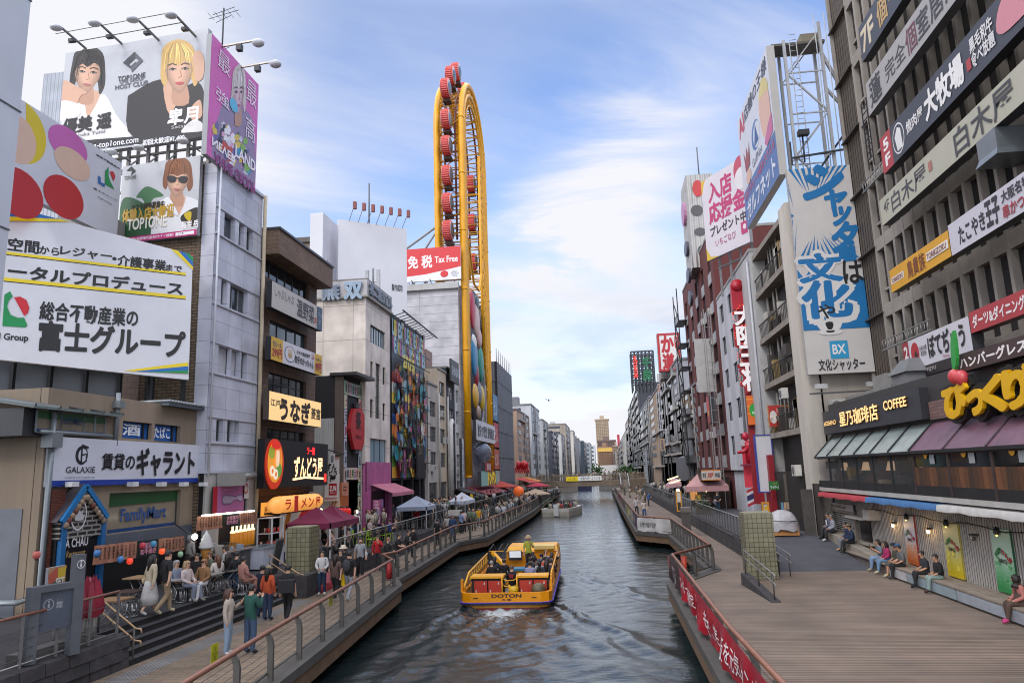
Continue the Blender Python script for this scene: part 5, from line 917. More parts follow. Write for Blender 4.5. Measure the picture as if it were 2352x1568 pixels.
for k in range(7):
 u=c1[0]+(c2[0]-c1[0])*(.15+.13*k);p=HB.w(u,tp,0)
 if lm is None:
  lm=thing('billboard_lamp','small reddish lamp on a thin arm along the top of the blank white billboard','lamp',p,'lamps along the top of the blank billboard');b=MB();b.tube([p,p+HB.n*1.6+V((0,0,1.0))],.03,MET('#8d8a88'),5);b.build('arm',lm);b=MB();e=p+HB.n*1.7+V((0,0,.9));b.box(e.x-.14,e.x+.14,e.y-.14,e.y+.14,e.z-.35,e.z+.35,M('#7d3a34'));b.build('lamp_head',lm)
 else:dup(lm,p)
b=MB();p=HB.w(c1[0]+.45*(c2[0]-c1[0]),tp,-.3);b.tube([p,p+V((0,0,4.2))],.07,M('#55565a'));tag(b.build('mast'),'thin lightning mast on top of the blank white billboard','mast')
p0=onY((713,490),60);p1=onY((757,640),60);p2=onY((740,640),60);t=thing('blank_pillar_sign','tall narrow blank white rooftop pillar sign','sign',(p0 .x,60,13));b=MB();b.box(p0 .x,p2 .x,60,63.5,onY((712,640),60).z,p0 .z,M('#c6c6cc',.6,0,.06,.4));b.build('panel',t);b=MB();b.box(p0 .x+.2,p2 .x-.2,60.3,63,12,onY((712,640),60).z,M('#5a4c46'));b.build('base',t)
b=MB();p=onY((706,560),66);q_=onY((680,560),66);b.box(q_.x-6,p.x+1.5,66,74,10,q_.z,WALL('#a2917b'));b.box(q_.x-6.5,p.x+1.6,65.6,74,q_.z,q_.z+.5,M('#4d4640'));tag(b.build('back_building'),'tan building with a dark flat roof far behind the brown restaurant building','building')
b=MB();p=onY((800,655),72);b.box(p.x-5,p.x+.5,72,80,8,onY((775,640),72).z,WALL('#8e8a84'));tag(b.build('back_building'),'grey building between the two blank white signs','building')
for x,y,Y_,l in((735,640,49,'phone antennas on the left part of the rooftop behind the brown building'),(857,660,55,'phone antenna cluster on the corner office roof before the blank billboard')):
 p=onY((x,y),Y_);z0=20.1;t=thing('phone_antenna',l,'antenna',(p.x,Y_,z0));b=MB();b.tube([(p.x,Y_,z0),(p.x,Y_,p.z+1.6)],.09,M('#6f7275'));b.build('mast',t)
 for dx in(-.45,.5):
  b=MB();b.box(p.x+dx-.14,p.x+dx+.14,Y_-.3,Y_-.1,p.z-.4,p.z+1.4,M('#a3a5a8'));b.bar((p.x,Y_,p.z+.4),(p.x+dx,Y_-.2,p.z+.4),.06,M('#6f7275'));b.build('antenna_panel',t)
# ================================================================ YELLOW WHEEL
YEL=M('#dc9c00',.4,0,.12,.6);YEL2=M('#c48c06',.45,0,.1,.8);FX=-16.3;FXI=-19.6;WY0,WY1=85.7,103.6;WC=(WY0+WY1)/2;WR=(WY1-WY0)/2;WZ=50.2
t=thing('ferris_wheel','tall yellow oval ferris wheel frame on the store front','ferris wheel',(-17.5,WC,5))
def loop(inset=0.,x=FX,z0=5.3):
 r=WR-inset;pts=[(x,WC-r,z0),(x,WC-r,20),(x,WC-r,35)]
 pts+=[(x,WC-r*math.cos(a),WZ+(r+.6)*math.sin(a))for a in[i*math.pi/18 for i in range(19)]]
 return pts+[(x,WC+r,35),(x,WC+r,20),(x,WC+r,z0)]
for x,z0 in((FX,5.3),(FXI,28.5)):
 b=MB();b.tube(loop(0,x,z0),.38,YEL,12);b.build('outer_tube',t);b=MB();b.tube(loop(1.35,x,z0),.27,YEL,10);b.build('inner_tube',t);b=MB();b.tube(loop(2.7,x,max(z0,18)),.15,YEL2,8);b.build('third_tube',t)
b=MB()
def at(s,inset,x):
 r=WR-inset;L1=WZ-5.3;tot=2*L1+math.pi*r;d=s*tot
 if d<L1:return V((x,WC-r,5.3+d))
 if d<L1+math.pi*r:a=(d-L1)/r;return V((x,WC-r*math.cos(a),WZ+(r+.4)*math.sin(a)))
 return V((x,WC+r,WZ-(d-L1-math.pi*r)))
n_=92;prev=None
for i in range(n_+1):
 s_=i/n_;o=at(s_,0,FX);q=at(s_,1.35,FX);b.tube([o,q],.1,YEL2,5);r3=at(s_,2.7,FX);(o.z>18)and(b.tube([q,r3],.08,YEL2,5),prev and b.tube([pq,r3],.06,YEL2,5))
 if prev:b.tube([prev,q]if i%2 else[pq,o],.09,YEL2,5)
 prev,pq=o,q
 if o.z>29:
  o2=at(s_,0,FXI);q2=at(s_,1.35,FXI);b.tube([o2,q2],.075,YEL2,5);b.tube([q,q2],.11,YEL2,5);
  b.tube([q,o2]if i%2 else[o,q2],.08,YEL2,5);b.tube([r3,at(s_,2.7,FXI)],.07,YEL2,5)
b.build('lattice',t)
b=MB();
for i in range(n_+1):
 o=at(i/n_,-.02,FX)
 if i%6==0:
  o2=at(min(1,(i+.5)/n_),0,FX);d=(o2-o).normalized();b.lathe(o-d*.12,[(.42,0),(.42,.2)],YEL,12,True,d)
tag(b.build('flange',t),kind='stuff')
RED=M('#b23431',.45,0,.12,1.2);b=MB()
for dx in(-.7,.7):
 for ins in(.55,):b.tube([tuple(V(p)+V((dx-1.6,0,0)))for p in loop(ins)[2:-2]],.14,M('#6d3a30',.5),8)
for i in range(26,67):
 p=at(i/n_,.55,FX-1.6);b.tube([p+V((-.7,0,0)),p+V((.7,0,0))],.05,M('#6d3a30'),5)
b.build('gondola_rail',t)
b=MB()
for k in range(14):
 z=20+k*2.3;b.tube([(FX,WC+WR-1.35,z),(FX,WC+WR-4.5,z+1.6)],.07,YEL2,5);b.tube([(FX,WC+WR-4.5,z+1.6),(FX,WC+WR-1.35,z+2.3)],.07,YEL2,5)
b.tube([(FX,WC+WR-4.5,20),(FX,WC+WR-4.5,52)],.2,YEL,8);b.tube([(FX,WC-WR+4.0,30.5),(FX,WC-WR+3,36),(FX,WC-2,30.8),(FX,WC+2,30.8),(FX,WC+WR-3,36)],.16,YEL,8);b.build('inner_brace',t)
gl_=glass('#4b5663');g0=None
def gondola(y,z,label,rx=0):
 global g0
 p=V((FX-1.75,y,z))
 if g0 is None:
  g0=thing('gondola',label,'gondola',p,'gondolas of the yellow ferris wheel');b=MB();n_=28;pr=[]
  b.lathe(p+V((-.95,0,0)),[(1.05,.45),(1.17,.48),(1.2,.54),(1.2,1.36),(1.17,1.42),(1.05,1.45)],RED,28,False,(1,0,0));b.build('drum',g0)
  b=MB()
  for k in range(28):
   a=2*math.pi*k/28;c=p+V((0,1.2*math.cos(a),1.2*math.sin(a)));b.bar(c+V((-.4,0,0)),c+V((.4,0,0)),.12,M('#c4453f',.45),.14)
  b.build('rib',g0);b=MB()
  for sx in(-1,1):b.lathe(p+V((sx*.505,0,0)),[(1.05,0),(.9,.10),(.5,.2),(.02,.24)],gl_,20,True,(sx,0,0))
  b.build('window',g0);b=MB();b.lathe(p+V((.47,0,0)),[(1.2,0),(1.2,.06),(1.0,.07)],M('#c98a86'),24,True,(1,0,0));b.lathe(p+V((-.47,0,0)),[(1.2,0),(1.2,.06),(1.0,.07)],M('#c98a86'),24,True,(-1,0,0));b.build('rim',g0);b=MB();b.box(p.x-.5,p.x+.5,p.y+.3,p.y+1.5,p.z-1.6,p.z-1.22,M('#3a2320'));b.build('carriage',g0)
 else:dup(g0,p,0,label)
g_near=[(1033,535),(1031,471),(1030,408),(1029,341),(1028,281),(1029,216)]
for k,(x,y)in enumerate(g_near):
 p=onX((x,y),FX-1.75);gondola(WY0-.9,p.z,('lowest red gondola on the near side, just above the tax free board','second lowest red gondola on the near side of the wheel','third red gondola up the near side of the wheel','fourth red gondola up the near side of the wheel','fifth red gondola up the near side of the wheel','near side red gondola just below the top of the wheel')[k])
gondola(WC-6.6,WZ+8.7,'red gondola in front at the very top of the wheel');gondola(WC-2.6,WZ+11.6,'red gondola at the peak of the wheel, half behind another');gondola(WC+2.0,WZ+11.2,'red gondola at the top of the wheel peeking out on the right')
for k in range(5):gondola(WY1-1.4,WZ-1-6.2*k,('highest','second highest','middle','second lowest','lowest')[k]+' gondola on the far side, seen through the yellow lattice')
tr=thing('roof_truss','grey steel roof truss propping the yellow wheel above the tax free board','truss',(-23,88,29.4));b=MB();GR=M('#8f9094',.5,.3)
b.tube([(-19.6,WY0+.3,37),(-27,89,33.6)],.16,GR,8);b.tube([(-19.6,WY0+.3,36.6),(-23.5,88.5,32.4)],.14,GR,8);b.tube([(-19.6,WY0+.3,35),(-22,88,29.6)],.14,GR,8)
for z in(30,32):b.bar((-30,88.5,z),(-19,88.5,z),.25,GR)
for k in range(6):b.bar((-30+2*k,88.5,29.8),(-28.6+2*k,88.5,32.0),.12,GR);b.bar((-28.6+2*k,88.5,32.0),(-28+2*k,88.5,29.8),.12,GR)
b.bar((-23.5,88.5,29.4),(-23.5,88.5,32.8),.3,GR);b.build('truss_frame',tr);b=MB();
for k in range(5):b.tube([(-27+1.6*k,88,32.1),(-27+1.6*k,88,33.4)],.04,GR,5)
b.bar((-27.2,88,33.3),(-20.4,88,33.3),.05,GR);b.build('guard_rail',tr)
ov=thing('oval_sculpture_board','dark oval board with a tall relief of plain rounded coloured forms between the yellow columns','sculpture',(-16.5,WC,12));b=MB();cz=20.6
b.lathe((-17.0,WC,cz),[(5.4,0),(5.6,.25),(5.4,.5)],M('#33353b',.5),32,True,(1,0,0));
b.v=[(x,y,cz+(z-cz)*1.75)for x,y,z in b.v];b.build('backing_board',ov)
for k,(y,z,ry,rz,c)in enumerate(((WC-3.0,27,1.6,2.6,'#a8283a'),(WC-.2,26.2,2.3,2.4,'#c09d92'),(WC+1.6,24.0,1.7,1.5,'#b98f86'),(WC-2.4,20.8,2.1,2.8,'#1f6e96'),(WC-2.6,22.6,1.2,1.2,'#d0cfcb'),(WC-1.2,18.6,1.1,1.8,'#8f2a34'),(WC+2.6,20.6,1.5,2.6,'#2a7f6c'),(WC-2.2,15.6,1.7,1.7,'#c9992a'),(WC+.6,16.3,1.2,1.6,'#77787c'),(WC+2.9,15.8,1.5,1.8,'#c2a22a'),(WC+.2,28.6,1.6,1.2,'#3a4a42'),(WC-.4,13.6,.9,1.0,'#a58a7c'))):
 b=MB();b.ball((-16.5,y,z),.45,ry,rz,M(c,.4,0,.08),14,10);b.build('relief_form',ov)
DS=XL(-15.9);sign('shop_sign','long white lettered sign under the oval board between the yellow columns',DS,(WY0+1.6,WY1-1.2,9.7,12.2),'#c9c9cc',[('t','激安の殿堂 道頓堀店',.06,.2,.94,.8,'#3a3a44',.03)],n=0,depth=.4,cat='shop sign');
b=MB();b.ball((-16.6,WC+1,8.3),1.5,5.0,1.7,clear_glass('#8a90a0',.5),16,8);b.ball((-16.6,WC+1,8.5),.7,3.2,.7,M('#3a2c3e'),10,6);tag(b.build('glass_bubble'),'rounded glass bubble showing dark machinery below the lettered sign','glass dome')
sign('shop_sign','small red sign with white letters above the discount store entrance',XL(-15.4),(WY0+4,WY0+8.5,5.9,7.0),'#a8232c',[('t','駐輪場',.3,.1,.95,.9,'#dcc9c9',.02)],n=0,depth=.5,cat='shop sign')
sign('shop_sign','teal panel with bubbly yellow letters over the discount store entrance',XL(-15.5),(WY0+1.5,WY1-3,4.1,5.9),'#6d8f8c',[('r',.36,.0,.9,1,'#5a4a3a'),('t','ドンドン',.37,.08,.88,.92,'#e0c01c',.08)],n=0,depth=.5,cat='shop sign',lit=.2)
for k,(y0_,y1_,c,l)in enumerate(((80,84.5,'#3a3639','dark awning over the shops left of the yellow wheel'),(86,96,'#7d333a','maroon awning over the discount store entrance'),(96,108,'#7d333a','second maroon awning right of the discount store entrance'))):
 b=MB();b.hexa([(-16.8,y0_,4.0),(-13.9,y0_,3.1),(-13.9,y1_,3.1),(-16.8,y1_,4.0),(-16.8,y0_,4.08),(-13.9,y0_,3.18),(-13.9,y1_,3.18),(-16.8,y1_,4.08)],FAB(c));tag(b.build('awning'),l,'awning')
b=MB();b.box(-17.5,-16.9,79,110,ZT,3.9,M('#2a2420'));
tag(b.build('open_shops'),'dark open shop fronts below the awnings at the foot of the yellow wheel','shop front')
b=MB()
for y in(89,92,97,101):b.box(-16.9,-16.7,y,y+1.6,2.2,3.4,LIT('#c9a02a',.5))
tag(b.build('lit_shop_panels'),'warm lit panels inside the discount store entrance','shop panel')
t,b=blk('wrapped_building','building wrapped in grey scaffold sheeting right of the yellow wheel',-26,-16.4,112.5,131,ZT,23.2,ribbed('#74767c',1.5,'xy',.8,.5),None,'building',0,'N');b.build('sheeting',t);b=MB()
for z in range(4,24,4):b.box(-26.1,-16.35,112.4,131.1,z,z+.08,M('#4d4f55'))
for k in range(8):b.tube([(-16.5,113+2.4*k,23),(-16.5,113+2.4*k,25.4)],.06,M('#8a8c90'),5)
b.build('scaffold_pole',t);b=MB();b.box(-22,-18,110,114,23.4,27,M('#8d8377'));b.build('roof_tank',t)
for k,(z0,z1,c,l)in enumerate(((13.5,17.5,'#3f6f8f','blue'),(9.5,13.2,'#a8343c','crimson'),(6.2,9.2,'#b3543c','orange red'),(3.6,6,'#a89a98','pale'))):sign('side_sign',l+' sign panel on the narrow building between the yellow wheel and the grey sheeting',XL(-16.6),(107.2,112.2,z0,z1),c,[('t','ビル',.2,.2,.8,.8,'#d0d4d8')],n=0,depth=.2,group='coloured sign panels beside the grey sheeting')
b=MB();b.box(-27,-17,106.2,112.4,ZT,18,WALL('#6d6a6a'));b.box(-40,-17.4,103.8,106.1,ZT,30.5,WALL('#77757a'));tag(b.build('back_building'),'narrow grey building between the yellow wheel and the sheeted building','building')
# ================================================================ RIGHT BANK
GRY='#938c85';CONC=M(GRY,.85,0,.16,.7);OX=14.5
t,b=blk('office_tower','tall concrete office block with deep vertical fins, brown louvres and rows of restaurant signs',OX,30,9,40.6,ZT,42,M('#55504b'),None,'building',.7,'R');b.box(OX+.1,OX+.7,37.9,40.6,ZT,42,ribbed('#5f5144',.34,'xy',.6,.8));b.box(OX-.05,OX+.7,40.45,40.62,ZT,42,CONC);b.build('wall',t)
FH=3.45;Z0=6.15
b=MB()
for k in range(11):
 z=Z0+FH*k;b.box(OX-.02,OX+.34,9,37.95,z-.32,z+.32,CONC);b.box(OX+.12,OX+.33,9,37.95,z+1.05,z+1.17,CONC)
 b.box(OX-.15,OX+.1,37.9,40.6,z-.05,z+.03,M('#4b4139'))
b.build('floor_beam',t)
fin=None;y=37.9;i=0
while y>9.5:
 if fin is None:
  m=MB();m.box(-.04,.30,-.10,.10,0,36,CONC);fin=m.mesh('fin')
 o=bpy.data.objects.new('fin',fin);C.objects.link(o);o.parent=t;o.location=V((OX,y,6))-V(t['_o']);y-=1.15
GLO=glass('#1a1a1e',.08,.3);wmesh=None;nw=0
y=37.9
while y>9.5 and nw<98:
 for k in range(9):
  if nw>=98:break
  if wmesh is None:
   m=MB();m.box(0,.06,-1.03,-.0,0,2.8,M('#3a2726',.5));mm=MB();mm.box(-.01,.0,-.98,-.06,.06,1.3,GLO);mm.box(-.01,.0,-.98,-.06,1.36,2.74,GLO);wmesh=(m.mesh('window'),mm.mesh('pane'))
  o=bpy.data.objects.new('window',wmesh[0]);C.objects.link(o);o.parent=t;o.location=V((OX+.24,y-.06,Z0+FH*k+.33))-V(t['_o'])
  p=bpy.data.objects.new('pane',wmesh[1]);C.objects.link(p);p.parent=o;nw+=1
 y-=1.15
b=MB();b.box(OX+.27,OX+.34,9,y+.2,Z0,40,GLO);b.build('glazing_band',t)
SGN=XR(13.75)
def ends(TL,BL,u1=None):
 a=SGN.at(*TL);c=SGN.at(*BL);return[(a[0]+c[0])/2,u1 if u1 is not None else-10.0,c[1],a[1]]
r_=ends(px('o',354,182),px('o',384,388));LW=r_[1]-r_[0]
def fr(r_,*ks):
 return[k/(r_[1]-r_[0])for k in ks]
def tx(r_,s,x0,x1,y0,y1,c,bold=.02,**o):a=fr(r_,x0,x1);return('t',s,a[0],y0,a[1],y1,c,bold,o)
sign('facade_sign','dark navy seventh floor restaurant sign with gold letters, highest on the tower',SGN,r_,'#333948',[tx(r_,'7F',.2,1.7,.2,.82,'#cfc0a4',.03),tx(r_,'個室居酒屋',2.2,8,.15,.85,'#b9975f',.02)],depth=.4,n=0,edge='#1b1d22',cat='shop sign')
r_=ends(px('o',399,532),px('o',430,722));
sign('facade_sign','pale grey sign with brushed characters for private dining rooms below the navy sign',SGN,r_,'#9e9c9c',[tx(r_,'蓮',.35,1.7,.1,.9,'#2b2b31',.02),tx(r_,'完全',2.25,4.4,.22,.78,'#3a3a40',.005),tx(r_,'個',4.5,5.5,.14,.86,'#6b2c40',.005),tx(r_,'室居酒屋',5.6,10.2,.16,.84,'#3a3a40',.005)],depth=.4,n=0,edge='#55565a',cat='shop sign')
r_=ends(px('o',490,880),px('o',522,1095))
sign('facade_sign','long slate blue fifth floor grill sign with a red end tab and round emblem',SGN,r_,'#343946',[('r',0,0,fr(r_,1.2)[0],1,'#a5323a'),tx(r_,'5\nF',.35,.9,.14,.86,'#e6e0e0',.04),('e',fr(r_,1.95)[0],.5,fr(r_,.6)[0],.40,'#d9d7d8'),('e',fr(r_,1.95)[0],.5,fr(r_,.54)[0],.36,'#343946'),('p',[(fr(r_,x)[0],yy)for x,yy in((1.75,.8),(1.6,.4),(1.95,.2),(2.25,.3),(2.3,.8))],'#d9d7d8'),tx(r_,'焼肉屋',2.8,4.4,.34,.66,'#dcdadb',.02),tx(r_,'大牧場',4.6,7.7,.18,.84,'#e2e0e0',.045),('r',fr(r_,7.95)[0],.5,fr(r_,8.25)[0],.75,'#a5323a'),tx(r_,'黒毛和牛\n食べ放題',8.3,9.8,.16,.8,'#d4d2d3',.03),('p',smooth_pts([(fr(r_,x)[0],yy)for x,yy in((9.95,.6),(10.3,.2),(11,.1),(12.6,.2),(12.4,.75),(10.6,.8))],3),'#c9828f')],depth=.4,n=0,edge='#1b1d22',cat='shop sign')
r_=ends(px('o',490,1263),px('o',510,1420))
sign('facade_sign','cream fourth floor sign with large thin dark characters repeated twice',SGN,r_,'#aaa898',[tx(r_,'4F',.4,1.05,.2,.62,'#33343a',.01),tx(r_,'白木屋',1.3,4.85,.14,.86,'#3a3b42',.01),('r',fr(r_,5.1)[0],.3,fr(r_,5.4)[0],.62,'#a0685c'),tx(r_,'白木屋',7.25,11.2,.08,.92,'#3a3b42',.01)],depth=.4,n=0,edge='#3a3b3e',cat='shop sign')
a=SGN.at(*px('p',668,132));c=SGN.at(*px('p',685,265));e=SGN.at(*px('p',1055,-10));r_=[(a[0]+c[0])/2,e[0],c[1],a[1]]
sign('facade_sign','bright yellow skewer restaurant sign with two white name plates',SGN,r_,'#cf9712',[('r',.02,.38,.26,.66,'#e0d9cf'),('t','TORIKIZOKU',.03,.43,.25,.62,'#7a2f22',.02),('t','鳥貴族',.33,.14,.63,.88,'#6d2f1c',.01),('r',.66,.32,.99,.66,'#e0d9cf'),('t','TORIKIZOKU',.67,.38,.96,.61,'#7a2f22',.02)],depth=.4,n=0,edge='#5a4a1c',cat='shop sign')
r2=[r_[1]+.05,-10,SGN.at(*px('p',1055,45))[1],a[1]+.15]
sign('facade_sign','white takoyaki sign with hand drawn black characters next to the yellow sign',SGN,r2,'#bfbcc6',[tx(r2,'たこやき',.7,2.55,.28,.82,'#24242a',.035),tx(r2,'王子',2.65,3.5,.12,.86,'#24242a',.05),tx(r2,'大阪名物',3.7,5.3,.12,.45,'#2c2c33',.02),tx(r2,'串かつ',3.7,4.9,.52,.9,'#9c2b35',.02)],depth=.4,n=0,edge='#3a3b3e',cat='shop sign')
a=SGN.at(*px('p',750,578));c=SGN.at(*px('p',778,808));e=SGN.at(*px('p',1168,410));r_=[(a[0]+c[0])/2,e[0],c[1],a[1]]
sign('facade_sign','white second floor okonomiyaki sign with a red disc and a red end tab',SGN,r_,'#c3c0c8',[('r',0,0,.105,1,'#8f2c33'),('r',.105,.75,1,1,'#2c2627'),('t','2\nF',.025,.12,.085,.88,'#d9d4d4',.04),('e',.205,.36,.065,.27,'#a5262e'),('p',[(.19,.4),(.22,.3),(.25,.42),(.22,.52)],'#26201f'),('t','お好み焼\n鉄板焼',.285,.24,.395,.50,'#3a3638',.01),('t','ぼてぢゅう',.42,.08,.93,.62,'#221f21',.03),('t','Since 1946',.62,.64,.80,.71,'#a5565c'),('t','BOTEJYU',.28,.82,.5,.93,'#b9b2b2',.01)],depth=.4,n=0,edge='#3a3b3e',cat='shop sign')
r2=[r_[1]+.05,-10,SGN.at(*px('p',1170,520))[1],SGN.at(*px('p',1152,395))[1]]
sign('facade_sign','red darts and dining sign with white letters',SGN,r2,'#a5363c',[tx(r2,'ダーツ&ダイニング',.2,3.5,.22,.8,'#e2d9da',.035)],depth=.4,n=0,edge='#5a1c20',cat='shop sign')
b=MB();q=XR(14.0);a=q.at(*px('o',1200,960));q_=q.w(a[0],a[1],0);b.box(13.3,14.6,q_.y-1.1,q_.y+.1,q_.z-.25,q_.z+.45,M('#7a8288',.35,.5));b.hexa([(13.2,q_.y-1.2,q_.z-.5),(14.5,q_.y-1.2,q_.z-.5),(14.5,q_.y+.2,q_.z-.5),(13.2,q_.y+.2,q_.z-.5),(13.3,q_.y-1.1,q_.z-.25),(14.6,q_.y-1.1,q_.z-.25),(14.6,q_.y+.1,q_.z-.25),(13.3,q_.y+.1,q_.z-.25)],M('#7a8288',.35,.5));tag(b.build('exhaust_hood'),'metal exhaust hood on the tower below the cream fourth floor sign','exhaust hood')
t=thing('fire_escape','grey steel service ladder hanging on the concrete tower left of the signs','ladder',(14.2,36.3,8));b=MB()
for z0_ in(11.2,19.5):
 for k in range(16):b.tube([(14.05,37.4-.34*k,z0_-.2),(14.05,37.4-.34*k,z0_+.25)],.025,STEEL,5)
 b.bar((14.05,37.5,z0_+.25),(14.05,32,z0_+.25),.05,STEEL);b.bar((14.05,37.5,z0_-.2),(14.05,32,z0_-.2),.08,STEEL)
b.build('walkway_rail',t);b=MB()
for k in range(9):b.bar((14.0,36.2,20.5+.35*k),(14.0,35.5,20.5+.35*k),.04,M('#2a2a2d'))
b.bar((14.0,36.2,20),(14.0,36.2,23.6),.05,M('#2a2a2d'));b.bar((14.0,35.5,20),(14.0,35.5,23.6),.05,M('#2a2a2d'));b.build('ladder',t)
AX=11.1;AY0,AY1=12,40.4;UPX=12.05;CO=28.3
t,b=blk('restaurant_annex','two storey quay building with a glazed cafe, purple awnings and white corrugated ground floor',12,OX-.1,AY0,AY1,ZT-.9,8.6,M('#3a3838'),None,'building',.0,'R')
b.box(11.93,11.99,AY0,AY1-.3,1.0,4.15,ribbed('#b3afaa',.16,'xy',.6,.6));b.box(AX,12.4,AY0,AY1,4.16,4.33,M('#a8a6a2',.6));b.build('wall',t)
P11=XR(AX);zs=4.33;zg=5.85;zt=6.9
b=MB()
def slope(ya,yb,m,th=.05):
 b.hexa([(AX-.05,yb,zg),(AX-.05,ya,zg),(UPX,ya,zt),(UPX,yb,zt),(AX-.05,yb,zg+th),(AX-.05,ya,zg+th),(UPX,ya,zt+th),(UPX,yb,zt+th)][:8],m)
slope(CO,AY1-.1,M('#8f9a98',.12,0,.2,1.4));b.build('glass_awning',t)
b=MB();k=0;y=CO
aw=M('#6a4a58',.38,0,.22,1.5)
for y in(CO-2.75*i for i in range(6)):slope(y-2.65,y-.02,aw,.06)
b.build('purple_awning',t)
b=MB();BAR=M('#2b2c2e',.5,.3)
for i in range(7):
 y=CO+(AY1-.1-CO)*i/6;b.bar((AX-.06,y,zg+.06),(UPX,y,zt+.06),.09,BAR)
for y in(CO-2.75*i for i in range(6)):b.bar((AX-.06,y,zg+.06),(UPX,y,zt+.06),.08,M('#473540'))
b.bar((AX-.06,AY0,zg),(AX-.06,AY1,zg),.1,BAR);b.build('awning_bar',t)
b=MB();b.box(AX+.02,AX+.08,AY0,AY1,zs,zs+.35,BAR);b.build('sill',t)
for i in range(6):
 ya=CO+(AY1-.1-CO)*i/6;m=MB();m.box(AX,AX+.08,ya,ya+.1,zs,zg,BAR);m.box(AX,AX+.08,ya,ya+2.0,zg-.08,zg,BAR);f=m.build('cafe_window',t);m=MB();m.quad((AX+.05,ya+.1,zs+.3),(AX+.05,ya+2.0,zs+.3),(AX+.05,ya+2.0,zg-.08),(AX+.05,ya+.1,zg-.08),clear_glass('#6f7678',.22));o=m.build('pane',t);o.parent=f
m=MB();m.quad((AX+2.6,CO,zs),(AX+2.6,AY1,zs),(AX+2.6,AY1,zt),(AX+2.6,CO,zt),M('#352a24',.8,0,.5,1.2));m.quad((AX+.1,CO,zs+.05),(AX+2.6,CO,zs+.05),(AX+2.6,AY1,zs+.05),(AX+.1,AY1,zs+.05),M('#2a1f1a'));m.build('cafe_interior',t)
lampt=None
for i in range(4):
 p=V((AX+1.0,CO+1.3+3.0*i,zs+.1))
 if lampt is None:
  lampt=thing('table_lamp','cream shaded table lamp inside the cafe windows','lamp',p,'table lamps inside the cafe windows');m=MB();m.lathe(p+V((0,0,.75)),[(.36,0),(.25,.38)],LIT('#d8b490',.35),12);m.build('lamp_shade',lampt);m=MB();m.lathe(p,[(.14,0),(.05,.1),(.03,.8)],M('#2a211c'),8);m.build('stand',lampt)
 else:dup(lampt,p)
m=MB();rn=random.Random(6)
for i in range(60):
 p=V((AX+rn.uniform(.4,2.2),rn.uniform(CO+.3,AY1-.5),zs+rn.uniform(.1,1.5)));s_=rn.uniform(.1,.28);m.box(p.x-s_,p.x+s_,p.y-s_,p.y+s_,p.z-s_*.8,p.z+s_*.8,M(rn.choice(['#5a3422','#2a2624','#6d5238','#3d2a22','#7a6a55','#4a1f1a','#8a6f2a']),.7,0,0))
for i in range(7):m.ball((AX+1.4,CO+.8+1.7*i,zg-.25),.09,.09,.09,LIT('#ffcf8a',3),8,5)
m.build('cafe_furnishing',t)
woodp=['#5b3a24','#47301f','#6b4429','#3d2b1f','#51331f']
for i in range(5):
 yb=CO-2.75*i;m=MB();m.box(AX,AX+.1,yb-.12,yb,zs,zg,M('#3a2d2c'));m.box(AX,AX+.1,yb-2.75,yb-.12,zg-.1,zg,M('#3a2d2c'));f=m.build('dining_window',t);m=MB();m.quad((AX+.05,yb-2.75,zs+1.0),(AX+.05,yb-.12,zs+1.0),(AX+.05,yb-.12,zg-.1),(AX+.05,yb-2.75,zg-.1),glass('#15171a'));
 uu=-(yb-1.15);q=XR(AX+.04);m.ppoly(q,[(uu+.17*math.cos(a),zs+1.45+.17*math.sin(a))for a in[j*math.pi/9 for j in range(18)]],None,.02,S('#c9932a'));m.ppoly(q,[(uu+.3,zs+1.1),(uu+.68,zs+1.1),(uu+.68,zs+1.5),(uu+.3,zs+1.5)],None,.02,S('#8d9296'));o=m.build('pane',t);o.parent=f
 m=MB()
 for k in range(9):
  y=yb-.14-k*.29;m.box(AX+.02,AX+.06,y-.28,y,zs+.35,zs+.99,M(woodp[(k*3+i)%5],.6,0,.2,4))
 o=m.build('wood_panel',t)
q=XR(UPX-.02);c0=q.at(*px('p',243,1000));c1=q.at(*px('p',880,1050));r_=[c0[0],c1[0],zt+.15,c0[1]]
sg=sign('shop_sign','dark roof sign with glowing cream coffee shop letters above the glazed cafe',q,r_,'#33343a',[],n=0,depth=.35,edge='#2a2b30',cat='shop sign');m=MB();Wd=r_[1]-r_[0];Hd=r_[3]-r_[2];LC=LIT('#f0c484',.7);SDK=M('#6d4a20')
letters(m,q,'HOSHINO',r_[0]+.03*Wd,r_[0]+.19*Wd,r_[2]+.36*Hd,r_[2]+.56*Hd,.37,LC,.012,.05,side=SDK);letters(m,q,'星乃珈琲店',r_[0]+.24*Wd,r_[0]+.66*Wd,r_[2]+.22*Hd,r_[2]+.82*Hd,.37,LC,.018,.05,side=SDK);letters(m,q,'COFFEE',r_[0]+.72*Wd,r_[0]+.91*Wd,r_[2]+.50*Hd,r_[2]+.82*Hd,.37,LC,.018,.05,side=SDK);m.build('lettering',sg)
b=MB();b.box(UPX-.03,OX-.2,CO-.3,AY1+.1,zt+.02,zt+.14,M('#2a2b30'));b.build('roof_edge',t)
q=XR(11.7);r_=[-CO+.1,-14,zt+.9,zt+2.75]
dk=thing('roof_lettering_sign','huge bulging yellow letters with black outlines and a cherry on the hamburger restaurant roof','shop sign',q.w(r_[0]+4,zt,0));m=MB();YL2=M('#d6a50c',.4,0,.04);BK=M('#141312')
a0=-SGN.at(*px('p',1000,900))[0];u=q.at(*px('p',1000,900))[0];zb=q.at(*px('p',1040,1030))[1];z1=q.at(*px('p',1010,840))[1]
xs=[u];wds=[1.75,1.0,1.35,1.3,2.2,2.0,2.0,1.6]
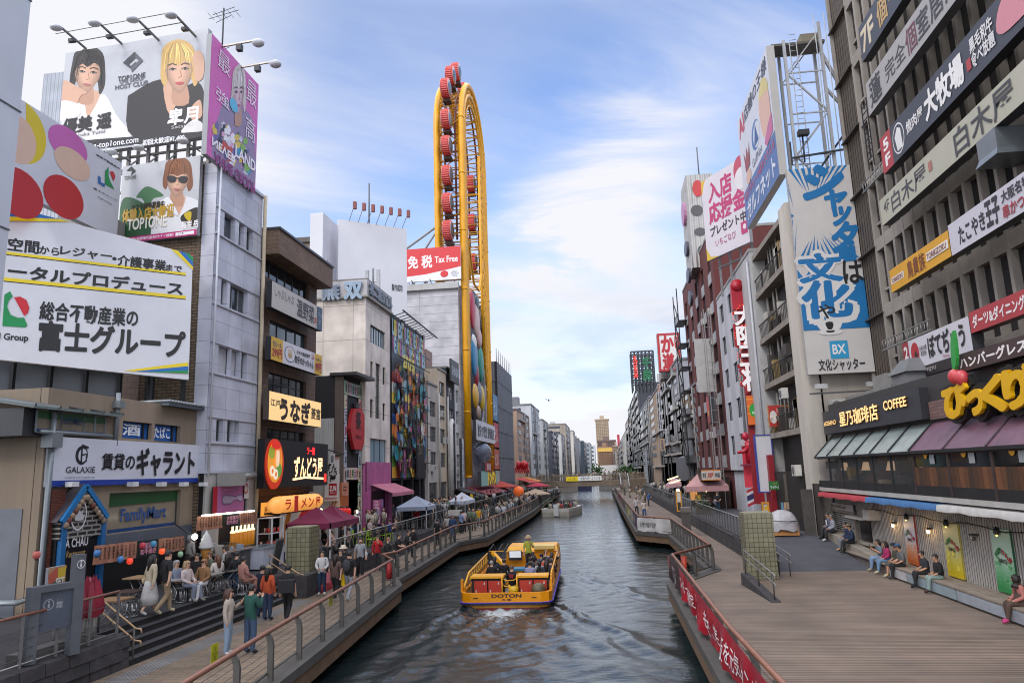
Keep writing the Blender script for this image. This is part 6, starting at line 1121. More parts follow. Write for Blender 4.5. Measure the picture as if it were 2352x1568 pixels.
for k,ch in enumerate('びっくりドンキー'):
 hh=(z1-zb)*(1.0 if ch!='っ' else.62)*(1+.06*math.sin(k*2));u0=xs[-1];xs.append(u0+wds[k]*.92)
 letters(m,q,ch,u0-.07,u0+wds[k]*.86+.07,zb-.12,zb+hh+.12,0,BK,.11,.18);letters(m,q,ch,u0,u0+wds[k]*.86,zb,zb+hh,.2,YL2,.075,.12)
m.build('lettering',dk);m=MB();c_=q.w(u+.9,z1+.25,.25);m.ball(c_,.2,.26,.26,M('#c0454a',.35),12,8);m.ball(c_+V((0,-.42,-.1)),.2,.26,.26,M('#c0454a',.35),12,8);m.ppoly(q,smooth_pts([(u+.9,z1+.4),(u+1.0,z1+1.3),(u+1.3,z1+1.7),(u+1.25,z1+.8)],3),.2,.3,S('#2f8f3f'));m.build('cherry',dk)
m=MB();m.box(11.9,12.6,13,CO-.1,zt+.1,zt+.75,brick('#7d5f5a','#6b5450','#4a3a38',.5,.12,.7,.01,'y'));m.build('base',dk)
q=XR(11.9);c0=q.at(*px('p',1085,655));c1=q.at(*px('p',1100,755));r_=[(c0[0]+c1[0])/2,-12,c1[1],c0[1]]
sign('shop_sign','brown hamburger restaurant sign with white brush letters above the yellow letters',q,r_,'#41302f',[tx(r_,'ハンバーグレストラン',.15,5.6,.18,.82,'#e0dada',.04)],n=0,depth=.3,edge='#241a1a',cat='shop sign')
b=MB();b.box(12.6,13.6,CO+3.2,CO+4.8,8.6,9.2,M('#77787a',.6,.2));b.hexa([(12.5,CO+3,9.2),(13.7,CO+3,9.2),(13.7,CO+5,9.2),(12.5,CO+5,9.2),(12.9,CO+3.5,9.8),(13.4,CO+3.5,9.8),(13.4,CO+4.5,9.8),(12.9,CO+4.5,9.8)],M('#6d6e70',.6,.2));b.box(12.6,13.4,CO+5,AY1-1,8.4,8.9,M('#8b8a87',.6,.3));b.box(12.8,13.6,CO+6,CO+7.6,8.9,9.5,M('#8b8a87',.6,.3));tag(b.build('roof_ducts'),'grey ventilation ducts and hoods on the roof between the coffee sign and the tower','ducts')
q=XR(10.98);zv1=4.17
for k,(ya,yb,c,l)in enumerate(((33.2,40.2,'#9c3038','far red section of the striped canvas valance under the cafe'),(26.4,33.2,'#37618f','blue section of the striped canvas valance'),(18.6,26.4,'#a9a7a4','white section of the striped canvas valance'),(12,18.6,'#9c3038','near red section of the striped canvas valance'))):
 b=MB();n_=10;vs=[]
 for i in range(n_+1):
  y=ya+(yb-ya)*i/n_;s_=.04*math.sin(i*2.3+k);vs+=[(12.0,y,zv1-.02),(10.95,y,zv1-.10),(10.93+s_*.4,y,zv1-.30+s_*.6)]
 fs=[]
 for i in range(n_):fs+=[(3*i,3*i+1,3*i+4,3*i+3),(3*i+1,3*i+2,3*i+5,3*i+4)]
 b.add(vs,fs,FAB(c),True);tag(b.build('canvas_valance'),l,'awning','sections of the striped canvas valance')
t=thing('long_bench','long wooden topped bench with white and silver panels along the corrugated wall','bench',(11.5,25,1.0));b=MB();WD=M('#83776b',.75,0,.2,3)
for i in range(3):b.box(11.0+.34*i,11.32+.34*i,13,38.6,1.42,1.48,WD)
b.build('seat',t);b=MB();b.box(11.12,11.9,13,38.5,.95,1.42,M('#6f6660',.8));b.build('base',t)
for i,(ya,yb,c)in enumerate(((26.0,29.9,'#9fb1bb'),(30.0,31.6,'#d3d3d6'),(22.0,25.9,'#aab4bf'),(18.0,21.9,'#b3b9c4'),(14,17.9,'#b3b9c4'))):
 b=MB();b.hexa([(11.02,ya,1.08),(11.11,ya,1.08),(11.11,yb,1.08),(11.02,yb,1.08),(11.0,ya,1.40),(11.11,ya,1.40),(11.11,yb,1.40),(11.0,yb,1.40)],M(c,.3,.3,.15,2));b.build('front_panel',t)
PW=XR(11.92)
def oct_pts(l):return l
for k,(TL,BR,c1_,c2_,l)in enumerate((((935,192),(1075,612),'#c9c9cf','#c2622a','tall orange and white drinks poster with a curved slogan on the corrugated wall'),((1255,232),(1448,725),'#b9b98a','#c9b01a','tall yellow drinks poster with a curved red and green slogan on the corrugated wall'),((1650,290),(1890,838),'#a9c4b0','#2a7f42','tall green drinks poster with a curved red and green slogan on the corrugated wall'))):
 r_=PW.rc(*px('q',*TL),*px('q',*BR));r_=(r_[0],r_[1],1.52,3.43);rn=random.Random(k+3);its=[]
 for i in range(7):its.append(('p',[(0,1),(0,.52+.06*i),(.15,.48+.07*i),(.3,.46+.07*i),(.45,.5+.07*i),(.6,.55+.06*i),(.8,.5+.07*i),(1,.47+.07*i),(1,1)],'#%02x%02x%02x'%tuple(int(int(c1_[j:j+2],16)*(1-(i+1)/7)+int(c2_[j:j+2],16)*(i+1)/7)for j in(1,3,5))))
 for i in range(12):s_=rn.uniform(.02,.08);its.append(('e',rn.uniform(.1,.9),rn.uniform(.45,.92),s_,s_*.45,'#%02x%02x%02x'%tuple(min(255,int(int(c2_[j:j+2],16)*.8+60))for j in(1,3,5))))
 for ch,x,y,rot,c in(('W',.18,.42,40,'#1f6b3a'),('a',.30,.37,25,'#1f6b3a'),('!',.40,.34,5,'#1f6b3a'),('o',.56,.37,-15,'#a02430'),('h',.74,.42,-30,'#a02430'),('!',.88,.47,-45,'#a02430')):its.append(('t',ch,x-.07,y-.04,x+.07,y+.035,c,.018,dict(rot=R(rot))))
 its.append(('t','BBQ',.30,.47,.72,.54,'#23211f',.018));sign('drinks_poster',l,PW,r_,c1_,its,n=.0,depth=.06,edge=('#8f2c2c','#a89a4a','#2a5a3a')[k],cat='poster',step=.004)
q=XR(11.92);r_=q.rc(*px('q',325,155),*px('q',575,470));b=MB();sh=ribbed('#9a9793',.1,'z',.5,.5)
b.pbox(q,r_[0],(r_[0]+r_[1])/2-.05,1.25,3.05,.02,.07,sh);b.pbox(q,(r_[0]+r_[1])/2+.05,r_[1],1.25,3.05,.02,.07,sh);tag(b.build('roller_shutter'),'double grey roller shutter on the white wall behind the seated men','shutter')
b=MB();b.pbox(q,r_[0]-.15,r_[0],1.2,3.1,.01,.14,M('#8d8479'));b.pbox(q,r_[1],r_[1]+.15,1.2,3.1,.01,.14,M('#8d8479'));b.pbox(q,r_[0]-.15,r_[1]+.15,3.06,3.16,.01,.16,M('#8d8479'));tag(b.build('shutter_frame'),'beige frame around the roller shutter','door frame')
sign('shop_sign','small white barbecue shop sign with coloured letters over the roller shutter',q,(r_[0]-.1,r_[1]+.1,3.17,3.5),'#b7b2ac',[('t','Wa! oh! BBQ cafe',.2,.2,.75,.8,'#6d3a34',.02)],n=.02,depth=.1,cat='shop sign')
for k in range(3):b_=q.w(r_[0]+.15+.25*k,3.42,.22);bulb(b_,'small warm spotlight bulb on the barbecue shop sign',.05,6,'#ffd9a0','bulbs on the barbecue shop sign')
r2=q.rc(*px('q',582,252),*px('q',684,415));t=thing('serving_window','small dark serving window with a ledge and a white hood in the white wall','window',q.w(r2[0],1.9,0));b=MB();b.pbox(q,r2[0],r2[1],1.95,2.85,.0,.06,M('#1d1c1f',.3));b.build('pane',t);b=MB();b.pbox(q,r2[0]-.1,r2[1]+.3,1.8,1.88,.0,.3,M('#9c948a'));b.build('ledge',t);b=MB();b.pbox(q,r2[0]-.5,r2[1]+.4,2.95,3.05,.0,.55,M('#a5a19b'));b.build('hood',t)
b=MB();c_=q.at(*px('q',710,150));b.pbox(q,c_[0]-.35,c_[0]+.35,3.0,3.45,.0,.5,M('#aaa7a2'));tag(b.build('vent_hood'),'white boxy vent hood beside the serving window','vent')
b=MB();c_=q.at(*px('q',240,150));b.pbox(q,c_[0]-.4,c_[0]+.4,2.55,3.3,.0,.45,M('#aaa7a2'));
for i in range(4):b.pbox(q,c_[0]-.36,c_[0]+.1,2.65+.15*i,2.73+.15*i,.45,.46,M('#26262a'))
tag(b.build('louvred_vent'),'white louvred vent box at the far end of the corrugated wall','vent')
wl=None
for k,(x,y)in enumerate(((868,268),(1158,316),(1533,370))):
 u,v=q.at(*px('q',x,y));p=q.w(u,v,.02);lit_=k<2
 t=thing('wall_lamp',('lit wall lamp left of the orange poster','lit wall lamp between the orange and yellow posters','unlit dark wall lamp left of the green poster')[k],'lamp',p,'wall lamps on the corrugated wall');b=MB();b.pbox(q,u-.12,u+.12,v+.02,v+.08,0,.2,M('#3a342e'));b.build('bracket',t);b=MB();b.lathe(q.w(u,v-.14,.12),[(.03,0),(.06,.05),(.045,.13)],LIT('#ffd79a',4)if lit_ else M('#4a4844',.2),10);b.build('lamp_glass',t)
 if lit_:
  ld=bpy.data.lights.new('wall_lamp_light','POINT');ld.energy=9;ld.color=(1,.62,.28);ld.shadow_soft_size=.08;lo=bpy.data.objects.new('wall_lamp_light',ld);C.objects.link(lo);lo.parent=t;lo.location=(-.32,0,-.06)
t=thing('cable_spotlights','sagging black cable with three small spotlights across the corrugated wall','spotlights',q.w(-28,3.3,.2));b=MB();pts=[q.w(-36+1.2*i,3.42-.06*math.cos(i*1.9),.16)for i in range(19)];b.tube(pts,.02,M('#1a1a1c'),5);b.build('cable',t)
for x,y in((985,135),(1313,172),(1730,212)):
 u,v=q.at(*px('q',x,y));b=MB();b.lathe(q.w(u,3.28,.2),[(.05,0),(.09,.05),(.07,.22)],M('#1c1c1e'),10,True,(.3,.6,.7));b.ball(q.w(u+.06,3.24,.24),.03,.03,.03,LIT('#ffd06a',2),8,5);b.build('spotlight',t)
b=MB();b.lathe((11.55,20.3,1.48),[(.035,0),(.038,.14),(.015,.19),(.015,.23)],clear_glass('#c9d2c9',.5),10);tag(b.build('drink_bottle'),'clear plastic bottle standing on the bench','bottle')
b=MB();b.lathe((11.5,19.7,1.48),[(.035,0),(.038,.14),(.015,.19),(.015,.23)],M('#b5803a',.2),10);tag(b.build('drink_bottle'),'amber drink bottle standing on the bench','bottle')
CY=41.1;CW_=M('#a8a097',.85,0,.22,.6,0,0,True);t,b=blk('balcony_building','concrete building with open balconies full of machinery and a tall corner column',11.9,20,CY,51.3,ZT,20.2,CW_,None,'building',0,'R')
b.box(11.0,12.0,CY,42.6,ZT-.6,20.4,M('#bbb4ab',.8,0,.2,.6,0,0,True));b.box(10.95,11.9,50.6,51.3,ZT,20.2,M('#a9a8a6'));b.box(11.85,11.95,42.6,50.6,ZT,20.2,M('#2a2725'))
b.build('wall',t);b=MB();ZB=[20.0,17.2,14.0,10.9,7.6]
for z in ZB:b.box(11.0,11.9,42.6,50.6,z-.35,z,M('#8a8178',.85,0,.2,1))
b.build('balcony_slab',t)
for z in ZB[1:]:
 b=MB();b.bar((11.05,42.6,z+1.0),(11.05,50.6,z+1.0),.06,M('#2b2623'))
 for k in range(22):b.bar((11.05,42.7+.36*k,z),(11.05,42.7+.36*k,z+1.0),.03,M('#2b2623'))
 b.build('balcony_rail',t)
rn=random.Random(4);qq=XR(11.55)
for j,z in enumerate(ZB[1:]):
 b=MB()
 for k in range(9):y=rn.uniform(43,50.3);s_=rn.uniform(.2,.42);b.box(11.2,11.7,y-s_,y+s_,z+rn.choice([0,.1,1.2]),z+rn.uniform(.6,1.9),M(rn.choice(['#8a867f','#5a5652','#b0aca5','#403c39','#8a7345']),.7,0,.1))
 for k in range(5):y=rn.uniform(43,50.3);b.tube([(11.4,y,z),(11.4,y,z+2.6)],rn.uniform(.04,.09),M('#6d6862'),6)
 b.build('balcony_machinery',t)
for k,(u,v,l)in enumerate(((-44.4,9.4,'air conditioner hung low on the balcony building beside the column'),(-43.2,4.9,'air conditioner near the foot of the concrete column'))):ac_unit(XR(10.9),u,v,.0,l)
BXp=YF(CY-.5);r_=BXp.rc(1803,392,2008,850);r_=(BXp.at(1803,395)[0],BXp.at(2005,850)[0],BXp.at(1848,862)[1],BXp.at(1803,395)[1])
def fx(x,y):
 a=BXp.at(x,y);return((a[0]-r_[0])/(r_[1]-r_[0]),(r_[3]-a[1])/(r_[3]-r_[2]))
def fm(x,y):return fx(*px('m',x,y))
def fp(x,y):return fx(*px('p',x,y))
BLU='#1468a0';its=[]
cx,cy=.36,.235
for i in range(64):
 a=2*math.pi*i/64
 if-0.9<a-.0<.75 or a>5.6:continue
 L0=.36+.05*math.sin(i*1.7);L1=1.05
 d=.028;A=(cx+L0*math.cos(a),cy+L0*.33*math.sin(a)*-1);
 B_=(cx+L1*math.cos(a-d),cy-L1*.42*math.sin(a-d));C_=(cx+L1*math.cos(a+d),cy-L1*.42*math.sin(a+d))
 cl=lambda p:(min(max(p[0],0),1),min(max(p[1],0),.46));its.append(('p',[A,cl(B_),cl(C_)],BLU))
its+=[('p',[(0,.50),(.10,.55),(.22,.49),(.4,.56),(.7,.60),(1,.555),(1,.795),(0,.795)],BLU)]
def brush(s_,a,c,col,bold=.05,f=fp,**o):p,q_=f(*a),f(*c);its.append(('t',s_,p[0],p[1],q_[0],q_[1],col,bold,o))
brush('シ',(775,865),(1015,1040),BLU,.07,fm,shear=.3);brush('ャ',(895,1010),(1035,1115),BLU,.06,fm,shear=.25);brush('ッ',(940,1110),(1060,1210),BLU,.06,fm,shear=.25);brush('タ',(940,1205),(1105,1370),BLU,.06,fm,shear=.25);brush('ー',(1020,1340),(1060,1440),BLU,.05,fm,rot=R(90))
brush('文',(40,40),(320,210),'#c9c6c4',.14);brush('文',(45,50),(315,200),BLU,.06);brush('化',(55,200),(390,430),'#c9c6c4',.15);brush('化',(65,215),(375,415),BLU,.055);brush('は',(310,85),(445,215),'#1c1c20',.02);brush('や',(160,350),(275,430),'#1c1c20',.02);brush('!',(205,450),(270,520),'#c9c6c4',.16);brush('!',(215,455),(260,515),'#1c1c20',.04)
p,q_=fp(232,570),fp(355,672);its+=[('r',p[0],p[1],q_[0],q_[1],'#2b8db8')];brush('BX',(250,592),(335,645),'#d6d4d2',.02);brush('文化シャッター',(165,682),(455,738),'#2a2a2e',.02)
bx=sign('billboard','tall blue and white advert with brush lettering on the balcony building side',BXp,r_,'#bcb8b5',its,n=0,depth=.3,edge='#9a9794',cat='billboard',step=.006)
b=MB();b.bar(BXp.w(r_[0]-.2,r_[2]-1.1,.9),BXp.w(r_[1]+.1,r_[2]-1.05,.9),.08,M('#4b4a4a'));
for f_ in(.12,.88):u=r_[0]+(r_[1]-r_[0])*f_;b.bar(BXp.w(u,r_[2]-1.0,.0),BXp.w(u,r_[2]-1.05,.9),.07,M('#4b4a4a'));b.pbox(BXp,u-.3,u+.3,r_[2]-.85,r_[2]-.6,.75,1.05,M('#b5b5b5',.4,.2))
tag(b.build('advert_floodlights'),'pipe with two floodlights under the blue and white shutter advert','floodlight')
ac_unit(YF(CY-.05),12.6,8.3,.1,'beige air conditioner on the wall below the blue and white advert')
GN=XR(10.9);c_=[GN.at(*px('m',x,y))for x,y in((372,548),(557,150),(640,915),(440,1210))];r_=((c_[0][0]+c_[3][0])/2,(c_[1][0]+c_[2][0])/2,(c_[3][1]+c_[2][1])/2,(c_[0][1]+c_[1][1])/2)
def fx(x,y):
 a=GN.at(x,y);return((a[0]-r_[0])/(r_[1]-r_[0]),(r_[3]-a[1])/(r_[3]-r_[2]))
its=[('p',[(0,.68),(1,.66),(1,1),(0,1)],'#4a6a9f'),('t','AI',.04,.04,.22,.19,'#b03048',.05),('t','店舗の王様',.24,.04,.96,.16,'#3a3c48',.03),('e',.52,.42,.12,.115,'#3f6aa3'),('e',.55,.43,.10,.10,'#c6c8d2'),('p',[(.46,.50),(.53,.33),(.6,.50)],'#2c4f86'),('t','GulfNet',.36,.56,.66,.63,'#5a6272',.0),('t','DXでチェーン店をささえる',.05,.69,.96,.77,'#b85a7a',.02),('t','ガルフネット',.08,.80,.94,.96,'#d4dae4',.03),('p',smooth_pts([(.68,.3),(.76,.2),(.88,.2),(.95,.32),(.95,.52),(.84,.6),(.72,.54)],3),'#cfa794'),('p',smooth_pts([(.70,.24),(.8,.14),(.92,.2),(.95,.3),(.8,.26)],3),'#c9b878'),('p',[(.74,.62),(.86,.54),(.97,.5),(.97,.64),(.8,.67)],'#b8628c'),('p',[(.12,.36),(.18,.46),(.22,.36),(.26,.46),(.32,.36),(.29,.55),(.15,.55)],'#8f3a3a'),('e',.22,.62,.08,.06,'#cfa794')]
gb=sign('billboard','tall white and blue rooftop billboard with a crown and a blue oval emblem',GN,r_,'#c6c8d2',its,n=-.45,depth=.45,edge='#aeaca9',cat='billboard',step=.012)
t=thing('billboard_mast','white lattice steel mast with ladders propping the rooftop billboard','lattice mast',(13,41.5,20));b=MB();WT=M('#a9abae',.5,.3);DKS=M('#3a3c40',.5,.3);zt_=r_[3]
for y,x in((40.9,11.9),(42.2,11.9),(40.9,14.0),(42.2,14.0)):b.bar((x,y,20.2),(x,y,zt_+(1.2 if x>13 else.2)),.16,WT)
z=20.5;i=0
while z<zt_-1:
 for y in(40.9,42.2):b.bar((11.9,y,z),(14.0,y,z+2.6)if i%2 else(11.9,y,z+2.6),.07,WT);b.bar((11.9,y,z),(14.0,y,z),.07,WT)
 if i%2==0:b.bar((14.0,40.9,z),(11.9,40.9,z+2.6),.09,WT)
 z+=2.6;i+=1
b.bar((14.0,41,29.5),(17.5,41.2,20.5),.16,WT);b.bar((14.0,41,zt_-3),(18.6,41.3,20.4),.14,WT);b.bar((11.9,41,20.6),(15.8,41.1,25.6),.12,DKS);b.build('lattice_frame',t)
b=MB();
for x in(12.2,12.6):b.tube([(x,40.8,20),(x,40.8,zt_)],.03,WT,5)
for k in range(30):b.tube([(12.2,40.8,20.3+.36*k),(12.6,40.8,20.3+.36*k)],.02,WT,4)
for x in(13.7,14.3):b.tube([(x,40.7,20),(x,40.7,zt_+1.6)],.03,WT,5)
b.build('ladder',t);b=MB();b.box(11.2,14.3,41,42.3,zt_-.05,zt_+.1,M('#5a564f'));b.box(13,14.2,41.2,42,zt_+.1,zt_+.7,M('#77705f'));b.build('platform',t)
b=MB();b.bar((11.6,40.7,22.9),(17,40.7,23.4),.1,DKS);b.bar((11.6,40.7,22.5),(11.6,40.7,23.9),.08,DKS)
for x in(12.3,15.8):b.tube([(x,40.7,22.6),(x,40.6,24.2)],.05,DKS,6);b.box(x-.3,x+.3,40.2,40.6,24.1,24.4,DKS)
tag(b.build('advert_floodlights'),'dark floodlights on a rail above the blue and white shutter advert','floodlight')
U2=-V((ray(520,1112).x,ray(520,1112).y,0)).normalized();NB=PL((11.6,53.5,0),U2);c_=[NB.at(*px('m',x,y))for x,y in((155,950),(395,785),(440,1310),(195,1430))];r_=(c_[0][0],c_[2][0]+.3,(c_[2][1]+c_[3][1])/2,(c_[0][1]+c_[1][1])/2)
sign('billboard','white rooftop board with big pink characters and yellow corners',NB,r_,'#c9c3cb',[('p',[(0,0),(.12,0),(.06,.06),(0,.2)],'#c9a838'),('p',[(0,.84),(.1,.97),(.3,1),(0,1)],'#c9a838'),('t','入店',.16,.08,.72,.32,'#b03a6c',.045),('t','応援金',.14,.34,.99,.58,'#b03a6c',.045),('t','プレゼント中',.14,.62,.97,.74,'#3a343c',.035),('r',.84,.74,.98,.88,'#b03a6c'),('e',.92,.80,.035,.03,'#d9cfd6'),('t','いちごなび',.24,.79,.72,.88,'#a8446f',.0),('e',.93,.14,.14,.17,'#b04a62'),('e',.95,.24,.15,.13,'#d0ccd0')],n=-.3,depth=.3,edge='#8d8a90',cat='billboard',step=.01)
b=MB();
for k in range(4):p=NB.w(r_[0]+(r_[1]-r_[0])*(.1+.25*k),0,-.8);b.bar((p.x,p.y,19),(p.x,p.y,r_[3]-.5),.16,M('#77777a'))
for z in(r_[2]-.6,r_[2]+2):b.bar(NB.w(r_[0]+.3,z,-.8),NB.w(r_[1],z,-.8),.14,M('#77777a'))
tag(b.build('board_support'),'grey steel posts behind the pink character board','support frame')
def front(name,label,y0,y1,z1,c,rows,cols,ww=.7,hh=1.5,z0=6.3,fh=3.0,frame='#3a3c40',x=11,gl=None,deep=9,gf=True,gfc='#2a2624'):
 t,b=blk(name,label,x,x+deep,y0,y1,ZT,z1,WALL(c),None,'building',.26,'R');q=XR(x);ops=[]
 for j in range(rows):
  for i in range(cols):
   w_=(y1-y0)/cols;u=-(y0+w_*(i+.5));ops.append((u-w_*ww/2,u+w_*ww/2,z0+fh*j,min(z0+fh*j+hh,z1-.3)))
 ops=[o for o in ops if o[3]-o[2]>.4];shell(b,q,-y1,-y0,5.2,z1,ops,WALL(c),.2);b.box(x+.28,x+deep-.1,y0+.05,y1-.05,ZT,5.2,M(gfc));b.build('wall',t)
 for o in ops:window(t,q,*o,-.16,2,1,frame,gl or glass('#23282e'))
 b=MB();b.box(x-.05,x+deep,y0-.03,y1+.03,z1,z1+.25,M('#8d8a88'));b.build('parapet',t);return t
front('white_office','pale white office building with black window frames behind the vertical red sign',58.2,66.8,20.6,'#b9bac2',5,2,.42,1.6,6.5,2.9)
front('grey_office','grey office front carrying the vertical red sign',51.35,58.2,20.6,'#a9a9ab',0,1)
b=MB();b.tube([(10.9,58.2,20),(10.9,58.2,4)],.09,M('#7d8088'),8);b.tube([(10.9,51.8,20),(10.9,51.8,4)],.09,M('#a9abb0'),8);tag(b.build('drainpipes'),'long drainpipes on the white office front','pipes')
VS=YF(55.0)
def vrc(k,x0,y0,x1,y1):return VS.rc(*px(k,x0,y0),*px(k,x1,y1))
a=VS.at(*px('n',430,80));e=VS.at(*px('n',505,745));u0=VS.at(*px('n',392,400))[0];u1=VS.at(*px('n',512,400))[0]
t=thing('neon_restaurant_sign','tall projecting red sign with big white characters ringed by red bulbs','shop sign',VS.w((u0+u1)/2,e[1],0));b=MB();b.pbox(VS,u0+.3,u1-.2,ZT+1,a[1]-.4,-.5,-.02,M('#8a1220',.5));b.pbox(VS,u0-.1,u0+.8,VS.at(*px('n',400,270))[1],a[1]-.6,-.4,.1,M('#a8182a',.4));b.lathe(VS.w(u0+.35,a[1]-.65,-.15),[(.46,-.35),(.46,.25)],M('#a8182a',.4),16,True,(0,1,0));b.hexa([VS.w(u0+.9,a[1]-2.5,.1),VS.w(u1,a[1]-2.5,.1),VS.w(u1,a[1]-2.5,-.3),VS.w(u0+.9,a[1]-2.5,-.3),VS.w(u0+1.2,a[1]-.3,.1),VS.w(u1,a[1]-.2,.1),VS.w(u1,a[1]-.2,-.3),VS.w(u0+1.2,a[1]-.3,-.3)],M('#c07a2a',.4,0,.4,3));b.build('backing',t)
zz=[VS.at(*px('n',450,y))[1]for y in(250,365,480,600,745)]
lm=MB();rm=MB();bm=MB();WH2=LIT('#e6e2e2',.1)
for k,ch in enumerate('大阪王将'):
 z1_,z0_=zz[k]-.02,zz[k+1]+.05;x0_,x1_=u0-.05+.05*k,u1+.05+.05*k;letters(rm,VS,ch,x0_-.12,x1_+.12,z0_-.1,z1_+.1,.12,M('#a81824',.4),.05,.06);letters(lm,VS,ch,x0_,x1_,z0_,z1_,.2,WH2,.035,.08,side=M('#8d1a22'))
 for i in range(26):
  th=2*math.pi*i/26;rx=(x1_-x0_)/2+.16;rz=(z1_-z0_)/2+.1;r3=1-.13*(math.cos(4*th)<0);bm.ball(VS.w((x0_+x1_)/2+rx*r3*math.cos(th),(z0_+z1_)/2+rz*r3*math.sin(th),.25),.04,.04,.04,LIT('#ff6a4a',.9),6,4)
rm.build('red_outline',t);lm.build('lettering',t);bm.build('bulbs',t)
r_=vrc('n',443,772,560,936);sign('halal_sign','orange sign with a green ornamental halal badge below the big white characters',VS,r_,'#b8571c',[('r',0,.1,1,.14,'#c97a2a'),('r',0,.35,1,.39,'#c97a2a'),('r',0,.6,1,.64,'#c97a2a'),('p',smooth_pts([(.12,.5),(.2,.33),(.4,.26),(.5,.15),(.6,.26),(.8,.33),(.88,.5),(.8,.67),(.6,.74),(.5,.85),(.4,.74),(.2,.67)],2),'#22802e'),('t','HALAL',.3,.55,.7,.63,'#dfe6da',.03),('e',.52,.36,.09,.07,'#dfe6da'),('e',.55,.35,.075,.06,'#22802e'),('t','2F',.68,.82,.92,.96,'#8f2a14',.03)],n=0,depth=.4,cat='shop sign',lit=.25)
V2=YF(48.5);r_=V2 .rc(*px('n',572,828),*px('n',708,945));sign('shop_sign','small red, orange and green Indian restaurant sign hung on the balcony building',V2,r_,'#a8302a',[('r',.62,0,1,1,'#c9702a'),('e',.2,.55,.17,.3,'#c9c4c0'),('t','MITHILA',.05,.48,.62,.72,'#e2d2c4',.03),('t','カレー',.35,.14,.65,.36,'#d9c4b4'),('r',.70,.36,.92,.5,'#d08a3a'),('r',.70,.5,.92,.64,'#d6d2cc'),('r',.70,.64,.92,.78,'#2f7a3a'),('t','2F・3F',.64,.82,.96,.95,'#d9dccc')],n=0,depth=.3,edge='#b8782a',cat='shop sign')
V3=YF(50.5);r_=(V3 .at(*px('n',490,1000))[0],V3 .at(*px('n',590,1000))[0],V3 .at(*px('n',515,1330))[1],V3 .at(*px('n',490,997))[1]);sign('blank_sign','tall blank white vertical sign with a blue border',V3,r_,'#c2c2c6',[],n=0,depth=.35,edge='#2a3a8f',cat='sign',frame=('#2f3f8f',.07))
V4=YF(52.0);r_=V4 .rc(*px('n',578,1265),*px('n',650,1310));sign('shop_sign','small green masseur sign near the foot of the blank white sign',V4 .off(3.2),V4 .off(3.2).rc(*px('n',580,1265),*px('n',650,1312)),'#1f6b34',[('t','タイ',.3,.12,.7,.42,'#d08a3a'),('t','マッサージ',.1,.5,.9,.88,'#d6dcd2',.02)],n=0,depth=.12,cat='shop sign')
t=thing('neon_statue_bay','red lit bay with a bent red robed statue above a striped flag','statue',(10.4,57.5,3));q=YF(57.0);r_=q.rc(*px('n',432,1060),*px('n',500,1300));b=MB();b.pbox(q,r_[0],r_[1],r_[2],r_[3],-.6,-.5,LIT('#b0303f',.25));b.pbox(q,r_[0]-.1,r_[1]+.1,r_[3],r_[3]+.5,-.6,.1,M('#b5b2b4'));b.pbox(q,r_[0]-.2,r_[1]+.2,r_[2]+1.6,r_[2]+1.75,-.6,.3,M('#7a2a44'));b.build('lit_bay',t);b=MB();mx=(r_[0]+r_[1])/2;z_=r_[2]+1.8
b.tube([q.w(mx+.3,z_,0),q.w(mx+.3,z_+.7,0),q.w(mx+.2,z_+1.3,0),q.w(mx+.0,z_+1.7,0)],[.42,.48,.4,.2],M('#b01c30',.4),12);b.ball(q.w(mx-.05,z_+2.0,0),.28,.28,.34,M('#b01c3a',.4),12,8);b.tube([q.w(mx+.2,z_+1.3,.2),q.w(mx-.3,z_+.9,.4),q.w(mx-.8,z_+.8,.3)],[.18,.15,.1],M('#b01c30',.4),8);b.tube([q.w(mx+.1,z_+1.75,.1),q.w(mx+.5,z_+1.2,.35)],.09,M('#c9c0c0'),6);b.build('statue',t);b=MB()
for i,c in enumerate(('#b02a36','#c9c4c8','#2c2a5a','#2c2a5a','#c9c4c8','#b02a36')):zz_=r_[2]-.1-.2*i;b.add([q.w(r_[0]-.1,zz_-.3,.4),q.w(mx,zz_-.12,.5),q.w(r_[1]+.1,zz_,.4),q.w(r_[1]+.1,zz_+.2,.4),q.w(mx,zz_+.08,.5),q.w(r_[0]-.1,zz_-.1,.4)],[(0,1,4,5),(1,2,3,4)],FAB(c),True)
b.build('flag',t)
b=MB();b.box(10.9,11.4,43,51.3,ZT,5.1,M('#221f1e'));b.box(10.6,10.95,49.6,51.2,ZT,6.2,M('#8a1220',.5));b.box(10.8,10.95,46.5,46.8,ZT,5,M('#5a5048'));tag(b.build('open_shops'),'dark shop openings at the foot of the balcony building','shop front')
for k,(k_,a_,c_,face,l,it)in enumerate((('w',(520,370),(650,570),'#bdb6a6','lit menu board with an orange bulb frame beside the right glass block pillar',[('e',.6,.45,.25,.14,'#c9a51c'),('r',.1,.05,.9,.15,'#a83030'),('e',.4,.75,.2,.1,'#5a4a3a')]),('w',(785,355),(960,600),'#4a4442','poster cabinet with coloured pictures behind the sheeted cart',[('r',.05,.08,.35,.6,'#5a7f9f'),('r',.42,.05,.62,.5,'#a58a6a'),('r',.66,.05,.95,.5,'#8d7a6d'),('r',.3,.7,.9,.95,'#3a3636')]))):
 q=YF(47.5 if k==0 else 43.2);r_=q.rc(*px(k_,*a_),*px(k_,*c_));sign('menu_board',l,q,(r_[0],r_[1],max(r_[2],ZT+.05),r_[3]),face,it,n=0,depth=.12,edge='#2a2422',cat='menu board',frame=('#c9892a',.1)if k==0 else('#1c1a1a',.05))
